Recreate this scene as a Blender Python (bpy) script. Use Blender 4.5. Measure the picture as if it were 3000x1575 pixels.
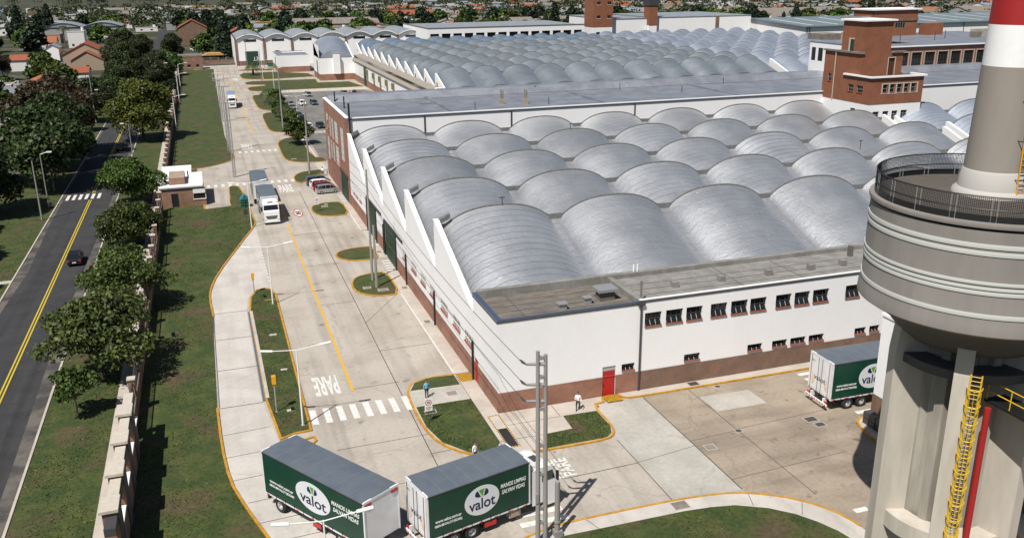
import bpy, bmesh, math, random
import numpy as np
from mathutils import Vector, Matrix
R=math.radians
for o in list(bpy.data.objects): bpy.data.objects.remove(o)
SC=bpy.context.scene; COL=SC.collection
# ---------------------------------------------------------------- camera
H=36.0
_f,_yaw,_p,_r=2633.2,0.324355,0.315006,0.0098854
fw=Vector((math.sin(_yaw)*math.cos(_p),math.cos(_yaw)*math.cos(_p),-math.sin(_p)))
rt=Vector((math.cos(_yaw),-math.sin(_yaw),0)); dn=fw.cross(rt)
rt2=rt*math.cos(_r)+dn*math.sin(_r); dn2=-rt*math.sin(_r)+dn*math.cos(_r)
cd=bpy.data.cameras.new('camera'); cam=bpy.data.objects.new('camera',cd); COL.objects.link(cam)
cd.sensor_width=36; cd.lens=_f/3000*36; cd.clip_start=0.5; cd.clip_end=9000
m=Matrix((rt2,-dn2,-fw)).transposed().to_4x4(); m.translation=(0,0,H); cam.matrix_world=m
SC.camera=cam
# ---------------------------------------------------------------- light
ELEV,AZ=R(57),math.atan2(-.72,-.69)      # the sun stands south-west of the yard (x east, y up the road)
w=bpy.data.worlds.new('World'); SC.world=w; w.use_nodes=True
nt=w.node_tree; bg=nt.nodes['Background']; sky=nt.nodes.new('ShaderNodeTexSky')
sky.sky_type='NISHITA'; sky.sun_disc=False; sky.sun_elevation=ELEV; sky.sun_rotation=AZ
sky.air_density=1.0; sky.dust_density=0.6; sky.ozone_density=1.0
nt.links.new(sky.outputs[0],bg.inputs[0]); bg.inputs[1].default_value=0.05
sl=bpy.data.lights.new('sun','SUN'); sl.energy=5.0; sl.angle=R(0.5); sl.color=(1,.955,.88)
so=bpy.data.objects.new('sun',sl); COL.objects.link(so)
sd=Vector((math.sin(AZ)*math.cos(ELEV),math.cos(AZ)*math.cos(ELEV),math.sin(ELEV)))
so.rotation_euler=sd.to_track_quat('Z','Y').to_euler(); so.location=(-60,-60,120)
SC.view_settings.view_transform='Standard'; SC.view_settings.look='None'
SC.view_settings.gamma=1; SC.view_settings.exposure=0.26
SC.cycles.max_bounces=5; SC.cycles.transparent_max_bounces=6
SC.cycles.caustics_reflective=False; SC.cycles.caustics_refractive=False
# ---------------------------------------------------------------- helpers
def tag(o,label=None,cat=None,group=None,kind=None):
    if label: o['label']=label
    if cat: o['category']=cat
    if group: o['group']=group
    if kind: o['kind']=kind
    return o
def thing(name,label,cat,loc=(0,0,0),rz=0,group=None):
    o=bpy.data.objects.new(name,None); COL.objects.link(o); o.location=loc; o.rotation_euler=(0,0,rz)
    o.empty_display_size=.3
    return tag(o,label,cat,group)
def wloc(o):
    v=Vector((0,0,0))
    while o: v+=Vector(o.location); o=o.parent
    return v
class MB:
    def __init__(s): s.v=[];s.f=[];s.m=[]
    def poly(s,pts,mi=0):
        b=len(s.v); s.v+=[tuple(p) for p in pts]; s.f.append(tuple(range(b,b+len(pts)))); s.m.append(mi); return s
    def box(s,x0,y0,z0,x1,y1,z1,mi=0,skip=''):
        b=len(s.v); s.v+=[(x,y,z) for z in (z0,z1) for y in (y0,y1) for x in (x0,x1)]
        for k,q in dict(b=(0,2,3,1),t=(4,5,7,6),s=(0,1,5,4),n=(2,6,7,3),w=(0,4,6,2),e=(1,3,7,5)).items():
            if k not in skip: s.f.append(tuple(b+i for i in q)); s.m.append(mi)
        return s
    def cbox(s,c,d,mi=0,rot=None):
        b=len(s.v); M=rot or Matrix.Identity(3)
        for z in (-.5,.5):
            for y in (-.5,.5):
                for x in (-.5,.5): s.v.append(tuple(Vector(c)+M@Vector((x*d[0],y*d[1],z*d[2]))))
        for q in ((0,2,3,1),(4,5,7,6),(0,1,5,4),(2,6,7,3),(0,4,6,2),(1,3,7,5)): s.f.append(tuple(b+i for i in q)); s.m.append(mi)
        return s
    def prism(s,pts,z0,z1,mi=0,mt=None):
        n=len(pts); b=len(s.v); s.v+=[(p[0],p[1],z0) for p in pts]+[(p[0],p[1],z1) for p in pts]
        s.f.append(tuple(b+n+i for i in range(n))); s.m.append(mi if mt is None else mt)
        for i in range(n): j=(i+1)%n; s.f.append((b+i,b+j,b+n+j,b+n+i)); s.m.append(mi)
        return s
    def extr(s,pts,vec,mi=0):
        n=len(pts); b=len(s.v); V=Vector(vec)
        s.v+=[tuple(p) for p in pts]+[tuple(Vector(p)+V) for p in pts]
        s.f+=[tuple(b+i for i in range(n)),tuple(b+n+i for i in range(n))]; s.m+=[mi,mi]
        for i in range(n): j=(i+1)%n; s.f.append((b+i,b+j,b+n+j,b+n+i)); s.m.append(mi)
        return s
    def tube(s,pts,r,n=8,mi=0,cap=True):
        pts=[Vector(p) for p in pts]; rs=r if isinstance(r,(list,tuple)) else [r]*len(pts); rings=[]
        for i,p in enumerate(pts):
            d=(pts[min(i+1,len(pts)-1)]-pts[max(i-1,0)]).normalized()
            a=d.cross(Vector((0,0,1)) if abs(d.z)<.9 else Vector((1,0,0))).normalized(); c=d.cross(a)
            b=len(s.v); rings.append(b)
            for k in range(n):
                t=2*math.pi*k/n; s.v.append(tuple(p+(a*math.cos(t)+c*math.sin(t))*rs[i]))
        for q in range(len(pts)-1):
            for k in range(n):
                j=(k+1)%n; s.f.append((rings[q]+k,rings[q]+j,rings[q+1]+j,rings[q+1]+k)); s.m.append(mi)
        if cap:
            s.f+= [tuple(rings[0]+k for k in range(n)),tuple(rings[-1]+k for k in range(n))]; s.m+=[mi,mi]
        return s
    def lathe(s,prof,n=48,c=(0,0),a0=0,a1=2*math.pi,mi=0):
        full=abs(a1-a0-2*math.pi)<1e-6; k=n if full else n+1; b=len(s.v)
        for r,z in prof:
            for i in range(k):
                t=a0+(a1-a0)*i/n; s.v.append((c[0]+r*math.cos(t),c[1]+r*math.sin(t),z))
        for q in range(len(prof)-1):
            for i in range(n):
                j=(i+1)%k; s.f.append((b+q*k+i,b+q*k+j,b+(q+1)*k+j,b+(q+1)*k+i)); s.m.append(mi)
        return s
    def wall(s,P0,U,L,z0,z1,ops,depth=.25,mi=0):
        U=Vector((U[0],U[1],0)); N=Vector((U.y,-U.x,0)); P0=Vector((P0[0],P0[1],0))
        us=sorted({0,L,*[o[0] for o in ops],*[o[1] for o in ops]}); zs=sorted({z0,z1,*[o[2] for o in ops],*[o[3] for o in ops]})
        pt=lambda u,z,d=0: tuple(P0+U*u+Vector((0,0,z))-N*d)
        for i in range(len(us)-1):
            for j in range(len(zs)-1):
                u=(us[i]+us[i+1])/2; z=(zs[j]+zs[j+1])/2
                if any(o[0]<u<o[1] and o[2]<z<o[3] for o in ops): continue
                s.poly([pt(us[i],zs[j]),pt(us[i+1],zs[j]),pt(us[i+1],zs[j+1]),pt(us[i],zs[j+1])],mi)
        for a,b,c,d in [o[:4] for o in ops]:
            for q in (((a,c),(b,c)),((b,c),(b,d)),((b,d),(a,d)),((a,d),(a,c))):
                s.poly([pt(*q[0]),pt(*q[1]),pt(*q[1],depth),pt(*q[0],depth)],mi)
        return s
def obj(name,mb,mats,parent=None,smooth=False):
    off=wloc(parent) if parent else Vector((0,0,0))
    me=bpy.data.meshes.new(name)
    me.from_pydata([tuple(Vector(v)-off) for v in mb.v] if parent else mb.v,[],mb.f)
    if not isinstance(mats,(list,tuple)): mats=[mats]
    for q in mats: me.materials.append(q)
    if len(mats)>1: me.polygons.foreach_set('material_index',mb.m)
    if smooth:
        me.polygons.foreach_set('use_smooth',[True]*len(me.polygons))
    me.update()
    if smooth and smooth!='all':
        try: me.set_sharp_from_angle(angle=R(40))
        except Exception: pass
    o=bpy.data.objects.new(name,me); COL.objects.link(o)
    if parent: o.parent=parent
    return o
def struct(name,mb,mats,**k): return tag(obj(name,mb,mats,**k),kind='structure')
def kids(o): return [c for c in list(bpy.data.objects) if c.parent==o]
KID={}
def dup(o,loc,rz=0,scale=None,label=None,group=None,swap=None):
    if o.name not in KID:
        KID[o.name]=[(c,kids(c)) for c in kids(o)]
    n=o.copy(); COL.objects.link(n); n.location=loc; n.rotation_euler=(0,0,rz)
    if scale: n.scale=scale if isinstance(scale,(tuple,list)) else (scale,)*3
    if label: n['label']=label
    if group: n['group']=group
    def cp(c,par):
        d=c.copy(); COL.objects.link(d); d.parent=par
        if swap and d.type=='MESH':
            for ms in d.material_slots:
                q=ms.material
                if q and q.name in swap: ms.link='OBJECT'; ms.material=swap[q.name]
        return d
    if o.type=='MESH' and swap:
        for ms in n.material_slots:
            q=ms.material
            if q and q.name in swap: ms.link='OBJECT'; ms.material=swap[q.name]
    for c,gs in KID[o.name]:
        d=cp(c,n)
        for g in gs: cp(g,d)
    return n
def text(name,s,size,mat,parent=None,loc=(0,0,0),rot=None,ext=.004,width=None,height=None,shear=0,bold=0,align='CENTER'):
    cu=bpy.data.curves.new('t','FONT'); cu.body=s; cu.size=size; cu.extrude=ext; cu.align_x=align; cu.shear=shear; cu.offset=bold
    to=bpy.data.objects.new('t',cu); COL.objects.link(to)
    dg=bpy.context.evaluated_depsgraph_get(); me=bpy.data.meshes.new_from_object(to.evaluated_get(dg))
    bpy.data.objects.remove(to)
    n=len(me.vertices); a=np.empty(n*3); me.vertices.foreach_get('co',a); a=a.reshape(-1,3)
    if width or height:
        mn=a.min(0); mx=a.max(0); 
        if width: a[:,0]=(a[:,0]-(mn[0]+mx[0])/2)*width/(mx[0]-mn[0])
        if height: a[:,1]=(a[:,1]-mn[1])*height/(mx[1]-mn[1])
    M=np.array(rot if rot is not None else Matrix.Identity(3)); a=a@M.T+np.array(loc)
    if parent: a-=np.array(wloc(parent))
    me.vertices.foreach_set('co',a.ravel()); me.materials.clear(); me.materials.append(mat); me.update()
    me.name=name; o=bpy.data.objects.new(name,me); COL.objects.link(o)
    if parent: o.parent=parent
    return o
def evalmesh(o):
    dg=bpy.context.evaluated_depsgraph_get(); me=bpy.data.meshes.new_from_object(o.evaluated_get(dg))
    return me
# ---------------------------------------------------------------- materials
def mat(name,col,rough=.7,metal=0,col2=None,scale=1.0,lo=.35,hi=.65,bump=0,bscale=None,detail=5,spec=.5,stretch=None,col3=None,scale3=.1,lo3=.5,hi3=.7,coord='w',dirt=0):
    m=bpy.data.materials.new(name); m.use_nodes=True; n=m.node_tree.nodes; l=m.node_tree.links
    b=n['Principled BSDF']; b.inputs['Base Color'].default_value=(*col,1); b.inputs['Roughness'].default_value=rough
    b.inputs['Metallic'].default_value=metal; b.inputs['Specular IOR Level'].default_value=spec
    if coord=='w': src=n.new('ShaderNodeNewGeometry').outputs['Position']
    else: src=n.new('ShaderNodeTexCoord').outputs['Object']
    if stretch:
        mp=n.new('ShaderNodeMapping'); mp.inputs['Scale'].default_value=stretch; l.new(src,mp.inputs[0]); src=mp.outputs[0]
    def noise(sc,d=detail):
        t=n.new('ShaderNodeTexNoise'); t.inputs['Scale'].default_value=sc; t.inputs['Detail'].default_value=d; l.new(src,t.inputs['Vector']); return t.outputs[0]
    def mix(fac,a,c,lo,hi):
        r=n.new('ShaderNodeMapRange'); r.inputs[1].default_value=lo; r.inputs[2].default_value=hi; r.interpolation_type='SMOOTHSTEP'; l.new(fac,r.inputs[0])
        x=n.new('ShaderNodeMix'); x.data_type='RGBA'; l.new(r.outputs[0],x.inputs[0])
        if isinstance(a,tuple): x.inputs[6].default_value=(*a,1)
        else: l.new(a,x.inputs[6])
        x.inputs[7].default_value=(*c,1); return x.outputs[2]
    cur=col
    if col2: cur=mix(noise(scale),cur,col2,lo,hi)
    if col3: cur=mix(noise(scale3,6),cur,col3,lo3,hi3)
    if dirt:
        x=n.new('ShaderNodeMix'); x.data_type='RGBA'; x.blend_type='MULTIPLY'; x.inputs[0].default_value=1
        r=n.new('ShaderNodeMapRange'); r.inputs[1].default_value=.3; r.inputs[2].default_value=.7; r.inputs[3].default_value=1-dirt; r.inputs[4].default_value=1
        l.new(noise(3.1,8),r.inputs[0]); cc=n.new('ShaderNodeCombineColor')
        for i in range(3): l.new(r.outputs[0],cc.inputs[i])
        if isinstance(cur,tuple): x.inputs[6].default_value=(*cur,1)
        else: l.new(cur,x.inputs[6])
        l.new(cc.outputs[0],x.inputs[7]); cur=x.outputs[2]
    if not isinstance(cur,tuple): l.new(cur,b.inputs['Base Color'])
    if bump:
        bp=n.new('ShaderNodeBump'); bp.inputs['Strength'].default_value=bump; bp.inputs['Distance'].default_value=.05
        l.new(noise(bscale or scale*4),bp.inputs['Height']); l.new(bp.outputs[0],b.inputs['Normal'])
    m.diffuse_color=(*col,1); return m
def brickmat(name,c1,c2,mortar,sc=1.0,stain=(.12,.05,.03)):
    m=mat(name,c1,.85); n=m.node_tree.nodes; l=m.node_tree.links; b=n['Principled BSDF']
    g=n.new('ShaderNodeNewGeometry'); s=n.new('ShaderNodeSeparateXYZ'); l.new(g.outputs['Position'],s.inputs[0])
    a=n.new('ShaderNodeMath'); a.operation='ADD'; l.new(s.outputs[0],a.inputs[0]); l.new(s.outputs[1],a.inputs[1])
    c=n.new('ShaderNodeCombineXYZ'); l.new(a.outputs[0],c.inputs[0]); l.new(s.outputs[2],c.inputs[1])
    t=n.new('ShaderNodeTexBrick'); l.new(c.outputs[0],t.inputs['Vector']); t.inputs['Scale'].default_value=sc
    t.inputs['Color1'].default_value=(*c1,1); t.inputs['Color2'].default_value=(*c2,1); t.inputs['Mortar'].default_value=(*mortar,1)
    t.inputs['Mortar Size'].default_value=.012; t.inputs['Brick Width'].default_value=.26; t.inputs['Row Height'].default_value=.085
    x=n.new('ShaderNodeMix'); x.data_type='RGBA'; no=n.new('ShaderNodeTexNoise'); no.inputs['Scale'].default_value=.5; no.inputs['Detail'].default_value=9
    no.inputs['Roughness'].default_value=.7
    l.new(g.outputs['Position'],no.inputs['Vector']); r=n.new('ShaderNodeMapRange'); r.inputs[1].default_value=.42; r.inputs[2].default_value=.75; r.inputs[4].default_value=.75
    l.new(no.outputs[0],r.inputs[0]); l.new(r.outputs[0],x.inputs[0]); l.new(t.outputs[0],x.inputs[6]); x.inputs[7].default_value=(*stain,1)
    l.new(x.outputs[2],b.inputs['Base Color']); return m
def leafmat(name,dark,light,third=None,trans=.0):
    m=bpy.data.materials.new(name); m.use_nodes=True; n=m.node_tree.nodes; l=m.node_tree.links; b=n['Principled BSDF']
    b.inputs['Roughness'].default_value=.55; b.inputs['Specular IOR Level'].default_value=.35
    g=n.new('ShaderNodeNewGeometry'); cr=n.new('ShaderNodeValToRGB'); l.new(g.outputs['Random Per Island'],cr.inputs[0])
    e=cr.color_ramp.elements; e[0].color=(*dark,1); e[1].color=(*light,1); e[1].position=.85
    if third: q=e.new(1.0); q.color=(*third,1)
    oi=n.new('ShaderNodeObjectInfo'); hs=n.new('ShaderNodeHueSaturation'); l.new(cr.outputs[0],hs.inputs['Color'])
    r=n.new('ShaderNodeMapRange'); r.inputs[3].default_value=.7; r.inputs[4].default_value=1.25; l.new(oi.outputs['Random'],r.inputs[0]); l.new(r.outputs[0],hs.inputs['Value'])
    r2=n.new('ShaderNodeMapRange'); r2.inputs[3].default_value=.475; r2.inputs[4].default_value=.515; l.new(oi.outputs['Random'],r2.inputs[0]); l.new(r2.outputs[0],hs.inputs['Hue'])
    l.new(hs.outputs[0],b.inputs['Base Color'])
    tr=n.new('ShaderNodeBsdfTranslucent'); l.new(hs.outputs[0],tr.inputs[0]); ms=n.new('ShaderNodeMixShader'); ms.inputs[0].default_value=.18
    l.new(b.outputs[0],ms.inputs[1]); l.new(tr.outputs[0],ms.inputs[2]); l.new(ms.outputs[0],n['Material Output'].inputs[0])
    return m
def roofmat(name,base,tint2,rough=.42,metal=.75,lines=1.0):
    m=mat(name,base,rough,metal); n=m.node_tree.nodes; l=m.node_tree.links; b=n['Principled BSDF']
    tc=n.new('ShaderNodeTexCoord'); oi=n.new('ShaderNodeObjectInfo')
    ad=n.new('ShaderNodeVectorMath'); ad.operation='MULTIPLY_ADD'; ad.inputs[1].default_value=(1,1,1)
    sc=n.new('ShaderNodeVectorMath'); sc.operation='SCALE'; sc.inputs[0].default_value=(37,53,11); l.new(oi.outputs['Random'],sc.inputs['Scale'])
    l.new(tc.outputs['Object'],ad.inputs[0]); l.new(sc.outputs[0],ad.inputs[2])
    def noise(s,d,v,ro=.55):
        t=n.new('ShaderNodeTexNoise'); t.inputs['Scale'].default_value=s; t.inputs['Detail'].default_value=d; t.inputs['Roughness'].default_value=ro; l.new(v,t.inputs['Vector']); return t.outputs[0]
    mp=n.new('ShaderNodeMapping'); mp.inputs['Scale'].default_value=(.3,2.6,.5); l.new(ad.outputs[0],mp.inputs[0])
    streak=noise(1.6,7,mp.outputs[0],.65); blot=noise(.22,4,ad.outputs[0])
    wv=n.new('ShaderNodeTexWave'); wv.bands_direction='Y'; wv.inputs['Scale'].default_value=.32; wv.inputs['Distortion'].default_value=1.1; wv.inputs['Detail Scale'].default_value=.6; l.new(tc.outputs['Object'],wv.inputs['Vector'])
    r=n.new('ShaderNodeMapRange'); r.inputs[1].default_value=.93; r.inputs[2].default_value=1; r.inputs[4].default_value=.9*lines; l.new(wv.outputs[1],r.inputs[0])
    x=n.new('ShaderNodeMix'); x.data_type='RGBA'; rr=n.new('ShaderNodeMapRange'); rr.inputs[1].default_value=.35; rr.inputs[2].default_value=.68; l.new(streak,rr.inputs[0]); l.new(rr.outputs[0],x.inputs[0])
    x.inputs[6].default_value=(*base,1); x.inputs[7].default_value=(*tint2,1)
    y=n.new('ShaderNodeMix'); y.data_type='RGBA'; l.new(r.outputs[0],y.inputs[0]); l.new(x.outputs[2],y.inputs[6]); y.inputs[7].default_value=(base[0]*.45,base[1]*.45,base[2]*.48,1)
    # seam lines are strong on some vaults and nearly absent on others; fine pale scuffs
    pw=n.new('ShaderNodeMath'); pw.operation='POWER'; pw.inputs[1].default_value=1.6; l.new(oi.outputs['Random'],pw.inputs[0])
    ml=n.new('ShaderNodeMath'); ml.operation='MULTIPLY'; l.new(r.outputs[0],ml.inputs[0]); l.new(pw.outputs[0],ml.inputs[1]); l.new(ml.outputs[0],y.inputs[0])
    m3=n.new('ShaderNodeMapping'); m3.inputs['Scale'].default_value=(.8,3.2,1); m3.inputs['Rotation'].default_value=(0,0,.5); l.new(ad.outputs[0],m3.inputs[0])
    sf=n.new('ShaderNodeMapRange'); sf.inputs[1].default_value=.635; sf.inputs[2].default_value=.70; l.new(noise(1.5,6,m3.outputs[0],.62),sf.inputs[0])
    z_=n.new('ShaderNodeMix'); z_.data_type='RGBA'; l.new(sf.outputs[0],z_.inputs[0]); l.new(y.outputs[2],z_.inputs[6]); z_.inputs[7].default_value=(.86,.86,.86,1)
    d_=n.new('ShaderNodeMapRange'); d_.inputs[1].default_value=.60; d_.inputs[2].default_value=.78; d_.inputs[4].default_value=.5; l.new(noise(.55,8,ad.outputs[0],.7),d_.inputs[0])
    z2=n.new('ShaderNodeMix'); z2.data_type='RGBA'; l.new(d_.outputs[0],z2.inputs[0]); l.new(z_.outputs[2],z2.inputs[6]); z2.inputs[7].default_value=(base[0]*.5,base[1]*.48,base[2]*.46,1); y=z2
    hs=n.new('ShaderNodeHueSaturation'); l.new(y.outputs[2],hs.inputs['Color']); q=n.new('ShaderNodeMapRange'); q.inputs[3].default_value=.84; q.inputs[4].default_value=1.1; l.new(oi.outputs['Random'],q.inputs[0]); l.new(q.outputs[0],hs.inputs['Value'])
    l.new(hs.outputs[0],b.inputs['Base Color'])
    q2=n.new('ShaderNodeMapRange'); q2.inputs[1].default_value=.3; q2.inputs[2].default_value=.7; q2.inputs[3].default_value=rough-.05; q2.inputs[4].default_value=rough+.07; l.new(blot,q2.inputs[0]); l.new(q2.outputs[0],b.inputs['Roughness'])
    bp=n.new('ShaderNodeBump'); bp.inputs['Strength'].default_value=.7; bp.inputs['Distance'].default_value=.07; l.new(noise(2.2,8,ad.outputs[0],.7),bp.inputs['Height']); l.new(bp.outputs[0],b.inputs['Normal'])
    return m
M={}
M['concrete']=mat('yard concrete',(.415,.375,.328),.85,col2=(.345,.306,.26),scale=.16,lo=.4,hi=.65,col3=(.20,.17,.138),scale3=.7,lo3=.6,hi3=.8,bump=.15,bscale=6,dirt=.14)
M['brownyard']=mat('brown stained concrete',(.33,.275,.213),.85,col2=(.265,.218,.168),scale=.22,lo=.4,hi=.62,col3=(.15,.118,.09),scale3=.9,lo3=.6,hi3=.75,bump=.15,bscale=6,dirt=.18)
M['pale']=mat('pale concrete',(.51,.475,.44),.85,col2=(.44,.41,.375),scale=.3,bump=.1,bscale=6,dirt=.1)
M['greyslab']=mat('grey slab concrete',(.43,.405,.365),.85,col2=(.365,.345,.31),scale=.35,bump=.1,bscale=6,dirt=.14)
M['pave']=mat('pavement concrete',(.48,.43,.38),.85,col2=(.41,.365,.32),scale=.4,bump=.1,bscale=6,dirt=.12)
M['asphalt']=mat('asphalt',(.030,.030,.034),.9,col2=(.042,.041,.043),scale=.35,col3=(.10,.092,.08),scale3=.5,lo3=.68,hi3=.9,bump=.2,bscale=9,dirt=.2)
M['asphaltedge']=mat('dusty asphalt edge',(.13,.115,.10),.9,col2=(.05,.047,.045),scale=.5,bump=.2,bscale=9,dirt=.2)
M['lot']=mat('parking asphalt',(.175,.165,.15),.9,col2=(.13,.122,.115),scale=.2,col3=(.24,.22,.2),scale3=.35,lo3=.55,hi3=.8)
M['grass']=mat('lawn grass',(.036,.060,.009),.9,col2=(.068,.084,.016),scale=.6,lo=.38,hi=.66,col3=(.095,.066,.033),scale3=.22,lo3=.48,hi3=.72,bump=.6,bscale=7,detail=9,dirt=.45)
M['ground']=mat('ground',(.035,.042,.014),.95,col2=(.11,.10,.08),scale=.05,lo=.5,hi=.62,col3=(.03,.04,.012),scale3=.3,dirt=.4)
M['kerby']=mat('yellow kerb paint',(.52,.27,.025),.6,col2=(.42,.21,.025),scale=1.2,dirt=.25)
M['kerbw']=mat('white kerb paint',(.62,.60,.56),.6,dirt=.2)
M['yline']=mat('yellow road paint',(.62,.34,.015),.6,col2=(.50,.29,.04),scale=2.5,lo=.5,hi=.8)
M['yline2']=mat('street yellow paint',(.55,.42,.03),.6,dirt=.15)
M['wline']=mat('white road paint',(.66,.65,.62),.6,col2=(.52,.50,.47),scale=2.2,lo=.48,hi=.8,dirt=.15)
M['joint']=mat('joint filler',(.07,.062,.055),.9)
M['redp']=mat('red road paint',(.45,.04,.04),.6)
M['white']=mat('white wall paint',(.82,.815,.82),.75,col2=(.80,.79,.79),scale=.35,lo=.4,hi=.7,dirt=.03,stretch=(1,1,.35))
M['white2']=mat('clean white coating',(.82,.82,.82),.6,dirt=.04)
M['cream']=mat('cream stone',(.50,.45,.38),.85,dirt=.15)
M['brick']=brickmat('red brick',(.34,.135,.082),(.27,.105,.065),(.30,.22,.17))
M['bricko']=brickmat('brown brick',(.22,.105,.062),(.15,.078,.05),(.24,.19,.15),stain=(.09,.055,.04))
M['brickt']=brickmat('tower brick',(.255,.09,.042),(.22,.077,.037),(.26,.11,.06),sc=1.0,stain=(.14,.055,.03))
M['brickw']=brickmat('rustic wall brick',(.28,.125,.07),(.18,.075,.045),(.33,.26,.2))
M['roof']=roofmat('aluminium roof',(.53,.545,.57),(.60,.61,.625),rough=.48,metal=.82)
M['roofg']=roofmat('aluminium roof weathered',(.43,.48,.515),(.52,.56,.585),rough=.45,metal=.82)
M['roofb']=roofmat('aluminium roof bluish',(.46,.51,.59),(.54,.58,.65),rough=.46)
M['flatal']=mat('flat aluminium membrane',(.34,.36,.40),.5,.5,col2=(.26,.275,.32),scale=.3,col3=(.5,.5,.52),scale3=1.5,lo3=.62,hi3=.8,bump=.2,bscale=1.4,dirt=.15)
M['flatgrey']=mat('grey roof felt',(.26,.25,.235),.8,col2=(.20,.19,.175),scale=.7,dirt=.2)
M['felt']=mat('brown roof felt',(.19,.168,.146),.85,col2=(.135,.118,.102),scale=.6,dirt=.25,stretch=(1,3,1))
M['trim']=mat('dark roof trim',(.25,.255,.25),.6,.4,dirt=.35)
M['black']=mat('black painted metal',(.012,.012,.013),.5)
M['dark']=mat('dark grey metal',(.05,.05,.055),.5)
M['glass']=mat('window glass',(.012,.014,.015),.08,spec=.7)
M['glassb']=mat('bluish glazing',(.10,.13,.16),.1,spec=.7)
M['frame']=mat('window frame grey',(.35,.35,.34),.6)
M['framew']=mat('window frame white',(.75,.73,.70),.6)
M['sill']=mat('red sill tile',(.29,.085,.05),.7,dirt=.2)
M['green']=mat('dark green gate paint',(.016,.05,.028),.5,dirt=.35,stretch=(1,1,.15))
M['red']=mat('red door paint',(.42,.012,.014),.45)
M['reds']=mat('red band paint',(.32,.012,.012),.6,dirt=.05)
M['tank']=mat('tank grey render',(.225,.208,.192),.8,col2=(.20,.185,.17),scale=.6,dirt=.07,stretch=(1,1,.2))
M['stack']=mat('stack taupe paint',(.27,.242,.213),.8,col2=(.255,.227,.198),scale=.5,dirt=.05,stretch=(1,1,.2))
M['tankl']=mat('pale band paint',(.50,.51,.48),.6)
M['tankc']=mat('cream column render',(.52,.48,.42),.85,col2=(.45,.41,.35),scale=.7,dirt=.1,stretch=(1,1,.2))
M['lightgrey']=mat('light grey skirt',(.40,.385,.36),.8)
M['yellow']=mat('yellow steel paint',(.62,.40,.02),.45)
M['yellowd']=mat('orange yellow paint',(.75,.32,.01),.45)
M['steel']=mat('galvanised steel',(.45,.45,.45),.45,.6)
M['lampw']=mat('lamp white paint',(.78,.77,.75),.5)
M['polec']=mat('concrete pole',(.28,.265,.25),.85,dirt=.2,stretch=(1,1,.1))
M['curtain']=mat('green truck curtain',(.0035,.040,.024),.45,col2=(.004,.046,.028),scale=.8,coord='o',bump=.15,bscale=.7)
M['troof']=mat('silver truck roof',(.17,.205,.245),.48,.55,col2=(.205,.235,.27),scale=.8,coord='o')
M['tseam']=mat('roof seam',(.26,.28,.30),.5,.4)
M['troofb']=mat('blue tarp roof',(.16,.25,.40),.6)
M['tblue']=mat('dark blue curtain',(.02,.04,.12),.5)
M['tgrey']=mat('grey curtain',(.17,.20,.18),.5)
M['twhite']=mat('white truck panel',(.72,.72,.72),.4,col2=(.64,.64,.66),scale=.7,coord='o')
M['tyre']=mat('tyre rubber',(.018,.018,.018),.85)
M['rim']=mat('wheel rim',(.55,.55,.56),.35,.7)
M['chassis']=mat('chassis black',(.02,.02,.021),.7)
M['lred']=mat('red lamp lens',(.5,.02,.015),.3)
M['lorange']=mat('orange lamp lens',(.7,.2,.02),.3)
M['lens']=mat('headlight lens',(.6,.62,.65),.1,.3)
M['navy']=mat('navy print',(.012,.015,.06),.5)
M['leafp']=mat('green print',(.10,.33,.03),.5)
M['oval']=mat('pale oval print',(.66,.68,.71),.5)
M['wtext']=mat('white lettering',(.78,.80,.78),.5)
M['flesh']=mat('hand print',(.62,.42,.31),.5,col2=(.70,.55,.45),scale=2,coord='o')
M['skin']=mat('skin',(.36,.21,.14),.6)
M['hair']=mat('dark hair',(.02,.014,.01),.6)
M['shirtw']=mat('white shirt',(.75,.75,.76),.8)
M['shirtb']=mat('light blue shirt',(.17,.40,.62),.8)
M['trous']=mat('dark trousers',(.015,.016,.02),.8)
M['shoe']=mat('black shoe',(.01,.01,.01),.5)
M['bark']=mat('bark',(.085,.06,.042),.9,col2=(.13,.10,.075),scale=3,coord='o')
M['barkp']=mat('pale bark',(.25,.21,.17),.9,coord='o')
M['terra']=mat('terracotta tiles',(.33,.09,.04),.8,col2=(.24,.07,.035),scale=1.5,dirt=.2)
M['terra2']=mat('orange terracotta tiles',(.36,.125,.06),.8,col2=(.27,.09,.045),scale=1.5,dirt=.2)
M['tan']=mat('tan render',(.38,.30,.22),.85,dirt=.2)
M['fibre']=mat('fibre cement roof',(.24,.21,.18),.85,col2=(.17,.15,.13),scale=.8,dirt=.2)
M['tin']=mat('tin roof',(.42,.45,.49),.45,.4,col2=(.32,.34,.36),scale=.5,dirt=.15)
M['whouse']=mat('white house render',(.74,.72,.70),.8,dirt=.12)
M['grhouse']=mat('grey house render',(.36,.35,.34),.85,dirt=.2)
M['yhouse']=mat('ochre house render',(.50,.30,.09),.85,dirt=.2)
M['bluew']=mat('pale blue render',(.35,.50,.65),.8)
M['whroof']=mat('blue grey sheet roof',(.19,.245,.275),.5,.35,col2=(.23,.285,.31),scale=.3,dirt=.1)
M['beige']=mat('beige corrugated roof',(.30,.265,.22),.75,dirt=.15,stretch=(.3,4,1))
M['teal']=mat('teal plastic',(.02,.20,.24),.5)
M['bingreen']=mat('green plastic',(.01,.13,.075),.5)
M['carsilver']=mat('silver car paint',(.42,.43,.45),.3,.6)
M['carwhite']=mat('white car paint',(.75,.75,.75),.3)
M['carred']=mat('dark red car paint',(.20,.010,.015),.3)
M['carblack']=mat('black car paint',(.010,.010,.012),.25)
M['carblue']=mat('blue grey car paint',(.10,.14,.19),.3,.4)
M['cargreen']=mat('dark green car paint',(.012,.035,.03),.3)
M['carglass']=mat('car glass',(.010,.012,.014),.05,spec=.8)
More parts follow.
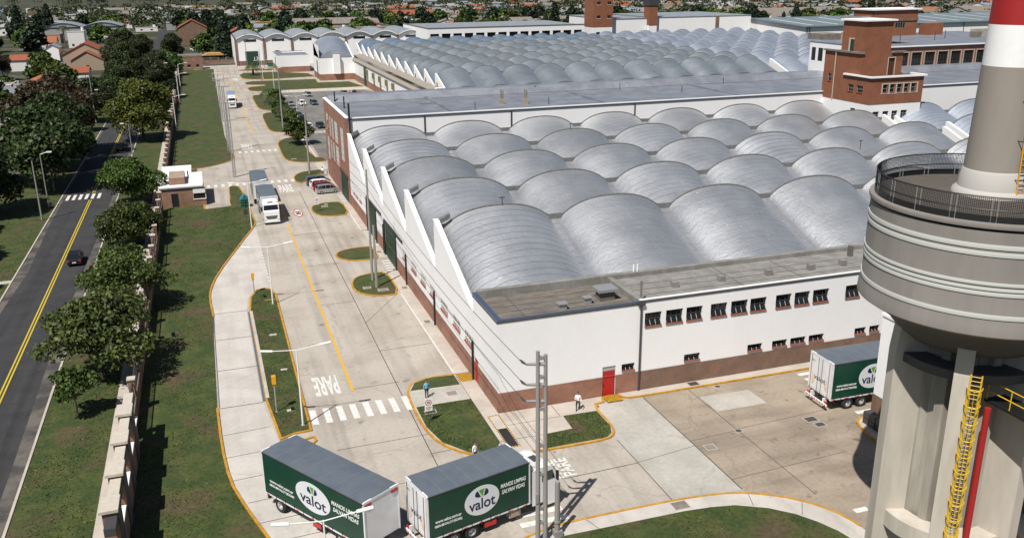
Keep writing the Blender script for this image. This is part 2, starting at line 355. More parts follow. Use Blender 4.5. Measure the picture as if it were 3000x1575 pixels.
M['leaf1']=leafmat('dense green leaves',(.014,.030,.005),(.066,.112,.015),(.12,.165,.032))
M['leaf2']=leafmat('yellow green leaves',(.032,.052,.008),(.115,.150,.018),(.18,.20,.035))
M['leaf3']=leafmat('reddish brown leaves',(.022,.018,.008),(.060,.045,.018),(.10,.055,.03))
M['leaf4']=leafmat('dark conifer needles',(.006,.014,.006),(.018,.036,.014),(.03,.05,.02))
M['leaf5']=leafmat('palm fronds',(.018,.03,.008),(.06,.085,.025),(.28,.2,.08))
M['leaf6']=leafmat('olive street tree leaves',(.026,.046,.010),(.085,.125,.024),(.17,.19,.06))
M['leaf7']=leafmat('dull dark leaves',(.010,.019,.005),(.040,.062,.013),(.085,.095,.038))
M['pink']=leafmat('pink blossom',(.10,.02,.03),(.35,.05,.10),(.4,.1,.15))
def wear(m,amount=.25,stretch=(1.1,.035,1),crack=.5,csc=.11):
    n=m.node_tree.nodes; l=m.node_tree.links; b=n['Principled BSDF']; src=b.inputs['Base Color'].links[0].from_socket
    g=n.new('ShaderNodeNewGeometry'); mp=n.new('ShaderNodeMapping'); mp.inputs['Scale'].default_value=stretch; l.new(g.outputs['Position'],mp.inputs[0])
    t=n.new('ShaderNodeTexNoise'); t.inputs['Scale'].default_value=1; t.inputs['Detail'].default_value=6; l.new(mp.outputs[0],t.inputs['Vector'])
    r=n.new('ShaderNodeMapRange'); r.inputs[1].default_value=.48; r.inputs[2].default_value=.68; r.inputs[3].default_value=1; r.inputs[4].default_value=1-amount; l.new(t.outputs[0],r.inputs[0])
    ns=n.new('ShaderNodeTexNoise'); ns.inputs['Scale'].default_value=.6; ns.inputs['Detail'].default_value=6; l.new(g.outputs['Position'],ns.inputs['Vector'])
    va=n.new('ShaderNodeVectorMath'); va.operation='MULTIPLY_ADD'; va.inputs[1].default_value=(2.6,2.6,0); l.new(ns.outputs[1],va.inputs[0]); l.new(g.outputs['Position'],va.inputs[2])
    v=n.new('ShaderNodeTexVoronoi'); v.feature='DISTANCE_TO_EDGE'; v.inputs['Scale'].default_value=csc; l.new(va.outputs[0],v.inputs['Vector'])
    q=n.new('ShaderNodeMapRange'); q.inputs[1].default_value=0; q.inputs[2].default_value=.006; q.inputs[3].default_value=1-crack; q.inputs[4].default_value=1; l.new(v.outputs['Distance'],q.inputs[0])
    sp=n.new('ShaderNodeTexNoise'); sp.inputs['Scale'].default_value=1.7; sp.inputs['Detail'].default_value=3; l.new(g.outputs['Position'],sp.inputs['Vector'])
    o_=n.new('ShaderNodeMapRange'); o_.inputs[1].default_value=.70; o_.inputs[2].default_value=.78; o_.inputs[3].default_value=1; o_.inputs[4].default_value=.55; l.new(sp.outputs[0],o_.inputs[0])
    a=n.new('ShaderNodeMath'); a.operation='MULTIPLY'; l.new(r.outputs[0],a.inputs[0]); l.new(q.outputs[0],a.inputs[1]); a2=n.new('ShaderNodeMath'); a2.operation='MULTIPLY'; l.new(a.outputs[0],a2.inputs[0]); l.new(o_.outputs[0],a2.inputs[1])
    x=n.new('ShaderNodeMix'); x.data_type='RGBA'; x.blend_type='MULTIPLY'; x.inputs[0].default_value=1; cc=n.new('ShaderNodeCombineColor')
    for i in range(3): l.new(a2.outputs[0],cc.inputs[i])
    l.new(src,x.inputs[6]); l.new(cc.outputs[0],x.inputs[7]); l.new(x.outputs[2],b.inputs['Base Color'])
wear(M['concrete'],.20,(.9,.035,1),.22,.08); wear(M['brownyard'],.26,(.05,.35,1),.25,.09); wear(M['greyslab'],.12,(.5,.1,1),.15,.07); wear(M['asphalt'],.3,(.8,.02,1),.5,.13); wear(M['pale'],.12,(.8,.05,1),.12,.06)
# ---------------------------------------------------------------- ground, roads, kerbs, markings
def strip(mb,pts,w,z0,z1,closed=False,mi=0):
    P=[Vector((p[0],p[1])) for p in pts]; n=len(P); L=[];Rr=[]
    for i in range(n):
        a=P[i-1] if (i>0 or closed) else P[i]; c=P[(i+1)%n] if (i<n-1 or closed) else P[i]
        d1=(P[i]-a).normalized() if (P[i]-a).length>1e-6 else (c-P[i]).normalized()
        d2=(c-P[i]).normalized() if (c-P[i]).length>1e-6 else d1
        n1=Vector((-d1.y,d1.x)); n2=Vector((-d2.y,d2.x)); k=(n1+n2); k=k/max(.5,k.length_squared/2)
        L.append(P[i]+k*w/2); Rr.append(P[i]-k*w/2)
    b=len(mb.v)
    for q in range(n): mb.v+=[(L[q].x,L[q].y,z0),(L[q].x,L[q].y,z1),(Rr[q].x,Rr[q].y,z1),(Rr[q].x,Rr[q].y,z0)]
    for i in range(n if closed else n-1):
        a=b+4*i; c=b+4*((i+1)%n)
        for k in range(3): mb.f.append((a+k,a+k+1,c+k+1,c+k)); mb.m.append(mi)
    if not closed:
        mb.f+=[(b,b+1,b+2,b+3),tuple(b+4*(n-1)+k for k in range(4))]; mb.m+=[mi,mi]
    return mb
def smooth_pts(pts,closed=False,it=2):
    for _ in range(it):
        q=[]; n=len(pts)
        rng=range(n) if closed else range(n-1)
        if not closed: q.append(pts[0])
        for i in rng:
            a,b=pts[i],pts[(i+1)%n]
            q+=[(a[0]*.75+b[0]*.25,a[1]*.75+b[1]*.25),(a[0]*.25+b[0]*.75,a[1]*.25+b[1]*.75)]
        if not closed: q.append(pts[-1])
        pts=q
    return pts
def sheet(name,pts,z,mt): return struct(name,MB().poly([(p[0],p[1],z) for p in pts]),mt)
def rect(x0,y0,x1,y1): return [(x0,y0),(x1,y0),(x1,y1),(x0,y1)]
sheet('ground',rect(-3500,-300,3500,6000),0,M['ground'])
sheet('street',rect(-25.4,-40,-16.3,900),.012,M['asphalt'])
eb=MB(); eb.poly([(x,y,.016) for x,y in [(-16.9,-40),(-16.3,-40),(-16.3,330),(-16.8,330),(-17.2,140),(-17.6,100),(-17.3,70)]])
eb.poly([(x,y,.016) for x,y in [(-25.4,-40),(-25.0,-40),(-24.7,110),(-24.2,125),(-24.9,150),(-25.1,330),(-25.4,330)]])
struct('street_edge_dust',eb,M['asphaltedge'])
kb=MB(); strip(kb,[(-16.2,-40),(-16.2,330)],.2,0,.1); strip(kb,[(-25.5,-40),(-25.5,330)],.2,0,.1); struct('street_kerb',kb,M['pave'])
sheet('verge',rect(-16.1,-40,-10.45,420),.02,M['grass']); sheet('far_verge',rect(-36,-40,-25.6,420),.02,M['grass'])
vb=MB()
for y in (96,121,112.5): vb.poly([(x,q,.028) for x,q in rect(-36,y,-25.6,y+1.3)])
struct('driveway_strips',vb,M['pave'])
sheet('footpath',rect(-10.45,-40,-8.9,420),.03,M['pave'])
sheet('yard',[(-2.6,20),(62,20),(62,67),(21.5,67),(21.5,173),(60,173),(60,420),(-3,420),(-3,150),(-2.6,100)],.016,M['concrete'])
lawn=[(-8.9,-40),(9,-40),(6.2,38),(3.2,46.5),(.83,54.87),(.18,57.1),(-.5,59.6),(-1.33,63.15),(-1.75,69),(-1.91,76.1),(-1.85,92),(-1.74,99.87),(-2.02,106),(-1.9,109.5),(-.92,115.6),(2.3,128),(5.2,138.8),(5.3,140.5),(5.0,152),(4.3,166.6),(3.7,168.3),(2.7,168.2),(2.3,166.5),(2.22,153),(-1.94,152.2),(-1.94,156),(-8.9,156)]
sheet('lawn',lawn,.045,M['grass'])
sheet('far_lawn',[(-8.6,187.3),(-4.2,187.2),(-1.5,188),(1.5,190.5),(3.8,193.6),(4.7,196.5),(4.3,205),(3.5,226),(3.9,290),(4.73,405),(-8.6,402)],.045,M['grass'])
lane=[(1.0,54.9),(.35,57.1),(-.35,59.6),(-1.2,63.15),(-1.6,69),(-1.76,76.1),(-1.7,92),(-1.6,99.87),(-1.86,106),(-1.75,109.5),(-.8,115.6),(2.4,128),(5.1,138.2),(5.15,110),(5.15,108),(3.4,108),(2.3,104.8),(1.9,100.2),(1.95,76.3),(2.7,68.3),(4.6,62),(6,56),(9,50),(12,44),(12,30),(6.6,30),(3.4,46.5)]
sheet('weighbridge_lane',lane,.024,M['pale'])
sheet('side_yard',[(34.26,20),(62,20),(62,66),(34.26,66)],.022,M['brownyard'])
sheet('grey_slab',[(28.75,49.5),(34.26,49.3),(34.26,65.7),(29.5,65.7),(29.4,60),(28.75,59.3)],.026,M['greyslab'])
sheet('pale_patch',[(39.06,60.8),(44.05,60.75),(43.94,63.63),(39.06,63.8)],.030,M['greyslab'])
sheet('parking_lot',[(22.8,308),(51,307),(53,300),(49.5,285),(49.5,225.8),(21.5,225.8),(21.5,262)],.024,M['lot'])
sheet('side_lane',[(21.5,186.5),(30,186.5),(30,222),(22,222)],.024,M['lot'])
lt=MB()
for x in (21.3,21.9): strip(lt,[(x-1,190.6),(x-1,222)],.15,.02,.09)
struct('edge_strip',lt,M['wline'])
# expansion joints
jb=MB()
def jl(*p,w=.055): strip(jb,p,w,.01,.036)
jl((14.0,50),(14.0,70),(14.05,100),(14.0,120),(14.1,160),w=.07)
for y,x0,x1 in ((58.5,7.5,14),(65.2,7,14.5),(62.1,14,16),(76,10,14.4),(84,14,19.4),(99.5,10,14),(115,9.9,14.5),(131,10,14)): jl((x0,y),(x1,y+.15),w=.04)
jl((19,100),(13.9,92),w=.03)
jl((28.75,49.7),(28.8,59.2)); jl((34.26,49.4),(34.26,65.4),w=.09); jl((38.9,47),(38.85,65.4)); jl((22.5,55.1),(28.78,55.35)); jl((28.78,55.4),(34.2,56.2),w=.035)
jl((34.3,57),(39,57.3),w=.035); jl((39,57.5),(48.2,58),w=.035); jl((34.3,50.8),(45,51.4),w=.035)
for y in (100.75,92.53,84.4,76.05): jl((-1.72,y),(2.0,y),w=.09)
for y,x0,x1 in ((70.8,-1.6,2.3),(66.9,-1.5,3),(63.2,-1.1,3.8),(59.7,-.2,4.6),(56.8,.4,5.7),(54.2,1.4,7),(49.5,2.8,9)): jl((x0,y),(x1,y+.35),w=.05)
struct('pavement_joints',jb,M['joint'])
gb=MB(); gb.poly([(x,y,.04) for x,y in rect(2.0,76.2,2.22,100.2)]); gb.poly([(x,y,.04) for x,y in rect(-1.76,76.2,-1.68,100.2)]); struct('weighbridge_gap',gb,M['glassb'])
# yellow kerbs
ky=MB()
lk=[p for p in lawn[2:] if True]
strip(ky,smooth_pts(lawn[3:10],it=1),.2,.0,.15); strip(ky,smooth_pts(lawn[11:24],it=1)+[(2.25,160),(2.2,153.2)],.2,.0,.15)
strip(ky,[(-2.05,152.2),(-2.05,155.2)],.2,0,.15)
strip(ky,smooth_pts([(-4.2,187.2),(-1.5,188),(1.5,190.5),(3.8,193.6),(4.7,196.5),(4.3,205),(3.9,212)],it=2),.2,0,.15)
isl=[(2.25,100.2),(2.6,104.8),(3.4,107.4),(4.4,107.8),(5.1,107.1),(5.47,104.9),(5.48,103),(5.42,85),(5.40,69.2),(4.14,69.1),(2.9,68.5),(2.32,76.2)]
gr=[]
def island(pts,grass=None,kerb=True,closed=True,top='grass',sm=1):
    p=smooth_pts(pts,True,sm) if sm else pts
    struct('island_bed',MB().prism(p,0,.11),M[top])
    if kerb: strip(ky,p,.2,.0,.15,closed=closed)
    if grass:
        for g in grass: struct('grass_bed',MB().prism(g,.10,.135),M['grass'])
island(isl,sm=0)
struct('kerb_strip',strip(MB(),[(2.45,76.6),(2.42,88),(2.36,100)],.3,.1,.17),M['pave'])
strip(ky,[(4.1,103.2),(5.3,103.2)],.18,.1,.17)
strip(ky,[(4.3,67.6),(5.5,68.0),(5.6,67.3),(5.0,66.5)],.18,0,.14,closed=True)
# south-west corner pavement with its lawns
sw=[(19.65,75.8),(17.1,75.95),(15.5,75.3),(14.6,73.9),(14.38,71),(14.4,66.3),(15.0,63.3),(16.6,61.0),(18.4,60),(20.8,59.6),(25.2,59.45),(28.1,59.5),(28.95,60.1),(29.36,61.3),(29.36,65.5),(30.5,65.72)]
swp=smooth_pts(sw,it=1); struct('corner_pavement',MB().prism(swp+[(30.8,66.7),(21.1,66.7),(21.1,75.8)],0,.12),M['pave']); strip(ky,swp+[(30.75,66.5)],.2,0,.15)
for g in ([(19.5,75.65),(17.1,75.8),(15.6,75.15),(14.85,73.65),(19.5,73.45)],[(14.64,70.27),(19.61,70.27),(19.62,61.9),(18.7,60.3),(16.8,61.15),(15.25,63.4),(14.62,66.4)],[(23.4,61.9),(26.03,62.05),(26.14,64.4),(29.22,64.3),(29.2,61.4),(28.8,60.3),(28.1,59.68),(22.9,59.68)]):
    struct('grass_bed',MB().prism(g,.10,.135),M['grass'])
struct('path_pale',MB().prism([(14.6,70.5),(19.5,70.5),(19.5,73.3),(14.75,73.3)],.1,.128),M['greyslab'])
jp=MB(); 
for a in ([(19.62,61),(19.62,75.5)],[(22.4,60.0),(22.4,66.6)],[(25.9,64.5),(25.9,66.6)],[(21.1,64.4),(26,64.4)],[(19.7,62),(23.4,61.9)]): strip(jp,a,.05,.1,.126)
struct('pavement_joints',jp,M['joint'])
# wall-side pavement, with white kerb and the grass islands along the west wall
struct('wall_pavement',MB().prism([(19.65,75.9),(21.1,75.9),(21.1,109),(19.65,109)],0,.12),M['pave'])
struct('wall_pavement',MB().prism([(20.0,115.2),(21.1,115.2),(21.1,121.2),(20.0,121.2)],0,.12),M['pave'])
struct('wall_pavement',MB().prism([(20.0,130),(21.1,130),(21.1,149.2),(20.0,149.2)],0,.12),M['pave'])
struct('wall_pavement',MB().prism([(20.3,155.4),(21.1,155.4),(21.1,177),(21.3,177),(20.6,170)],0,.12),M['pave'])
kw=MB(); strip(kw,[(19.6,76),(19.62,100)],.16,0,.15); strip(kw,[(19.95,130),(19.95,140)],.16,0,.15); struct('white_kerb',kw,M['kerbw'])
island([(14.55,103.6),(14.75,106.2),(15.6,108.2),(17.5,109.05),(19.6,109),(19.62,100.2),(17.3,100.05),(15.3,101.4)],closed=True)
island([(14.5,118.2),(15.0,119.8),(16.6,120.9),(18.4,121.1),(19.9,121),(19.95,115.1),(18.2,115.0),(16.0,115.3),(14.9,116.6)])
island([(14.4,145),(14.9,147.9),(16.6,149.2),(18.3,149.4),(19.9,149),(19.9,140.1),(16.8,139.95),(15.0,141.2)])
island([(14.2,170.3),(14.7,173.6),(16.2,176.3),(18.3,177.2),(20.4,177.3),(20.3,174.3),(17.3,170),(15.3,166.3),(14.4,167.2)])
island([(14.45,204),(14.35,192),(15.2,188.3),(17.2,186.2),(19,185.7),(22.4,185.6),(22.4,190.4),(20.2,190.6),(20.2,218),(18.2,217.8),(16.3,216.2),(14.7,211.8)])
island([(14.35,258.5),(14.2,240),(14.3,231),(15.3,227.5),(17.5,226),(21.4,225.9),(21.4,262),(18.6,262.1),(15.9,262.4)])
island([(14.25,301.5),(14.3,276),(15,270),(16.5,267.6),(19,267.2),(21.4,267.2),(21.4,305.6),(18,305.8),(15.2,304.8)])
island([(14.2,326.2),(14.6,318.2),(16.5,315.8),(20,315.4),(52.6,315.4),(50.2,333),(39.2,333.8),(39.8,346.2),(17,347.6),(14.6,344.5),(14.2,342),(14.6,337.5),(17.5,335.4),(20.5,334.6),(20.5,331),(16.1,329.5)],sm=0)
island([(13.8,373.2),(14.2,359.4),(17,355.2),(24,353),(40.8,356.2),(39.7,368.2),(28,380.4),(15.8,380.5)],sm=0)
island([(13.9,393.5),(15,391),(20,389),(28,387.2),(29,399),(20.4,396)],sm=0)
struct('path_slab',MB().prism([(22,308.2),(53,307.5),(53,315.2),(22,315.2)],0,.05),M['pale'])
# facade pavement and south kerb with oval lawn
struct('facade_pavement',MB().prism([(32.4,66.7),(32.75,65.75),(33.4,65.65),(62,65.55),(62,66.75),(32.4,66.75)],0,.12),M['pave'])
strip(ky,[(32.35,66.6),(32.55,66.0),(33.0,65.72),(34,65.64),(62,65.55)],.2,0,.15)
sk=smooth_pts([(12,45.5),(14.2,47.6),(17.56,49.1),(20.1,49.62),(24,49.66),(28.6,49.64),(31.65,49.4),(33.7,48.95),(35.6,47.95),(37.1,46.8),(38.4,45.2),(39.1,43.4),(39.2,42.5)],it=2)
struct('south_pavement',MB().prism(sk+[(39.3,24),(12,24)],0,.12),M['pale']); strip(ky,sk,.2,0,.15)
struct('oval_lawn',MB().prism([(12,43),(15,46),(17.5,47.6),(19.81,48.24),(22.7,48.2),(28.8,48.14),(30.8,47.95),(32.54,47.6),(34.54,46.5),(35.9,45.25),(36.8,43.9),(37.4,42.6),(37.7,41.4),(37.8,38),(37,30),(12,30)],.10,.14),M['grass'])
jq=MB()
for a in ([(22.3,48.25),(21.9,49.5)],[(33.75,47.1),(34.3,48.7)],[(36.3,45),(37.3,46.4)]): strip(jq,a,.04,.1,.126)
struct('pavement_joints',jq,M['joint'])
struct('side_pavement',MB().prism([(48.3,20),(48.3,51),(48.55,53.6),(49.1,55.3),(50.9,55.7),(50.9,20)],0,.12),M['pave'])
strip(ky,smooth_pts([(48.2,20),(48.2,50.5),(48.5,53.8),(49.1,55.4),(51,55.78)],it=1),.2,0,.15)
struct('yellow_kerb',ky,M['kerby'])
# painted markings
def mk(name,mt): 
    return MB()
yl=MB()
for a,b in ((75.6,137.6),(141,160),(227,276),(290,362)): strip(yl,[(9.95,a),(9.95,b)],.22,.03,.038)
struct('yellow_centre_line',yl,M['yline'])
yl=MB(); 
for x in (-20.72,-20.4): strip(yl,[(x,-40),(x,166.5)],.15,.01,.022); strip(yl,[(x,172),(x,330)],.15,.01,.022)
struct('street_double_line',yl,M['yline2'])
wb=MB()
def bar(x0,y0,x1,y1,z=.038): wb.poly([(x0,y0,z),(x1,y0,z),(x1,y1,z),(x0,y1,z)])
for i in range(8): x=5.68+1.166*i; wb.poly([(x,70.15,.038),(x+.55,70.1,.038),(x+.52,72.95,.038),(x-.03,73,.038)])
for i in range(13): bar(-1.36+1.25*i,168.45,-.8+1.25*i,170.75)
for i in range(7): bar(5.7+1.25*i,201.6,6.3+1.25*i,203.8)
for i in range(7): bar(5.5+1.22*i,368.4,6.1+1.22*i,371)
for i in range(18): bar(5.08,110.4+1.45*i,5.22,111.1+1.45*i)
for y0,y1,x0,x1 in ((109.3,114.9,19.95,21.0),(121.5,129.9,20.05,21.05),(149.6,155.2,20.05,21.1),(177.6,185.1,19.8,21.4)):
    n=int((y1-y0)/1.05)
    for i in range(n): bar(x0,y0+i*1.05,x1,y0+.52+i*1.05)
for i in range(6):
    y=50.15+i*1.15
    if i<2: bar(17.4,y,20.9,y+.58)
for y in (56.3,63.4,64.5): bar(50.1,y,52.8,y+.5)
for y in (37.2,38.4,39.6,40.8,42): bar(45.3,y,47.2,y+.55)
bar(40.1,44.0,41.2,44.5)
struct('white_markings',wb,M['wline'])
wz=MB()
for i in range(6): x=-24.65+1.0*i; wz.poly([(x,167.2,.02),(x+.5,167.2,.02),(x+.5,171.3,.02),(x,171.3,.02)])
struct('street_crosswalk',wz,M['wline'])
RZ=lambda a:Matrix.Rotation(R(a),3,'Z')
def road_text(s,x,y,w_,h_,rz,z=.036):
    # x,y = middle of the baseline; height runs along the rotated y axis
    o=text('road_lettering',s,1,M['wline'],None,(x,y,z),RZ(rz),ext=.002,width=w_,height=h_,bold=.03); tag(o,kind='structure')
road_text('PARE',7.77,79.7,2.25,4.2,180); road_text('PARE',12.05,160.0,2.4,6.2,0); road_text('PARE',7.7,212.6,2.3,6.3,180); road_text('PARE',11.6,353.2,1.9,9.4,0)
road_text('PARE',23.7,56.7,2.7,1.0,90); road_text('PARE',22.6,56.6,2.7,.8,90)
def disc(x,y,rx,ry,z,mt,n=40): struct('speed_roundel',MB().poly([(x+rx*math.cos(t*2*math.pi/n),y+ry*math.sin(t*2*math.pi/n),z) for t in range(n)]),mt)
for x,y,s in ((12.22,144.2,1),(12.3,271.5,1.25)):
    disc(x,y,.68*s,2.75*s,.034,M['redp']); disc(x,y,.55*s,2.25*s,.038,M['wline'])
    tag(text('road_lettering','20',1,M['black'],None,(x,y-1.15*s,.042),None,ext=.002,width=.80*s,height=2.3*s,bold=.05),kind='structure')
# hatched mats at the doors
def hatch(x0,y0,x1,y1,z,n,name='hatched_floor',chev=True):
    struct(name,MB().poly([(x,y,z) for x,y in rect(x0,y0,x1,y1)]),M['black'])
    b=MB(); w_=x1-x0; xm=(x0+x1)/2
    d=(y1-y0)/n
    for i in range(-4,n):
        ya=y0+i*d; pts=[(x0,ya),(xm,ya+w_/2),(x1,ya),(x1,ya+d/2),(xm,ya+w_/2+d/2),(x0,ya+d/2)]
        pts=[(p[0],min(max(p[1],y0),y1)) for p in pts]
        if max(p[1] for p in pts)-min(p[1] for p in pts)>.05: b.poly([(p[0],p[1],z+.004) for p in pts])
    struct(name,b,M['yline'])
hatch(19.7,73.9,21.05,75.75,.128,6); hatch(30.8,65.4,32.3,66.75,.136,5)
hm=MB().poly([(x,y,.128) for x,y in rect(20.1,60.9,20.9,64)]); struct('rubber_mat',hm,M['black'])
hb=MB(); hk=MB()
for x in (19.98,20.93):
    hk.poly([(q,y,.129) for q,y in rect(x,60.8,x+.1,66.5)])
    for i in range(19): hb.poly([(x,60.8+i*.3,.134),(x+.1,60.85+i*.3,.134),(x+.1,61.0+i*.3,.134),(x,60.95+i*.3,.134)])
for y in (60.75,66.4): 
    hk.poly([(q,p,.131) for q,p in rect(19.98,y,21.03,y+.1)])
    for i in range(4): hb.poly([(20+i*.26,y,.136),(20.14+i*.26,y,.136),(20.18+i*.26,y+.1,.136),(20.04+i*.26,y+.1,.136)])
struct('hatched_border',hk,M['black']); struct('hatched_border',hb,M['yline'])
# inspection covers and drain lids
def cover(x,y,a,b,z,mt='fibre',rim=True):
    if rim: struct('manhole_rim',MB().poly([(p,q,z) for p,q in rect(x-a/2-.08,y-b/2-.08,x+a/2+.08,y+b/2+.08)]),M['pave'])
    struct('manhole_cover',MB().poly([(p,q,z+.004) for p,q in rect(x-a/2,y-b/2,x+a/2,y+b/2)]),M[mt])
for a in ((39.8,66.25,.95,.7,.124,'dark'),(41.7,65.15,.5,.4,.03,'dark'),(35.3,55.6,.8,.75,.03,'fibre'),(45.75,56.9,1,.75,.03,'dark'),(45.9,55.85,.8,.6,.03,'dark'),(38.9,57.2,.5,.4,.03,'dark'),(29.6,65.2,.5,.35,.03,'dark'),(28.9,48.9,1.1,.9,.126,'fibre'),(15.6,69.0,.9,.6,.138,'dark'),(18.3,71.9,.9,.8,.132,'fibre'),(16.2,103.6,.8,.7,.114,'fibre'),(17.9,102.2,1.1,.8,.114,'fibre'),(16.8,146.8,.9,.9,.114,'fibre'),(17.2,148.2,.6,.5,.114,'pale'),(16.2,190.3,.9,.8,.114,'fibre'),(18.1,126.5,.6,.6,.03,'fibre'),(20.4,90,.6,.8,.124,'fibre'),(20.5,102,.6,.8,.124,'fibre'),(20.4,118,.6,.7,.124,'fibre'),(4.2,73.5,.7,.5,.114,'pale'),(4.1,92,.8,.5,.114,'pale'),(4.4,82.5,.6,.4,.114,'pale')): cover(*a,rim=a[5]!='pale')
random.seed(4); lf=MB()
for i in range(420):
    x=random.uniform(-8,4.5); y=random.uniform(50,165)
    if random.random()<.35: x=random.uniform(-16,-10.6); y=random.uniform(48,150)
    if -1.95<x<5.6 and y<150: continue
    s=random.uniform(.02,.06); a=random.uniform(0,6.3); c,n_=math.cos(a)*s,math.sin(a)*s
    lf.poly([(x+c,y+n_,.06),(x-n_,y+c,.062),(x-c,y-n_,.085),(x+n_,y-c,.06)])
tag(obj('fallen_leaves',lf,mat('dry leaf',(.26,.23,.16),.9)),'pale fallen leaves scattered over the grass','leaves',kind='stuff')
def inpoly(x,y,P):
    c=False; j=len(P)-1
    for i in range(len(P)):
        if (P[i][1]>y)!=(P[j][1]>y) and x<(P[j][0]-P[i][0])*(y-P[i][1])/(P[j][1]-P[i][1])+P[i][0]: c=not c
        j=i
    return c
gt_=MB(); random.seed(9)
tuft_areas=[(lawn,.045,26000,(-8.3,5.2,52,152)),([(2.5,76.5),(2.4,100),(2.7,104.5),(3.5,107.2),(5.2,106.5),(5.3,69.3),(4.2,69.3),(3,68.7)],.11,4200,(2.2,5.4,68.6,107.4)),([(14.7,70.2),(19.5,70.2),(19.5,62),(18.7,60.4),(16.9,61.2),(15.3,63.4),(14.7,66.4)],.135,3200,(14.6,19.6,60.3,70.3)),([(23.5,61.8),(26.0,61.95),(26.2,64.3),(29.1,64.2),(29.1,61.4),(28.2,59.8),(23,59.8)],.135,2000,(22.9,29.2,59.7,64.3)),([(17.5,47.6),(22.7,48.1),(30.8,47.9),(34.5,46.4),(37.3,42.6),(37.7,38),(30,36),(17,40)],.14,7000,(17,37.8,36,48.2)),([(-16,-10),(-16,150),(-10.5,150),(-10.5,-10)],.02,15000,(-16,-10.5,52,150)),([(-36,110),(-36,170),(-25.7,170),(-25.7,110)],.02,5000,(-36,-25.7,112,170))]
for P_a,z,n_,bb_ in tuft_areas:
    for _ in range(n_):
        x=random.uniform(bb_[0],bb_[1]); y=random.uniform(bb_[2],bb_[3])
        if not inpoly(x,y,P_a): continue
        if (math.sin(x*.9+1.3*math.sin(y*.31))+math.sin(y*.55+.8*math.sin(x*.7)))<random.uniform(-1.6,.9): continue
        a=random.uniform(0,6.28); w_=random.uniform(.03,.08); h_=random.uniform(.04,.13); lx,ly=random.uniform(-.08,.08),random.uniform(-.08,.08)
        gt_.poly([(x-w_*math.cos(a),y-w_*math.sin(a),z),(x+w_*math.cos(a),y+w_*math.sin(a),z),(x+lx,y+ly,z+h_)])
tag(obj('grass_tufts',gt_,leafmat('grass blade',(.030,.055,.008),(.070,.105,.018),(.12,.12,.04))),'tufts of grass standing in the lawns','grass',kind='stuff')
# ---------------------------------------------------------------- big buildings
def windows(parent,P0,U,ops,depth=.22,gm='glass',fm='frame',sm='sill',nx=3,nz=2,awn=False,sill=True,frame=True,bar_=.04):
    U=Vector((U[0],U[1],0)); N=Vector((U.y,-U.x,0)); P0=Vector((P0[0],P0[1],0)); Zv=Vector((0,0,1))
    rot=Matrix((U,-N,Zv)).transposed()
    for (a,b,c,d) in [o[:4] for o in ops]:
        cx=(a+b)/2; ce=P0+U*cx+Zv*((c+d)/2)
        g=MB().cbox(ce-N*(depth-.0),(b-a,.03,d-c),0,rot); w_=obj('window',g,M[gm],parent)
        if frame:
            f=MB()
            for i in range(nx+1): f.cbox(P0+U*(a+(b-a)*i/nx)+Zv*((c+d)/2)-N*(depth-.06),(bar_,.06,d-c),0,rot)
            for j in range(nz+1): f.cbox(ce+Zv*((d-c)*(j/nz-.5))-N*(depth-.07),(b-a,.06,bar_),0,rot)
            obj('frame',f,M[fm],w_)
        if sill: obj('sill',MB().cbox(P0+U*cx+Zv*(c+.03)-N*(depth*.5-.06),(b-a,depth+.1,.09),0,rot),M[sm],w_)
        if awn:
            rr=rot@Matrix.Rotation(R(-28),3,'X'); f=MB()
            f.cbox(P0+U*cx+Zv*(c+(d-c)*.26)+N*.03-N*depth*.5,(b-a-.06,.02,(d-c)*.34),0,rr); q=obj('awning_pane',f,M['glass'],w_)
            f=MB()
            for i in range(nx+1): f.cbox(P0+U*(a+.04+(b-a-.08)*i/nx)+Zv*(c+(d-c)*.265)+N*.045-N*depth*.5,(.05,.03,(d-c)*.35),0,rr)
            obj('awning_bar',f,M['frame'],w_)
def vault_mesh(W,Ly,z0,z1,rise,drop,gut=.3,nx=22,ny=8,fill=.6,trim=.10,tw=.22,low=0):
    me=MB(); 
    def zz(x,y):
        zg=z0+(z1-z0)*y/Ly; u=(x-gut)/(W-2*gut)
        if u<=0 or u>=1: return zg
        return zg+rise*(1-abs(2*u-1)**2.35)**.78
    xs=[0]+[W/2-(W/2-gut)*math.cos(math.pi*i/nx) for i in range(nx+1)]+[W]
    for j in range(ny+1):
        for x in xs: me.v.append((x,Ly*j/ny,zz(x,Ly*j/ny)))
    k=len(xs)
    for j in range(ny):
        for i in range(k-1): me.f.append((j*k+i,j*k+i+1,(j+1)*k+i+1,(j+1)*k+i)); me.m.append(0)
    b=len(me.v)
    for x in xs: me.v+=[(x,0,zz(x,0)),(x,0,z0-1.2)]
    for i in range(k-1): me.f.append((b+2*i,b+2*i+1,b+2*i+3,b+2*i+2)); me.m.append(low)
    # dark rounded rim along the high end, and the upright glazed end under it
    b=len(me.v)
    for x in xs:
        zq=zz(x,Ly); z=max(zq,z1+fill); me.v+=[(x,Ly-tw,zq-.10),(x,Ly-tw,z+trim*.8),(x,Ly-.06,z+trim),(x,Ly+.06,z+trim*.6),(x,Ly+.06,z-.35),(x,Ly+.03,drop)]
    for i in range(k-1):
        for q in range(5): me.f.append((b+i*6+q,b+i*6+q+1,b+(i+1)*6+q+1,b+(i+1)*6+q)); me.m.append(1 if q<4 else 2)
    return me
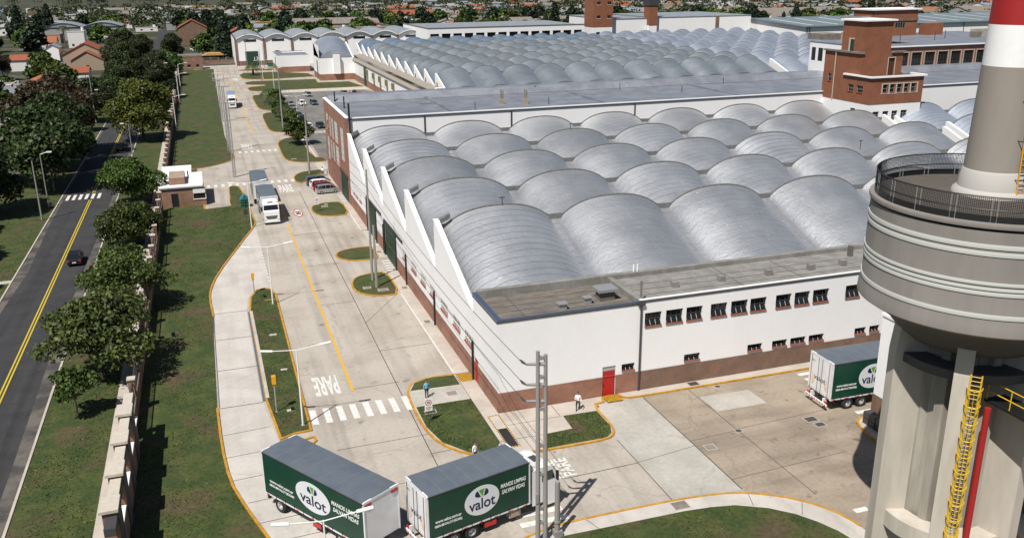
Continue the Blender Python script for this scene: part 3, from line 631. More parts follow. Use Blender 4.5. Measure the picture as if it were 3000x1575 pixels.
def add_vaults(parent,x0,y0,W,Ly,nxv,nyv,mesh,limit=100,alt=None):
    objs=[]; cells=[(i,j) for j in range(nyv) for i in range(nxv)]
    first=None
    for n,(i,j) in enumerate(cells[:limit]):
        if first is None:
            first=obj('vault',mesh[0],mesh[1],parent,smooth=True); first.location=(x0-wloc(parent).x,y0-wloc(parent).y,0)
            me=first.data; off=wloc(parent); me.transform(Matrix.Translation(off)); 
        else:
            o=first.copy(); COL.objects.link(o); o.parent=parent; o.location=(x0+i*W-wloc(parent).x,y0+j*Ly-wloc(parent).y,0)
    if len(cells)>limit:
        big=MB()
        for (i,j) in cells[limit:]:
            b=len(big.v); big.v+=[(v[0]+x0+i*W,v[1]+y0+j*Ly,v[2]) for v in mesh[0].v]; big.f+=[tuple(b+q for q in f) for f in mesh[0].f]; big.m+=mesh[0].m
        tag(obj('vault',big,[alt or mesh[1][0]]+mesh[1][1:],parent,smooth=True),kind='stuff')
# ---- front factory hall
fac=thing('factory_hall','white factory hall with silver vaulted roofs and brick plinth, nearest the lorries','factory',(21.1,66.8,0))
WY=lambda a,b,c,d:(145.5-b,145.5-a,c,d)
Y0,PY_,NT=74.0,14.3,5
wwin=[WY(a,b,2.92,4.08) for a,b in ((74.4,77.1),(78.7,81.4),(83.5,86.2),(88.9,91.1),(93.0,95.5),(97.6,100.3),(102.9,105.2),(134.9,137.1),(138.1,140.2),(140.9,142.6))]
gates=[WY(109.1,116.3,0.02,4.9),WY(122.8,129.8,0.02,5.1)]; sdoor=[WY(73.2,74.6,.02,2.5)]
wm=MB(); wm.wall((21.1,145.5),(0,-1),145.5-74,0,6.4,[o for o in wwin+gates],.3)
wm.wall((21.1,74),(0,-1),7.2,0,8.62,[(.2,1.3,.02,2.5)],.25)
fop=[(a-21.1,b-21.1,c,d) for a,b,c,d in [(34.85,36.5,6.18,7.5),(36.95,38.65,6.18,7.5),(39.0,40.65,6.18,7.5),(41.5,43.2,6.18,7.5),(43.62,45.38,6.18,7.5),(45.65,47.4,6.18,7.5),(48.4,50.1,6.18,7.5),(50.46,52.15,6.18,7.5),(52.5,54.3,6.18,7.5),(56.2,57.9,6.18,7.5),(58.4,60.1,6.18,7.5)]]
flo=[(a-21.1,b-21.1,2.2,2.9) for a,b in ((32.72,34.0),(39.0,40.65),(45.7,47.3),(48.4,50.05),(50.42,52.14),(52.5,54.22),(57.8,59.13),(59.55,60.75))]
rd=(30.86-21.1,32.14-21.1,.02,2.9)
wm.wall((21.1,66.8),(1,0),13.3,0,8.62,[o for o in fop+flo+[rd] if o[1]<13.3],.3)
wm.wall((34.4,66.8),(1,0),40,0,8.78,[(o[0]-13.3,o[1]-13.3,o[2],o[3]) for o in fop+flo if o[0]>13.3],.3)
obj('wall',wm,M['white'],fac)
for k in range(NT):
    y=Y0+PY_*k; g=MB(); a=[(21.1,y,6.4),(21.1,y+PY_-.1,6.4),(21.1,y+PY_-.1,11.95),(21.1,y+PY_-.55,11.95),(21.1,y,6.75)]
    g.extr(a,(.4,0,0)); q=obj('gable_wall',g,M['white'],fac)
    c=MB(); c.extr([(21.03,y+.05,6.78),(21.03,y+PY_-.55,11.98),(21.03,y+PY_-.02,11.98),(21.03,y+PY_-.02,12.1),(21.03,y+PY_-.6,12.1),(21.03,y+.05,6.92)],(.55,0,0)); obj('coping',c,M['white2'],q)
    r=MB(); r.extr([(21.5,y+PY_-.5,11.5),(21.5,y+PY_+.1,11.5),(21.5,y+PY_+.1,12.0),(21.5,y+PY_-.5,12.0)],(1.3,0,.62)); obj('flashing',r,M['trim'],q)
def plinth(name,P0,U,L,zt,ops,mt,th=.035):
    U_=Vector((U[0],U[1],0)); N=Vector((U_.y,-U_.x,0)); p=Vector((P0[0],P0[1],0))+N*th
    return MB().wall((p.x,p.y),U,L,0,zt,ops,th+.02)
obj('plinth',plinth('p',(21.1,145.5),(0,-1),78.73,2.05,[(o[0],o[1],0,min(o[3],2.05)) for o in gates]+[(71.7,72.8,0,2.05)],0),M['brick'],fac)
obj('plinth',plinth('p',(21.07,66.8),(1,0),13.35,1.97,[(rd[0]+.03,rd[1]+.03,0,1.97)],0),M['brick'],fac)
obj('plinth',plinth('p',(34.42,66.8),(1,0),32,1.97,[],0),M['bricko'],fac)
windows(fac,(21.1,145.5),(0,-1),wwin,.10,nx=5,nz=2,fm='framew',bar_=.05)
windows(fac,(21.1,66.8),(1,0),fop,.28,nx=3,nz=2,awn=True,fm='dark'); windows(fac,(21.1,66.8),(1,0),flo,.28,nx=3,nz=1,awn=True,fm='dark')
def corr(mb,P0,U,L,z0,z1,d,step=.35,mi=0):
    U=Vector((U[0],U[1],0)); N=Vector((U.y,-U.x,0)); P0=Vector((P0[0],P0[1],0))
    n=int(L/step); pts=[P0+U*(L*i/n)-N*(d-(.07 if i%2 else 0)) for i in range(n+1)]
    for i in range(n): a,b=pts[i],pts[i+1]; mb.poly([(a.x,a.y,z0),(b.x,b.y,z0),(b.x,b.y,z1),(a.x,a.y,z1)],mi)
    return mb
for o in gates:
    g=obj('gate',corr(MB(),(21.1,145.5-o[0]),(0,-1),o[1]-o[0],.03,o[3],.02),M['green'],fac)
    f=MB(); ya,yb=145.5-o[1],145.5-o[0]
    f.box(20.95,ya-4.2,o[3]-.02,21.09,yb+.2,o[3]+.22); f.box(20.9,ya-.22,0,21.09,ya,o[3]-.03); f.box(20.9,yb,0,21.09,yb+.22,o[3]-.03)
    obj('rail',f,M['black'],g)
obj('door',MB().box(21.12,72.72,.03,21.2,73.78,2.5),M['red'],fac)
d=obj('door',MB().box(30.9,66.86,.03,32.06,66.93,2.42),M['red'],fac)
obj('lintel_panel',MB().box(30.9,66.87,2.46,32.1,66.95,2.88),M['frame'],d); obj('handle',MB().box(30.98,66.8,1.05,31.05,66.86,1.2),M['black'],d)
for y,z in ((74.1,4.0),(88.75,4.0),(102.95,4.0),(117.15,4.2)): obj('drain_pipe',MB().tube([(20.98,y,.12),(20.98,y,z)],.11,8),M['black'],fac)
dp=MB().tube([(34.42,66.68,.1),(34.42,66.68,8.35)],.09,8); dp.box(34.1,66.55,8.35,34.75,66.76,8.6); obj('drain_pipe',dp,M['dark'],fac)
# front flat roof with parapets
rf=MB(); rf.box(21.35,66.97,8.0,34.2,73.6,8.2,0); obj('roof_slab',rf,M['felt'],fac)
rf=MB(); rf.box(34.75,66.95,8.3,75,73.58,8.5,0); obj('roof_slab',rf,M['flatgrey'],fac)
M['bluemetal']=mat('blue grey flashing',(.07,.10,.17),.45,.3)  # sky reflection on coping and lining is put into this blue
cp=MB(); cp.box(21.05,66.72,8.62,34.25,66.95,8.68); cp.box(21.05,66.95,8.62,21.5,74.2,8.68); obj('coping',cp,M['bluemetal'],fac)
obj('coping',MB().box(34.25,66.72,8.78,75,66.95,8.86),M['white2'],fac); obj('roof_divider',MB().box(34.2,66.96,8.0,34.75,73.58,8.8),M['flatgrey'],fac)
cp=MB(); cp.box(21.36,66.98,8.2,21.42,73.6,8.61); cp.box(21.42,66.97,8.2,34.2,67.0,8.61); obj('parapet_lining',cp,M['bluemetal'],fac)
cp=MB(); cp.box(21.05,66.74,8.40,34.3,66.795,8.5); cp.box(34.3,66.74,8.55,75,66.795,8.66); cp.box(21.04,66.8,8.40,21.095,74,8.5); obj('gutter_line',cp,M['dark'],fac)
up=MB(); up.box(21.5,73.6,8.0,75,74.2,8.92); obj('upstand',up,M['flatgrey'],fac)
ln=MB()
for y in (68.4,69.6,70.8,72.0): ln.box(21.9,y,8.2,34.1,y+.05,8.225)
for y in (68.6,70.0,71.4): ln.box(34.9,y,8.5,60,y+.05,8.525)
for x in (24.0,45.5,52): ln.box(x,67.3,8.2 if x<30 else 8.5,x+.05,73.4,8.227 if x<30 else 8.527)
obj('roof_seams',ln,M['joint'],fac)
v=obj('roof_vent',MB().box(31.6,69.2,8.2,33.0,70.3,9.0),M['felt'],fac); obj('vent_cap',MB().box(31.35,68.95,9.05,33.25,70.55,9.3).box(31.9,69.5,8.9,32.7,70.0,9.06),M['steel'],v)
obj('roof_vent',MB().box(27.3,68.3,8.2,28.0,68.9,8.7).box(27.2,68.2,8.7,28.1,69.0,8.8),M['steel'],fac); obj('roof_vent',MB().box(30.0,68.9,8.2,30.6,69.4,8.75).box(29.9,68.8,8.75,30.7,69.5,8.85),M['steel'],fac)
for x in (39.0,43.9,49.1,53.9,57.6): obj('roof_curb',MB().box(x,69.4,8.5,x+.6,70.0,9.05),M['flatgrey'],fac)
obj('chimney_pipe',MB().tube([(34.75,67.5,8.5),(34.75,67.5,10.3)],.1,8),M['felt'],fac)
obj('parapet',MB().box(34.75,66.81,8.5,75,66.94,8.77),M['white'],fac)
for x in (37.2,37.6): obj('vent_pipe',MB().tube([(x,74.0,8.9),(x,74.0,9.6)],.08,8),M['white2'],fac)
obj('vent_pipe',MB().box(60.4,71.8,8.5,60.8,72.2,9.6),M['felt'],fac)
vm=(vault_mesh(13.2,PY_,5.9,10.95,2.05,6.1,gut=.6,fill=.42),[M['roof'],M['trim'],M['glassb']])
add_vaults(fac,21.5,Y0,13.2,PY_,7,NT,vm)
eg=MB()
for k in range(NT):
    y=Y0+PY_*k; eg.extr([(113.9,y,0),(113.9,y+PY_-.1,0),(113.9,y+PY_-.1,11.9),(113.9,y+PY_-.5,11.9),(113.9,y,6.7)],(.5,0,0))
obj('wall',eg,M['white'],fac)
def tee(x,y,z): obj('roof_stub',MB().tube([(x,y,z-.4),(x,y,z+.8)],.05,6).box(x-.28,y-.05,z+.72,x+.28,y+.05,z+.82),M['dark'],fac)
for x,y,z in ((28.6,88.1,13.0),(81.5,117,11.5),(86,102.5,12.9),(54,131,13)): tee(x,y,z)
# ---- long brick and white building behind the hall
bk=thing('brick_store','long building with flat silver roof, brick end with tall white windows, behind the vaulted hall','building',(21.1,145.5,0))
bw=[(172.6-b,172.6-a,c,d) for a,b,c,d in ((167.6,170.4,8.9,12.3),(164.4,166.2,8.4,12.3),(161.2,163.4,8.4,12.3),(156.2,159.8,8.4,12.3),(149.6,152.9,6.5,12.2),(167.6,170.4,3.6,8.0),(164.4,166.2,4.4,8.0),(161.2,163.4,4.4,8.0),(156.2,159.8,4.4,8.0))]
bg_=[(172.6-155.2,172.6-147.6,.02,4.3)]
obj('wall',MB().wall((21.0,172.6),(0,-1),27.1,0,14.5,bw+bg_,.2),M['brick'],bk)
windows(bk,(21.0,172.6),(0,-1),bw,.12,gm='framew',fm='frame',sm='sill',nx=3,nz=5,bar_=.06)
g=obj('gate',corr(MB(),(21.0,155.2),(0,-1),7.6,.03,4.3,.02),M['green'],bk); obj('rail',MB().box(20.85,147,4.28,20.98,155.6,4.5),M['black'],g)
sg=MB()
for i,(a,b,c,d,k) in enumerate(((.1,.5,.2,2.2,0),(.7,1.1,.5,1.6,0),(1.3,1.9,-.3,.9,1),(.2,.8,-1.2,-.2,1),(1.2,1.5,-1.6,-.6,0),(1.8,2.2,-.9,-.1,0),(.3,.6,-2.2,-1.4,0),(1.6,2.4,-2.4,-1.8,1))): sg.box(20.9,167.8+a,10.2+c*.45,20.93,167.8+b,10.2+d*.45,k)
obj('sign_lettering',sg,[M['black'],M['yellowd']],bk)
sw_=MB().wall((21.0,145.5),(1,0),155,0,14.4,[],.2); sw_.poly([(21,172.6,0),(176,172.6,0),(176,172.6,14.4),(21,172.6,14.4)]); sw_.poly([(176,145.5,0),(176,172.6,0),(176,172.6,14.4),(176,145.5,14.4)])
obj('wall',sw_,M['white'],bk)
obj('brick_return',MB().box(20.97,145.44,0,21.35,145.5,14.4),M['brick'],bk)
obj('roof',MB().box(21.4,145.9,13.9,175.8,172.3,14.12),M['flatal'],bk)
cp=MB(); cp.box(20.9,145.4,14.5,21.5,172.7,14.66); cp.box(21.5,145.4,14.42,176,145.8,14.56); cp.box(21.5,172.3,14.1,176,172.7,14.8); obj('coping',cp,M['white2'],bk)
obj('gutter_line',MB().box(21.3,145.36,14.22,176,145.46,14.36),M['dark'],bk)
up=MB(); up.poly([(21.5,167.6,14.13),(176,167.6,14.13),(176,169.4,15.3),(21.5,169.4,15.3)]); up.box(21.5,169.4,14.1,176,172.2,15.3); obj('roof_step',up,M['flatal'],bk)
obj('roof_beam',MB().box(39.2,146,14.12,39.8,167.6,14.5).box(36.4,159.4,14.12,39.2,159.8,14.4),M['flatal'],bk)
for x in (67.6,95): obj('roof_beam',MB().box(x,146,14.12,x+.4,167.6,14.35),M['flatal'],bk)
sm=MB(); sm.box(30.0,147,14.12,30.08,160,14.16); sm.box(23,151,14.12,39,151.08,14.16); sm.box(22.4,167.45,14.12,176,167.6,14.2); obj('roof_seams',sm,M['trim'],bk)
for x in (33.9,49.0,72.2): obj('drain_pipe',MB().tube([(x,145.33,10),(x,145.33,14.3)],.09,6),M['black'],bk)
obj('drain_pipe',MB().tube([(21.55,145.2,6),(21.55,145.2,16.9)],.16,8),M['black'],bk)
for x,y in ((23,160),(22.5,168)): obj('vent_pipe',MB().tube([(x,y,14),(x,y,16.2)],.12,8),M['black'],bk)
for x,y in ((50.5,155),(54.5,153.5)):
    c=obj('chimney',MB().box(x-.4,y-.4,14.1,x+.4,y+.4,15),M['tan'],bk); obj('chimney_pot',MB().tube([(x-.15,y,15),(x-.15,y,16.7)],.12,6).tube([(x+.2,y,15),(x+.2,y,16.5)],.1,6),M['fibre'],c)
for x,y in ((58,151),(79,166),(88,157),(103,166.5),(44,150),(62,169)): obj('vent_pipe',MB().tube([(x,y,14),(x,y,15.4)],.07,6),M['dark'],bk)
# ---- stepped brick tower
tw=thing('brick_tower','stepped red brick tower with white cornices rising from the silver vaults','tower',(112,132.5,0))
wb_=[(1.0,2.4,10.4,12.2),(3.2,4.5,10.4,12.2),(5.2,6.5,10.4,12.2),(7.2,8.6,10.4,12.2)]
obj('wall',MB().wall((112,132.5),(1,0),11.4,0,13.5,wb_,.3).wall((112,146),(0,-1),13.5,0,13.5,[(8.6,10,11.6,12.4)],.3).box(123.2,132.6,0,123.4,146,13.5),M['white'],tw)
windows(tw,(112,132.5),(1,0),wb_,.25,nx=2,nz=3,sill=False)
l1=[(2.6+1.55*i,2.6+1.55*i+1.05,15.5,16.95) for i in range(5)]
l2=[(13.5-6.0,13.5-4.6,15.3,16.6),(13.5-3.6,13.5-2.0,15.3,16.6),(13.5-12.0,13.5-11.0,16.6,18.0)]
b=MB().wall((111.95,132.45),(1,0),11.5,13.5,18.15,l1,.3).wall((111.95,145.95),(0,-1),13.5,13.5,18.15,[(o[0],o[1],o[2],o[3]) for o in l2],.3).box(123.1,132.5,13.5,123.45,145.9,18.15)
obj('brickwork',b,M['brickt'],tw); windows(tw,(111.95,132.45),(1,0),l1,.22,nx=1,nz=2); windows(tw,(111.95,145.95),(0,-1),l2,.22,nx=1,nz=2)
fr=MB(); fr.box(114.3,132.40,15.25,122.4,132.44,15.48); fr.box(114.3,132.40,16.97,122.4,132.44,17.15)
for i in range(6): fr.box(114.3+1.55*i,132.40,15.48,114.3+1.55*i+.25,132.44,16.97)
obj('window_surround',fr,M['cream'],tw)
obj('terrace',MB().box(112,132.6,17.95,123.2,146,18.1),M['felt'],tw)
obj('cornice',MB().box(111.6,132.1,18.16,123.9,132.55,18.45).box(111.6,132.55,18.16,112.05,139.8,18.45).box(123.4,132.55,18.16,123.9,136,18.45),M['white2'],tw)
dl=[(7.8,9.3,18.15,21.1)]
b=MB().wall((112.05,135.9),(1,0),9.2,18.1,22.1,[(6.1,7.5,18.12,21.2)],.25).wall((112.05,146),(0,-1),10.1,18.1,22.1,[],.25).box(121.1,136,18.1,121.3,146,22.1).box(112.1,136,21.9,121.2,146,22.1); obj('brickwork',b,M['brickt'],tw)
obj('door',MB().box(118.2,136.1,18.15,119.5,136.15,21.15),mat('brown door',(.07,.025,.015),.6),tw)
obj('door_surround',MB().box(118.0,135.84,18.15,118.15,135.89,21.35).box(119.55,135.84,18.15,119.7,135.89,21.35).box(118.15,135.84,21.2,119.55,135.89,21.35),M['cream'],tw)
obj('cornice',MB().box(111.7,135.6,22.1,112.4,146.2,22.4).box(118.6,135.6,22.1,121.7,136.2,22.4).box(112.4,135.6,22.1,112.6,136,22.4),M['fibre'],tw)
b=MB().box(112.35,135.95,22.1,118.4,141.9,27.7); obj('brickwork',b,M['brickt'],tw)
obj('door',MB().box(112.28,138.6,22.4,112.34,139.5,24.5),M['green'],tw); obj('door_surround',MB().box(112.26,139.5,22.4,112.33,139.9,24.7).box(112.26,138.45,24.5,112.33,139.5,24.7),M['cream'],tw)
obj('cornice',MB().box(111.9,135.5,27.7,118.9,142.3,27.98),M['white2'],tw); obj('roof_edge',MB().box(112.1,142.3,27.9,118.6,142.6,28.3),M['fibre'],tw)
obj('drain_pipe',MB().tube([(111.85,142.6,13.5),(111.85,142.6,22)],.09,6),M['cream'],tw)
# ---- white block with tall gridded windows beside the tower
wk=thing('stair_block','white block with tall gridded windows behind the stepped brick tower','building',(130,164,0))
ow=[(175-174.2,175-172.8,17.4,20.2),(175-171.9,175-170.3,17.4,20.2),(175-169.2,175-167.6,17.4,20.2)]
obj('wall',MB().wall((130,175),(0,-1),10.8,0,21.35,ow,.25).box(130.3,164.25,0,139,175,21.2),M['white'],wk); windows(wk,(130,175),(0,-1),ow,.1,nx=3,nz=5,sill=False,fm='dark')
obj('roof',MB().box(129.9,164.1,21.36,139.2,175.1,21.5),M['flatal'],wk); obj('chimney',MB().box(137.5,173.3,21.5,138.7,174.3,23.2),M['tan'],wk)
# ---- brick building with large dark windows on the right
bb=thing('brick_workshop','brick building with a row of large dark windows and flat roof, right of the tower','building',(149.5,172.7,0))
dw=[(3.3+3.82*i,3.3+3.82*i+2.9,14.95,18.2) for i in range(14)]
obj('wall',MB().wall((149.5,172.75),(1,0),60,0,19.35,dw,.35).box(149.55,173.2,0,209.5,182,19.3).box(165,182.02,0,209.5,214,19.28),M['brick'],bb); windows(bb,(149.5,172.75),(1,0),dw,.3,nx=3,nz=4,fm='dark',sm='white2')
fr=MB()
for o in dw: fr.box(149.5+o[0]-.15,172.70,14.9,149.5+o[0],172.74,18.35); fr.box(149.5+o[1],172.70,14.9,149.5+o[1]+.15,172.74,18.35); fr.box(149.5+o[0],172.70,18.2,149.5+o[1],172.74,18.35)
obj('window_surround',fr,M['cream'],bb)
obj('roof',MB().prism([(149.3,172.4),(209.7,172.4),(209.7,214.2),(164.8,214.2),(164.8,182.2),(149.3,182.2)],19.36,19.5),M['flatal'],bb); obj('coping',MB().box(149.2,172.3,19.51,209.7,172.7,19.75),M['white2'],bb)
pw=[(8.0,11.2,24,25.2),(7.6,10.8,21.6,22.9)]
b=MB().wall((171.5,205),(1,0),14.8,19.5,26.2,[(4.4,6.0,19.55,23.0)]+pw[1:],.25).box(171.5,205.3,19.5,186.3,213,26.2); ph=obj('penthouse',b,M['brickt'],bb)
obj('penthouse_roof',MB().box(171,204.5,26.25,187,213.5,26.6),M['white2'],bb); obj('door',MB().box(175.9,205.15,19.55,177.5,205.2,23),mat('dark brown door',(.05,.02,.012),.6),bb)
obj('parapet_band',MB().box(171.4,204.8,23.4,186.4,204.97,24.0),M['bricko'],bb); windows(bb,(171.5,205),(1,0),pw[1:],.1,nx=4,nz=1,sill=False)
obj('roof_vent',MB().box(188.5,203.5,19.5,194.0,206.5,22.6),M['brickt'],bb); obj('roof_vent',MB().box(192,190,19.5,194,192,21),M['fibre'],bb); obj('skylight',MB().extr([(199,196,19.5),(206,196,19.5),(205,197,21),(200,197,21)],(0,3,0)),M['fibre'],bb)
for x,y in ((176,187),(160,181),(184,192),(163,196)): obj('vent_pipe',MB().tube([(x,y,19.4),(x,y,21.6)],.09,6),M['dark'],bb)
obj('low_roof',MB().box(152,200,19.5,158,206,21),M['fibre'],bb)
# ---- second vaulted hall
h2=thing('vaulted_hall','wide hall with many rows of weathered grey-green vaults beyond the flat silver roof','factory',(53.4,223,0))
v2=(vault_mesh(8.9,12.5,7.8,11.35,2.05,8.1,gut=.2,nx=14,ny=4,fill=.35,trim=.1,tw=.25),[M['roofg'],M['trim'],M['glassb']])
M['roofbb']=roofmat('aluminium roof blue',(.27,.38,.52),(.40,.50,.62),rough=.42)
add_vaults(h2,58.2,220.5,8.9,12.5,11,11,v2,limit=99,alt=M['roofbb'])
g=MB()
for k in range(11):
    y=220.5+12.5*k; g.extr([(57.6,y,7.6),(57.6,y+12.4,7.6),(57.6,y+12.4,12.0),(57.6,y+12,12.0),(57.6,y,8.0)],(.35,0,0))
obj('gable_wall',g,M['white'],h2)
for k in range(11):
    y=220.5+12.5*k+10; obj('window',MB().box(57.54,y,8.7,57.6,y+.9,9.8),M['glass'],h2)
wl=[(343-y-6.2,343-y,2.6,3.4) for y in (322,300,284,268,252)]
lw=[]
for y in (328,306,288,270,252):
    for i in range(6): lw.append((343-y+1.3*i,343-y+1.3*i+.8,2.5,3.4))
hg=(343-318.5,343-313.5,.02,6.6)
obj('wall',MB().wall((53.4,343),(0,-1),170,0,7.2,lw+[hg],.2).box(58.1,220,0,58.2,358,8).box(53.5,173,0,156,173.3,7),M['white'],h2)
obj('plinth',MB().wall((53.36,343),(0,-1),170,0,2.3,[(hg[0],hg[1],0,2.3)],.04),M['brick'],h2); windows(h2,(53.4,343),(0,-1),lw,.15,frame=False,sill=False)
obj('gate',MB().box(53.3,313.5,.02,53.36,318.5,6.6),M['green'],h2)
for y in (310,298,287,276,266): obj('wall_duct',MB().box(52.9,y,4.2,53.39,y+2.6,6.0).box(53.0,y,2.4,53.38,y+.6,4.2),mat('olive duct',(.16,.14,.06),.7) if y==310 else bpy.data.materials['olive duct'],h2)
obj('lean_to_eave',MB().poly([(52.9,222,7.25),(52.9,343,7.25),(54.2,343,7.7),(54.2,222,7.7)]),M['beige'],h2); ro=MB(); 0 and ro.poly([(52.9,222,7.25),(52.9,343,7.25),(54.2,343,7.7),(54.2,222,7.7)])
ro.poly([(54.2,222,8.6),(54.2,343,8.6),(57.2,343,8.9),(57.2,222,8.9)]); obj('lean_to_roof',ro,M['beige'],h2)
obj('clerestory',MB().box(54.18,222,7.7,54.24,343,8.58),M['glass'],h2)
obj('roof_end',MB().extr([(54.2,222,7.2),(57.6,222,7.2),(57.6,222,8.9),(56.8,222,9.4),(55.2,222,9.4),(54.2,222,8.6)],(0,1.2,0)),M['white'],h2)
h3=thing('vaulted_hall','hall with rows of bluish silver vaults and a white sloping gable, behind the brick tower','factory',(156.3,223,0))
v3=(vault_mesh(8.9,12.5,7.7,11.4,2.1,7.9,gut=.2,nx=14,ny=4,fill=.2,trim=.08,tw=.2),[M['roofb'],M['roofb'],M['glassb']])
add_vaults(h3,157.6,217.5,8.9,12.5,8,11,v3)
g=MB()
for k in range(11):
    y=217.5+12.5*k; g.extr([(157.1,y,0),(157.1,y+12.4,0),(157.1,y+12.4,12.4),(157.1,y+12,12.4),(157.1,y,8.4)],(.5,0,0))
obj('gable_wall',g,M['white'],h3); obj('window',MB().box(157.0,224,7.5,157.08,225.4,8.6),M['glass'],h3)
# small vaults right of the first hall, seen beside the chimney
h4=thing('side_hall','bluish silver vaults behind a white sloping wall, between the brick tower and the chimney','factory',(118,92,0))
v4=(vault_mesh(13.2,14.3,5.7,10.6,2.4,6.3,gut=.3,nx=18,ny=6),[M['roofb'],M['trim'],M['glassb']])
for i,j in ((0,0),(1,0),(0,1),(1,1),(0,2),(1,2),(2,0),(2,1),(2,2),(3,2),(3,1)):
    o=obj('vault',v4[0],v4[1],h4,smooth=True) if (i,j)==(0,0) else first4.copy()
    if (i,j)==(0,0): first4=o; o.data.transform(Matrix.Translation(wloc(h4)))
    else: COL.objects.link(o); o.parent=h4
    o.location=(118.6+13.2*i-118,92+14.3*j-92,0)
g=MB()
for k in range(3):
    y=92+14.3*k; g.extr([(118.1,y,0),(118.1,y+14.2,0),(118.1,y+14.2,11.9),(118.1,y+13.8,11.9),(118.1,y,7)],(.5,0,0))
obj('gable_wall',g,M['white'],h4)
obj('valley_roof',MB().box(114.5,74,5.5,118,132,5.8).box(123.5,132,8,130,145,8.3),M['flatal'],h4)
# ---- far factory buildings
an=thing('annex','white annex with a barrel roof and brick plinth at the corner of the far hall','building',(41,340,0))
obj('wall',MB().wall((41,340),(1,0),12.4,0,8.0,[],.2).wall((41,358),(0,-1),18,0,12.6,[(9.5,12,.02,6.8)],.2).box(41.1,341,0,53.3,358,8),M['white'],an)
obj('plinth',MB().wall((40.95,339.96),(1,0),12.4,0,2.3,[],.03).wall((40.95,358),(0,-1),18.04,0,2.3,[(9.5,12,0,2.3)],.03),M['brick'],an)
obj('buttress',MB().box(45.9,338.6,2.4,48.3,339.98,9.2),M['white'],an); obj('gate',MB().box(40.97,346,.02,41.02,348.5,6.8),M['green'],an)
vt=vault_mesh(12,15.5,8.0,12.2,2.6,7.8,gut=.2,nx=18,ny=5); vt.v=[(v[0]+41.2,v[1]+340.6,v[2]) for v in vt.v]; obj('vault',vt,[M['roofb'],M['roof'],M['white']],an,smooth=True)
vt2=MB().extr([(41.0,340.4,8.0),(41.0,356.2,8.0),(41.0,356.2,12.6),(41.0,355.6,12.6)],(.4,0,0)).extr([(53.2,340.4,8.0),(53.2,356.2,8.0),(53.2,356.2,12.6),(53.2,355.6,12.6)],(.4,0,0)); obj('gable_wall',vt2,M['white'],an)
lo=thing('low_annex','low white flat-roofed annex with brick plinth in front of the arched stores','building',(29,377,0))
obj('wall',MB().wall((29,377),(1,0),12.6,0,6.6,[],.2).wall((29,402),(0,-1),25,0,6.6,[(14,16.4,.02,5.4)],.2),M['white'],lo); obj('plinth',MB().wall((28.95,376.96),(1,0),12.6,0,2.2,[],.03).wall((28.95,402),(0,-1),25.04,0,2.2,[(14,16.4,0,2.2)],.03),M['brick'],lo)
obj('gate',MB().box(28.97,385.6,.02,29.02,388,5.4),M['green'],lo); obj('roof',MB().box(29.1,377.2,6.3,41.5,402,6.5),M['flatal'],lo); obj('roof_pipe',MB().tube([(32,390,6.8),(41,390,6.8)],.25,6),M['white2'],lo)
ar=thing('arched_store','row of white arched stores with brick pilasters at the far end of the road','warehouse',(14.5,414,0))
for i in range(7):
    x0=15+11.8*i; n=14; a=[(x0,414,0),(x0+11.8,414,0),(x0+11.8,414,11.2)]
    for k in range(n+1):
        t=k/n; a.append((x0+11.8-.6-10.6*t,414,11.4+1.75*math.sin(math.pi*t)))
    a.append((x0,414,11.2)); q=obj('front_wall',MB().poly(a),M['white'],ar)
    s=MB(); 
    for k in range(n):
        t,t2=k/n,(k+1)/n; xa,xb=x0+.2+11.4*t,x0+.2+11.4*t2; za,zb=11.5+1.85*math.sin(math.pi*t),11.5+1.85*math.sin(math.pi*t2)
        s.poly([(xa,413.2,za),(xb,413.2,zb),(xb,452,zb),(xa,452,za)]); s.poly([(xa,413.2,za),(xb,413.2,zb),(xb,413.2,zb-.35),(xa,413.2,za-.35)],1)
    obj('roof',s,[M['tin'],M['white2']],ar); obj('window',MB().box(x0+3.4,413.9,10.0,x0+8.6,413.98,11.0),M['glass'],ar)
    obj('pilaster',MB().box(x0-.45,413.6,0,x0+.45,413.96,11.2),M['bricko'],ar)
obj('side_wall',MB().poly([(14.55,414,0),(14.55,452,0),(14.55,452,11.4),(14.55,414,11.4)]),M['white'],ar)
g=obj('gate',MB().box(18.6,413.85,.02,23.9,413.95,6),M['green'],ar); text('gate_number','13',1,M['wtext'],g,(23.0,413.8,2.3),Matrix.Rotation(R(90),3,'X'),width=1.6,height=1.3)
obj('gate',MB().box(31.2,413.85,.02,33,413.95,6),M['green'],ar)
obj('plinth',MB().box(15.5,413.9,0,18.6,413.97,2).box(23.9,413.9,0,31.2,413.97,2),M['bricko'],ar)
fw_=thing('window_block','long flat-roofed white block with a row of dark openings at the back of the vaults','building',(94,390,0))
ow=[(1+5.15*i,1+5.15*i+3.9,9,12.4) for i in range(14)]
obj('wall',MB().wall((94,390),(1,0),73,0,14.7,ow,.4).wall((94,440),(0,-1),50,0,14.7,[],.2),M['white'],fw_); windows(fw_,(94,390),(1,0),ow,.5,frame=False,sill=False)
obj('roof',MB().box(94.3,390.4,14.2,167,440,14.5),M['tin'],fw_); obj('coping',MB().box(93.8,389.8,14.72,167,390.2,14.95).box(93.8,390.2,14.72,94.3,440,14.95),M['trim'],fw_)
f2=thing('blank_block','blank white wall block between the two far brick shafts','building',(180,391,0))
obj('wall',MB().box(180,391,0,199,440,16.5),M['white'],f2); obj('roof',MB().box(179.8,390.8,16.52,199,440,16.75),M['tin'],f2)
f3=thing('blank_block','blank white wall block with brick pier right of the far brick chimney','building',(203.5,391,0))
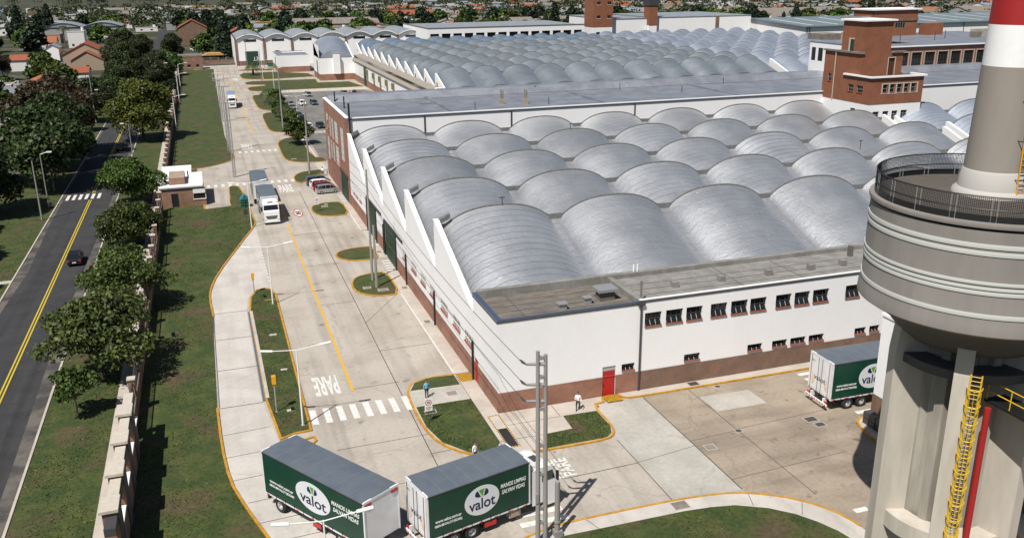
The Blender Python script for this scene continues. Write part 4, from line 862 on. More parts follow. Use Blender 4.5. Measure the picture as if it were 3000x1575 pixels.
obj('wall',MB().box(203.5,391,0,255,440,16.7),M['white'],f3); obj('roof',MB().box(203.3,390.8,16.72,255,440,16.95),M['tin'],f3); obj('pier',MB().box(235.5,390.6,0,237.2,390.98,16.8),M['bricko'],f3)
t1=thing('brick_tower','far square brick tower with small white framed windows above the white block','tower',(170.5,388,0))
obj('wall',MB().box(170.5,388,0,180,398,13.4),M['white'],t1); obj('brickwork',MB().box(170.4,387.9,13.4,180.1,398.1,36),M['brickt'],t1)
for z in (17.2,23.2,26.2,31):
    for x in (172.2,177.4):
        w_=obj('window',MB().box(x,387.8,z,x+1.6,387.86,z+1.3),M['glass'],t1); obj('frame',MB().box(x-.3,387.82,z-.3,x+1.9,387.88,z),M['cream'],w_)
for x in (172,177.4): obj('window',MB().box(x,387.9,9.8,x+1.8,387.98,11.2),M['glass'],t1)
t2=thing('brick_chimney','far square brick chimney shaft with a dark band beside the blank white blocks','chimney',(199.1,389,0))
obj('wall',MB().box(199.2,389.2,0,203.3,394,13.6),M['white'],t2); obj('brickwork',MB().box(199.1,389,13.6,203.4,394.5,26.5),M['brickt'],t2); obj('band',MB().box(198.8,388.7,22.2,203.7,394.8,25),M['dark'],t2); obj('brickwork',MB().box(199.6,389.4,26.5,202.9,394,38),M['bricko'],t2)
wh=thing('grey_warehouse','large warehouse with a blue-grey sheet roof, skylight strips and white gable','warehouse',(258,351,0))
g=MB(); g.poly([(258,351.5,0),(258,424.6,0),(258,424.6,13.4),(258,394,15),(258,351.5,13.2)]); g.wall((258,351.5),(1,0),170,0,13.2,[],.2); obj('wall',g,M['white'],wh)
r=MB(); r.poly([(257,350.6,13.3),(430,350.6,13.3),(430,394,15.2),(257,394,15.2)]); r.poly([(257,394,15.2),(430,394,15.2),(430,425.5,13.5),(257,425.5,13.5)]); r.box(257,350.5,12.9,430,350.7,13.28); r.poly([(257,350.6,12.9),(257,394,14.8),(257,394,15.2),(257,350.6,13.3)])
obj('roof',r,M['whroof'],wh)
for i in range(11):
    x=263+14*i; obj('skylight',MB().poly([(x,355,13.52),(x+1.6,355,13.52),(x+1.6,388,14.97),(x,388,14.97)]),M['tankl'],wh)
for x in (258.6,260,281,303,325,347,369): obj('drain_pipe',MB().tube([(x,351.2,0),(x,351.2,13)],.18,6),M['dark'],wh)
# ---- building beside the tank
rb=thing('side_building','white building with brick plinth and dark barred windows beside the water tower','building',(50.9,20,0))
ro=[(55.7-b,55.7-a,c,d) for a,b,c,d in ((38.2,40.6,8.6,11.4),(41.8,44.2,8.6,11.4),(34.5,37,8.6,11.4),(39.0,40.4,2.2,4.9),(41.2,42.6,2.2,4.9),(36.4,37.8,2.2,4.9),(33.5,35,2.2,4.9))]
obj('wall',MB().wall((50.9,55.7),(0,-1),8.7,0,9.2,[],.3).wall((50.9,47),(0,-1),27,0,13,[(o[0]-8.7,o[1]-8.7,o[2],o[3]) for o in ro],.3).box(51.3,21,0,62,47,13).box(50.95,47.02,0,62,55.7,9.1).box(50.9,46.7,9.2,51.3,47,13),M['white'],rb); obj('plinth',MB().wall((50.86,55.7),(0,-1),36,0,2.15,[],.03).wall((50.86,55.74),(1,0),11,0,2.15,[],.03).box(50.9,55.7,0,62,55.74,2.15),M['bricko'],rb)
windows(rb,(50.9,55.7),(0,-1),ro,.25,nx=5,nz=6,fm='frame')
obj('roof',MB().box(51.2,47.05,9.0,62,55.4,9.25),M['flatgrey'],rb); obj('coping',MB().box(50.8,47.05,9.2,51.2,55.8,9.4),M['white2'],rb)
ac=thing('condenser_stack','stacked dark condenser units on the kerb by the brick plinth under the water tower','condenser',(49.6,54,.12))
for i in range(2):
    for j in range(3): obj('unit',MB().box(49.35,52.7+j*.75,.12+i*.55,50.1,53.35+j*.75,.62+i*.55),M['dark'],ac)
# ---------------------------------------------------------------- water tower round a chimney
TX,TY=37.74,34.79
tk=thing('water_tower','grey round water tank on fins with a red and white banded chimney rising through it','water tower',(TX,TY,0))
c=(TX,TY)
obj('tank_wall',MB().lathe([(5.6,24.6),(5.74,24.58),(5.76,24.2),(5.80,20.3),(5.9,20.0),(5.93,19.5),(5.7,19.35)],96,c),M['tank'],tk,smooth=True)
obj('tank_rim',MB().lathe([(5.5,24.72),(5.84,24.72),(5.87,24.85),(5.84,24.95),(5.5,24.97)],96,c),M['tank'],tk,smooth=True)
for z,h_,b_ in ((23.75,.22,0),(23.4,.22,0),(22.0,.16,0),(21.75,.14,0),(21.5,.18,0),(20.35,.22,0)):
    obj('band',MB().lathe([(5.7,z),(5.80+.012*(24-z)*.9,z),(5.815+.012*(24-z)*.9,z+h_/2),(5.80+.012*(24-z)*.9,z+h_),(5.7,z+h_)],96,c),M['tankl'],tk,smooth=True)
M['bowl']=mat('sooted tank underside',(.085,.078,.072),.9)  # dark colour stands in for the shade under the tank
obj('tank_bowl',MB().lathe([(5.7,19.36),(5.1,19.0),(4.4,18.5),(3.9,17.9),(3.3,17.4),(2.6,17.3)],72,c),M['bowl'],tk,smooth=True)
obj('tank_deck',MB().lathe([(5.5,24.98),(1.4,25.25)],72,c),mat('tank deck felt',(.10,.086,.072),.9,dirt=.25),tk,smooth=True)
obj('stack',MB().lathe([(1.62,25.3),(1.50,26.5),(1.36,31.6)],64,c),M['stack'],tk,smooth=True)
obj('stack_band',MB().lathe([(1.36,31.6),(1.33,33.55)],64,c),M['white2'],tk,smooth=True); obj('stack_band',MB().lathe([(1.33,33.55),(1.27,36.0)],64,c),M['reds'],tk,smooth=True)
obj('stack_band',MB().lathe([(1.27,36.0),(1.2,39.0),(0,39.0)],64,c),M['white2'],tk,smooth=True)
obj('stack_skirt',MB().lathe([(1.95,25.2),(1.9,25.4),(1.7,25.55),(1.58,26.4),(1.5,26.5)],64,c),M['lightgrey'],tk,smooth=True)
# railing
rl=MB()
for z in (25.55,26.15): 
    rl.tube([(TX+5.6*math.cos(t*2*math.pi/72),TY+5.6*math.sin(t*2*math.pi/72),z) for t in range(73)],.035,6,cap=False)
rl.lathe([(5.58,25.0),(5.62,25.0),(5.62,25.28),(5.58,25.28)],72,c); rail=obj('railing',rl,M['black'],tk)
mesh_=MB()
for t in range(420):
    a=t*2*math.pi/420; mesh_.tube([(TX+5.6*math.cos(a),TY+5.6*math.sin(a),25.0),(TX+5.6*math.cos(a),TY+5.6*math.sin(a),26.15)],.013,3,cap=False)
for i in range(12): z=25.25+i*.075; mesh_.tube([(TX+5.6*math.cos(t*2*math.pi/72),TY+5.6*math.sin(t*2*math.pi/72),z) for t in range(73)],.013,3,cap=False)
obj('wire_mesh',mesh_,M['black'],rail)
for k in range(20):
    a=2*math.pi*(k+.5)/20; p=MB()
    for da in (-.022,.022): p.tube([(TX+5.6*math.cos(a+da),TY+5.6*math.sin(a+da),24.97),(TX+5.6*math.cos(a+da),TY+5.6*math.sin(a+da),26.15)],.022,5)
    obj('post',p,M['steel'],rail)
# fins and ribbed core
TOC=math.atan2(-TY,-TX)          # direction of the ladder fin
fin=MB()
for k in range(6):
    a=TOC+k*math.pi/3; d=Vector((math.cos(a),math.sin(a),0)); t=Vector((-d.y,d.x,0)); C=Vector((TX,TY,0))
    pts=[C+d*1.9,C+d*4.1,C+d*4.1,C+d*3.9,C+d*1.9]; zs=[3.05,3.05,16.6,18.6,18.6]
    f=MB(); wd=.42
    f.extr([tuple(Vector((p.x,p.y,z))-t*wd) for p,z in zip(pts,zs)],tuple(t*2*wd)); obj('fin',f,M['tankc'],tk)
core=[]
for i in range(96):
    a=2*math.pi*i/96; rr_=2.15+(.32 if (i//4)%2 else 0); core.append((TX+rr_*math.cos(a),TY+rr_*math.sin(a)))
obj('core',MB().prism(core,3.05,17.6),mat('weathered shaft concrete',(.40,.37,.32),.85,col2=(.29,.265,.225),scale=.8,dirt=.2,stretch=(1,1,.15)),tk)  # tone lowered to paint shade into the gaps between the fins
for z0,z1,rr in ((5.9,6.9,3.55),(16.1,16.6,3.7)): obj('collar',MB().lathe([(2.4,z0),(rr,z0),(rr,z1),(2.4,z1)],72,c),M['bowl' if z0>10 else 'tankc'],tk)  # upper collar takes the same painted shade as the underside
# caged ladder on the fin that faces the road
d=Vector((math.cos(TOC),math.sin(TOC),0)); t=Vector((-d.y,d.x,0)); C=Vector((TX,TY,0)); 
B0=C+d*4.22-t*(-.62)
ld=MB()
for s in (-.25,.25): ld.tube([B0+t*s+Vector((0,0,3.3)),B0+t*s+Vector((0,0,16.8))],.045,8)
for i in range(56): ld.tube([B0-t*.25+Vector((0,0,3.5+i*.24)),B0+t*.25+Vector((0,0,3.5+i*.24))],.02,5)
L_=obj('ladder',ld,M['yellow'],tk)
cg=MB()
for i in range(13):
    z=5.0+i*.93; cg.tube([B0+t*(.36*math.cos(q*math.pi/12-math.pi/2+math.pi/2+0))+d*(.62*math.sin(q*math.pi/12))+Vector((0,0,z)) for q in range(13)],.028,6)
for q in (2,4,6,8,10): cg.tube([B0+t*(.36*math.cos(q*math.pi/12))+d*(.62*math.sin(q*math.pi/12))+Vector((0,0,5.0)),B0+t*(.36*math.cos(q*math.pi/12))+d*(.62*math.sin(q*math.pi/12))+Vector((0,0,16.1))],.014,5)
obj('cage',cg,M['yellow'],L_)
# ladder on the chimney
a=TOC+.75; d2=Vector((math.cos(a),math.sin(a),0)); t2=Vector((-d2.y,d2.x,0)); ld=MB()
for s in (-.2,.2): ld.tube([C+d2*1.78+t2*s+Vector((0,0,25.4)),C+d2*1.62+t2*s+Vector((0,0,33))],.035,8)
L2=obj('ladder',ld,M['yellowd'],tk); ld=MB()
for i in range(26): r_=1.78-.16*i/26; ld.tube([C+d2*r_-t2*.2+Vector((0,0,25.6+i*.29)),C+d2*r_+t2*.2+Vector((0,0,25.6+i*.29))],.018,5)
for z in (26.2,28.1,30): 
    for s in (-.2,.2): ld.tube([C+d2*1.3+t2*s*1.6+Vector((0,0,z)),C+d2*1.8+t2*s+Vector((0,0,z))],.025,5)
obj('rung',ld,M['black'],L2)
# red riser pipe
P1=C+d*3.4+t*1.35; obj('riser_pipe',MB().tube([P1+Vector((0,0,3.05)),P1+Vector((0,0,14.8))],.165,14).tube([P1+Vector((0,0,6.2)),P1+Vector((0,0,6.4))],.29,14),M['reds'],tk)
# steel landing hung on the tank side
wk_=thing('landing','dark steel landing with yellow handrails on the right side of the water tower','landing',(38.6,28,14.9))
obj('deck',MB().box(36.6,23.5,14.82,40.7,32.2,14.96),M['black'],wk_)
for x in (36.66,40.64):
    r=MB()
    for z in (15.45,16.0): r.tube([(x,23.6,z),(x,32.1,z)],.03,6)
    for i in range(7): r.tube([(x,23.6+i*1.416,14.96),(x,23.6+i*1.416,16.0)],.028,6)
    obj('handrail',r,M['yellow'],wk_)
for x in (36.9,40.4): obj('leg',MB().box(x-.12,23.7,3.05,x+.12,23.95,14.8),M['dark'],wk_)
# set the tower to its true size: it stands a little farther out than first drawn
SF=12/11; off=36-36*SF
def desc(o):
    for c in kids(o):
        yield c
        yield from desc(c)
for root,dz in ((tk,off),(wk_,0)):
    for o_ in list(desc(root)): o_.data.transform(Matrix.Translation((0,0,dz))@Matrix.Scale(SF,4))
tk.location=(TX*SF,TY*SF,0); wk_.location=(38.6*SF,28*SF,14.9*SF+off)
# ---------------------------------------------------------------- vehicles
RX=Matrix.Rotation(R(90),3,'X')
def wheel(parent,x,y,r,w_,twin=False):
    s=1 if y>0 else -1; b=MB()
    prof=[(r*.55,-w_/2),(r*.93,-w_/2),(r,-w_*.36),(r,w_*.36),(r*.93,w_/2),(r*.55,w_/2)]
    n=22
    for q in range(len(prof)-1):
        for i in range(n):
            a0,a1=2*math.pi*i/n,2*math.pi*(i+1)/n
            P=lambda p,a:(x+p[0]*math.cos(a),y+p[1],r+p[0]*math.sin(a))
            b.poly([P(prof[q],a0),P(prof[q],a1),P(prof[q+1],a1),P(prof[q+1],a0)])
    t=obj('wheel',b,M['tyre'],parent,smooth='all'); b=MB(); yo=y+s*w_*.42
    for r0,y0,r1,y1 in ((r*.62,s*w_*.5,r*.5,s*w_*.44),(r*.5,s*w_*.44,r*.42,s*w_*.1),(r*.42,s*w_*.1,r*.2,s*w_*.2),(r*.2,s*w_*.2,0.001,s*w_*.32)):
        for i in range(n):
            a0,a1=2*math.pi*i/n,2*math.pi*(i+1)/n
            b.poly([(x+r0*math.cos(a0),y+y0,r+r0*math.sin(a0)),(x+r0*math.cos(a1),y+y0,r+r0*math.sin(a1)),(x+r1*math.cos(a1),y+y1,r+r1*math.sin(a1)),(x+r1*math.cos(a0),y+y1,r+r1*math.sin(a0))])
    obj('rim',b,M['rim'],t); return t
def print_side(par,L,W,zb,zt,s):
    # lettering and oval emblem on a curtain; s=-1 right side, +1 left side
    rot=RX if s<0 else Matrix.Rotation(R(180),3,'Z')@RX
    Y=s*(W/2+.022); hh=zt-zb; sc=hh/3.2
    X=lambda u:u if s<0 else L-u
    cx=L*.515; cz=zb+hh*.5
    e=MB(); n=48
    e.poly([(X(cx+1.42*sc*math.cos(k*2*math.pi/n)*L/8.6),Y,cz+1.06*sc*math.sin(k*2*math.pi/n)) for k in range(n)])
    ov=obj('oval_emblem',e,M['oval'],par)
    g=MB()
    def fan(cx_,a0,a1,r0,r1,m_):
        p=[]
        for k in range(9): a=R(a0+(a1-a0)*k/8); p.append((X(cx_+r1*math.cos(a)),Y+s*.008,cz+.12*sc+r1*math.sin(a)))
        p.append((X(cx_),Y+s*.008,cz+.12*sc+r0)); g.poly(p,m_)
    def wedge(pts,m_): g.poly([(X(cx+p[0]*sc),Y+s*.008,cz+p[1]*sc) for p in pts],m_)
    wedge([(-.24,.78),(.20,.80),(.02,.24)],1)
    wedge([(-.32,.76),(-.46,.68),(-.53,.5),(-.5,.36),(-.3,.28),(-.08,.26)],0); wedge([(.28,.78),(.42,.7),(.5,.52),(.47,.38),(.3,.29),(.12,.26)],0)
    obj('emblem_leaf',g,[M['navy'],M['leafp']],ov)
    text('emblem_lettering','valot',1,M['navy'],ov,(X(cx),Y+s*.008,cz-.62*sc),rot,width=2.15*sc*L/8.6,height=.78*sc,bold=.012)
    for st,u,z,w_,h_,sh in (('www.valot.com.ar',L*.19,zb+hh*.33,2.2,.22,0),('0800-88VALOT(82568)',L*.19,zb+hh*.22,2.3,.22,0),('MANOS LIMPIAS',L*.83,zb+hh*.60,2.3,.30,.2),('SALVAN VIDAS',L*.83,zb+hh*.46,2.1,.30,.2)):
        text('lettering',st,1,M['wtext'],par,(X(u),Y+s*.002,z),rot,width=w_*sc*L/9.2,height=h_*sc,shear=sh,bold=.015)
def box_body(t,L,W,zb,zt,side='curtain',roof='troof',prints=True,front=False,rear=True):
    b=obj('cargo_box',MB().box(0,-W/2,zb,L,W/2,zt-.06),M['twhite'],t)
    for s in (-1,1):
        c=MB(); y=s*W/2
        c.box(.09,min(y,y+s*.02),zb+.06,L-.09,max(y,y+s*.02),zt-.2); cu=obj('curtain',c,M[side],t)
        if prints: print_side(cu,L,W,zb,zt,s)
        k=MB(); k.box(.0,min(y,y+s*.03),zt-.2,L,max(y,y+s*.03),zt-.1); obj('top_rail',k,M['chassis'],t)
        k=MB(); k.box(0,min(y,y+s*.035),zb-.06,L,max(y,y+s*.035),zb+.05); obj('side_rail',k,M['twhite'],t)
        for i in range(7): x=.4+i*(L-.8)/6; obj('reflector',MB().box(x-.15,min(y+s*.03,y+s*.05),zb-.03,x+.15,max(y+s*.03,y+s*.05),zb+.02),M['lred'],t)
        for i in range(11): x=.3+i*(L-.6)/10; obj('strap',MB().box(x,min(y+s*.02,y+s*.045),zb-.25,x+.05,max(y+s*.02,y+s*.045),zb+.25),M['chassis'],t)
    r=MB(); n=8; pr=[(-W/2-.02,zt-.1)]+[(-W/2-.02+(W+.04)*i/n,zt-.03+.06*math.sin(math.pi*i/n)) for i in range(n+1)]+[(W/2+.02,zt-.1)]
    r.extr([(0.0,p[0],p[1]) for p in pr],(L,0,0)); ro_=obj('roof',r,M[roof],t)
    se=MB()
    for i in range(1,7): x=L*i/7; se.extr([(x,p[0]*.995,p[1]+.006) for p in pr[1:-1]]+[(x,W/2-.03,zt-.05),(x,-W/2+.03,zt-.05)],(.025,0,0))
    obj('roof_seam',se,M['tseam'],ro_)
    for x0,x1 in ((-.03,.08),(L-.08,L+.03)):
        f=MB(); f.box(x0,-W/2-.03,zb-.05,x1,-W/2+.06,zt-.02).box(x0,W/2-.06,zb-.05,x1,W/2+.03,zt-.02).box(x0,-W/2+.06,zt-.16,x1,W/2-.06,zt+.01)
        obj('corner_frame',f,M['twhite'],t)
    if rear:
        d=MB()
        for y in (-W/2+.1,-.05): 
            pass
        for y0,y1 in ((-W/2+.1,-.03),(.03,W/2-.1)):
            o_=obj('rear_door',MB().box(-.06,y0,zb+.05,-.031,y1,zt-.2),M['twhite'],t)
            k=MB()
            for y in (y0+.25,y1-.2): k.tube([(-.09,y,zb-.05),(-.09,y,zt-.18)],.02,6)
            obj('lock_rod',k,M['dark'],o_)
            s=1 if y0<0 else -1; ym=(y0+y1)/2
            h_=MB(); pal=[(-.28,.45),(-.1,.5),(.05,.8),(.12,1.2),(.05,1.55),(-.02,1.5),(-.05,1.2),(-.12,1.0),(-.16,1.35),(-.24,1.55),(-.3,1.5),(-.28,1.1),(-.33,.8)]
            h_.poly([(-.066,ym+s*p[0],zb+p[1]*(zt-zb)/3.2) for p in pal]); obj('hand_print',h_,M['flesh'],o_)
        mr=Matrix.Rotation(R(-90),3,'Z')@RX
        text('door_lettering','valot',1,M['navy'],t,(-.075,0,zb+(zt-zb)*.33),mr,width=W*.5,height=.45)
        for k_,c_ in enumerate(('bluew','yhouse','leafp')): obj('door_badge',MB().box(-.07,W/2-.75+k_*.16,zt-.75,-.063,W/2-.63+k_*.16,zt-.6),M[c_],t)
        rs=MB()
        for i in range(10): y=-W/2+.12+i*(W-.3)/9.3; rs.poly([(-.064,y,zb+.08),(-.064,y+.1,zb+.08),(-.064,y+.17,zb+.18),(-.064,y+.07,zb+.18)])
        obj('hazard_strip',rs,M['lred'],t)
def chassis(t,x0,x1,W,zb,axles,r=.52):
    c=MB(); 
    for y in (-.45,.35): c.box(x0,y,r*1.25,x1,y+.1,zb-.02)
    for x in np.arange(x0+.5,x1,1.6): c.box(x,-.35,r*1.25+.05,x+.08,.35,zb-.05)
    for x in axles: c.box(x-.06,-W/2+.3,r-.06,x+.06,W/2-.3,r+.06)
    obj('chassis',c,M['chassis'],t)
    for x in axles:
        for s in (-1,1): wheel(t,x,s*(W/2-.28),r,.5)
def bumper(t,W,x=-.2,z=.55):
    b=obj('rear_bumper',MB().box(x-.12,-W/2+.05,z,x,W/2-.05,z+.16).box(x,-.9,z+.03,x+.4,-.78,z+.5).box(x,.78,z+.03,x+.4,.9,z+.5),M['twhite'],t)
    k=MB()
    for i in range(8): y=-W/2+.1+i*(W-.2)/8; k.poly([(x-.125,y,z),(x-.125,y+.14,z),(x-.125,y+.22,z+.16),(x-.125,y+.08,z+.16)])
    obj('hazard_strip',k,M['lred'],b)
    for s in (-1,1): obj('tail_lamp',MB().box(x-.02,s*(W/2-.35)-.15,z+.2,x+.05,s*(W/2-.35)+.15,z+.36),M['lred'],t)
def cab(t,x0,W,zt,Lc=2.2):
    # x0 = back of the cab, faces +x
    w_=W/2-.02; x1=x0+Lc; pr=[(x0,.75),(x0,zt-.1),(x0+.25,zt),(x0+Lc*.55,zt),(x1-.42,zt-.18),(x1-.12,zt-1.05),(x1,zt-1.2),(x1+.03,.9),(x1-.05,.45),(x0+Lc*.5,.45),(x0+Lc*.45,.75)]
    b=MB().extr([(p[0],-w_,p[1]) for p in pr],(0,2*w_,0)); cb=obj('cab',b,M['carwhite'],t); 
    m_=cb.modifiers.new('b','BEVEL'); m_.width=.07; m_.segments=2; m_.limit_method='ANGLE'
    z0=zt-1.08; wp=[(x1-.155,zt-1.0),(x1-.425,zt-.27)]
    g=MB().poly([(wp[0][0]+.03,-w_+.12,wp[0][1]),(wp[0][0]+.03,w_-.12,wp[0][1]),(wp[1][0]+.045,w_-.16,wp[1][1]),(wp[1][0]+.045,-w_+.16,wp[1][1])]); obj('windscreen',g,M['carglass'],t)
    for s in (-1,1):
        y=s*(w_+.012); obj('side_window',MB().extr([(x0+.75,y,zt-1.05),(x1-.3,y,zt-1.05),(x1-.52,y,zt-.35),(x0+.75,y,zt-.35)],(0,s*.012,0)),M['carglass'],t)
        mr=MB().box(x1-.28,min(y+s*.08,y+s*.3),zt-1.15,x1-.16,max(y+s*.08,y+s*.3),zt-.45); mr.box(x1-.25,min(y,y+s*.1),zt-.6,x1-.19,max(y,y+s*.1),zt-.54); obj('mirror',mr,M['black'],t)
        obj('headlight',MB().extr([(x1+.02,s*(w_-.45),.72),(x1+.02,s*(w_-.08),.72),(x1+.02,s*(w_-.08),.98),(x1+.02,s*(w_-.35),.92)],(.04,0,0)),M['lens'],t)
        obj('step',MB().box(x0+.6,min(y,y+s*.03),.42,x0+1.1,max(y,y+s*.03),.75),M['chassis'],t)
    gr=MB().extr([(x1+.02,-w_+.3,1.42),(x1+.02,w_-.3,1.42),(x1+.02,w_-.55,.95),(x1+.02,-w_+.55,.95)],(.035,0,0)); obj('grille',gr,M['black'],t)
    sl_=MB()
    for k in range(3): sl_.box(x1+.055,-w_+.5,1.05+k*.12,x1+.07,w_-.5,1.08+k*.12)
    obj('grille_slat',sl_,M['steel'],t)
    obj('bumper',MB().box(x1-.1,-w_+.02,.42,x1+.09,w_-.02,.70),M['carwhite'],t); obj('number_plate',MB().box(x1+.09,-.26,.48,x1+.105,.26,.62),M['framew'],t)
    obj('roof_hatch',MB().box(x0+.7,-.4,zt,x0+1.3,.4,zt+.05),M['dark'],t)
    k=MB().extr([(x0+.05,-w_+.2,zt-.02),(x0+.9,-w_+.2,zt-.02),(x0+.05,-w_+.2,zt+.32)],(0,2*w_-.4,0)); obj('roof_deflector',k,M['carwhite'],t)
    for s in (-1,1): wheel(t,x0+Lc*.45,s*(W/2-.22),.5,.32)
def place(t,x,y,rz): t.location=(x,y,0); t.rotation_euler=(0,0,rz); return t
# near drawbar trailer and near rigid lorry
tA=thing('trailer','green curtain-sided trailer with a white oval emblem, jackknifed on the pale lane','trailer')
WA,LA=3.0,10.7
box_body(tA,LA,WA,1.12,4.42); chassis(tA,.4,LA-.3,WA,1.12,[1.55,LA-2.6,LA-1.4],.55)
obj('mudguard',MB().box(.5,-WA/2+.05,1.0,.6,WA/2-.05,1.1).box(.05,-WA/2+.1,.6,.25,WA/2-.1,.85),M['chassis'],tA)
obj('side_box',MB().box(5.2,-WA/2+.05,.45,6.2,-WA/2+.5,.98),M['chassis'],tA); obj('red_plate',MB().box(5.25,-WA/2+.02,.55,6.1,-WA/2+.045,.85),M['lred'],tA)
obj('drawbar',MB().box(LA,-.1,.6,LA+2.0,.1,.78).box(LA-.2,-.5,.62,LA+.9,-.35,.76).box(LA-.2,.35,.62,LA+.9,.5,.76),M['chassis'],tA)
for s in (-1,1): obj('marker_lamp',MB().box(LA+.03,s*1.15-.28,4.02,LA+.06,s*1.15+.28,4.22),M['lred'],tA)
place(tA,2.35,59.8,math.atan2(-9.1,5.63))
def rigid(name_label,W,L,zb,zt,Lc,cabzt,**k):
    t=thing('box_lorry',name_label,'lorry'); box_body(t,L,W,zb,zt,**k); chassis(t,.3,L+.4,W,zb,[1.9,3.3],.52); bumper(t,W); cab(t,L+.35,W-.15,cabzt,Lc); return t
tB=rigid('green curtain-sided lorry with white cab crossing the foreground, right half of the jackknifed pair',3.0,7.95,1.12,4.42,2.15,3.45)
obj('side_box',MB().box(4.2,-1.45,.42,5.3,-1.0,.98),M['chassis'],tB); obj('red_plate',MB().box(4.3,-1.48,.5,5.2,-1.455,.85),M['lred'],tB); obj('fuel_tank',MB().box(6.3,-1.45,.45,7.2,-.9,1.0),M['tan'],tB)
tB['tail']=1; del tB['tail']
place(tB,10.3,50.75,math.atan2(1.99,7.75))
tC=rigid('green curtain-sided lorry parked with its rear doors showing, behind the water tower',3.1,8.0,1.15,4.55,2.1,3.5); place(tC,48.0,59.0,R(-1))
tM=rigid('white-cabbed lorry with grey roof and an emblem on its side, waiting by the green bin',2.6,8.9,1.1,3.95,2.1,3.3,side='tgrey',rear=False); place(tM,7.55,149.6,R(-89))
for s in (-.95,.95): obj('marker_lamp',MB().box(8.93,s-.25,3.55,8.97,s+.25,3.72),M['lred'],tM)
tN=thing('trailer','grey-roofed trailer coupled behind the white-cabbed lorry on the factory road','trailer'); box_body(tN,10.3,2.6,1.1,3.95,side='tgrey',prints=False,rear=False); chassis(tN,.4,10.1,2.6,1.1,[1.6,8.0,9.0]); place(tN,7.25,162.2,R(-90))
for s in (-.95,.95): obj('marker_lamp',MB().box(10.33,s-.25,3.55,10.37,s+.25,3.72),M['lred'],tN)
obj('drawbar',MB().box(10.3,-.1,.6,11.9,.1,.75),M['chassis'],tN)
tF=rigid('far lorry with blue roof, blue sides and white cab driving down the road',2.35,9.0,1.1,3.9,2.1,3.3,side='tblue',roof='troofb',prints=False,rear=False); place(tF,7.55,286.6,R(-91))
# cars
def car_proto(paint,L=4.0,W=1.72,Hh=1.5,kind='hatch'):
    t=thing('car','car','car'); hl=L/2
    if kind=='hatch': roofp=[(-.47,.62),(-.42,.93),(-.33,1.0),(.05,1.0),(.20,.95),(.40,.62)]
    elif kind=='sedan': roofp=[(-.40,.62),(-.24,.94),(-.12,1.0),(.08,1.0),(.2,.95),(.36,.62)]
    else: roofp=[(-.49,.62),(-.46,.95),(-.4,1.0),(.12,1.0),(.22,.95),(.36,.62)]
    low=[(-.5,.20),(-.5,.48),(-.485,.62)]+[(.40,.62),(.47,.52),(.5,.42),(.5,.20)]
    prof=[(-.5,.2),(-.5,.5),(-.48,.63)]+([(-.40,.64)] if kind=='sedan' else [])+[(.36,.63),(.46,.54),(.5,.42),(.5,.2)]
    b=MB(); n=len(prof); secs=[(-1,.80),(-.92,1),(.92,1),(1,.80)]
    ring=[]
    for yy,sc in secs:
        k=len(b.v); ring.append(k)
        for px,pz in prof:
            x=px*L*(1 if abs(yy)<1 else .985); z=.18*Hh+(pz*Hh-.2*Hh)*(1 if abs(yy)<1 else .9)+.02
            b.v.append((x,yy*W/2,z))
    for q in range(3):
        for i in range(n): j=(i+1)%n; b.f.append((ring[q]+i,ring[q]+j,ring[q+1]+j,ring[q+1]+i)); b.m.append(0)
    b.f.append(tuple(ring[0]+i for i in range(n))); b.f.append(tuple(ring[-1]+i for i in range(n))); b.m+=[0,0]
    bd=obj('body',b,M[paint],t); mo=bd.modifiers.new('b','BEVEL'); mo.width=.07; mo.segments=2; mo.limit_method='ANGLE'; mo.angle_limit=R(25)
    g=MB(); r0=len(g.v); wt=.74; w0=.92
    for s in (-1,1):
        for px,pz in roofp: f=(pz-.62)/.38; g.v.append((px*L,s*W/2*(w0+(wt-w0)*f),pz*Hh))
    k=len(roofp)
    for i in range(k-1): g.f.append((i,i+1,k+i+1,k+i)); g.m.append(1 if (0<i<k-2 and not (i==1 and kind=='x')) else 0)
    g.f+=[tuple(range(k)),tuple(range(k,2*k))]; g.m+=[0,0]
    cbn=obj('cabin',g,[M['carglass'],M[paint]],t); 
    for s in (-1,1):
        for p0,p1,r_ in [((xa*L,s*W/2*.925,.62*Hh),(xa*L*.95,s*W/2*.765,.97*Hh),.035) for xa in (-.10,.11)]+[((roofp[0][0]*L,s*W/2*.92,.62*Hh),(roofp[1][0]*L,s*W/2*.79,.92*Hh),.06),((roofp[-1][0]*L,s*W/2*.92,.62*Hh),(roofp[-2][0]*L,s*W/2*.77,.95*Hh),.045)]:
            obj('pillar',MB().tube([p0,p1],r_,5),M[paint],cbn)
        obj('headlight',MB().box(.455*L,min(s*W*.28,s*W*.45),.40*Hh,.492*L,max(s*W*.28,s*W*.45),.50*Hh),M['lens'],t)
        obj('tail_lamp',MB().box(-.503*L,min(s*W*.36,s*W*.48),.44*Hh,-.47*L,max(s*W*.36,s*W*.48),.60*Hh),M['lred'],t)
        obj('mirror',MB().box(.2*L,min(s*W*.47,s*W*.57),.62*Hh,.24*L,max(s*W*.47,s*W*.57),.71*Hh),M[paint],t)
        for x in (-.30*L,.31*L): wheel(t,x,s*(W/2-.10),.31,.22)
    obj('grille',MB().box(.49*L,-.5,.25*Hh,.505*L,.5,.38*Hh),M['black'],t); obj('number_plate',MB().box(-.512*L,-.24,.34*Hh,-.50*L,.24,.42*Hh),M['framew'],t)
    return t
P_={}
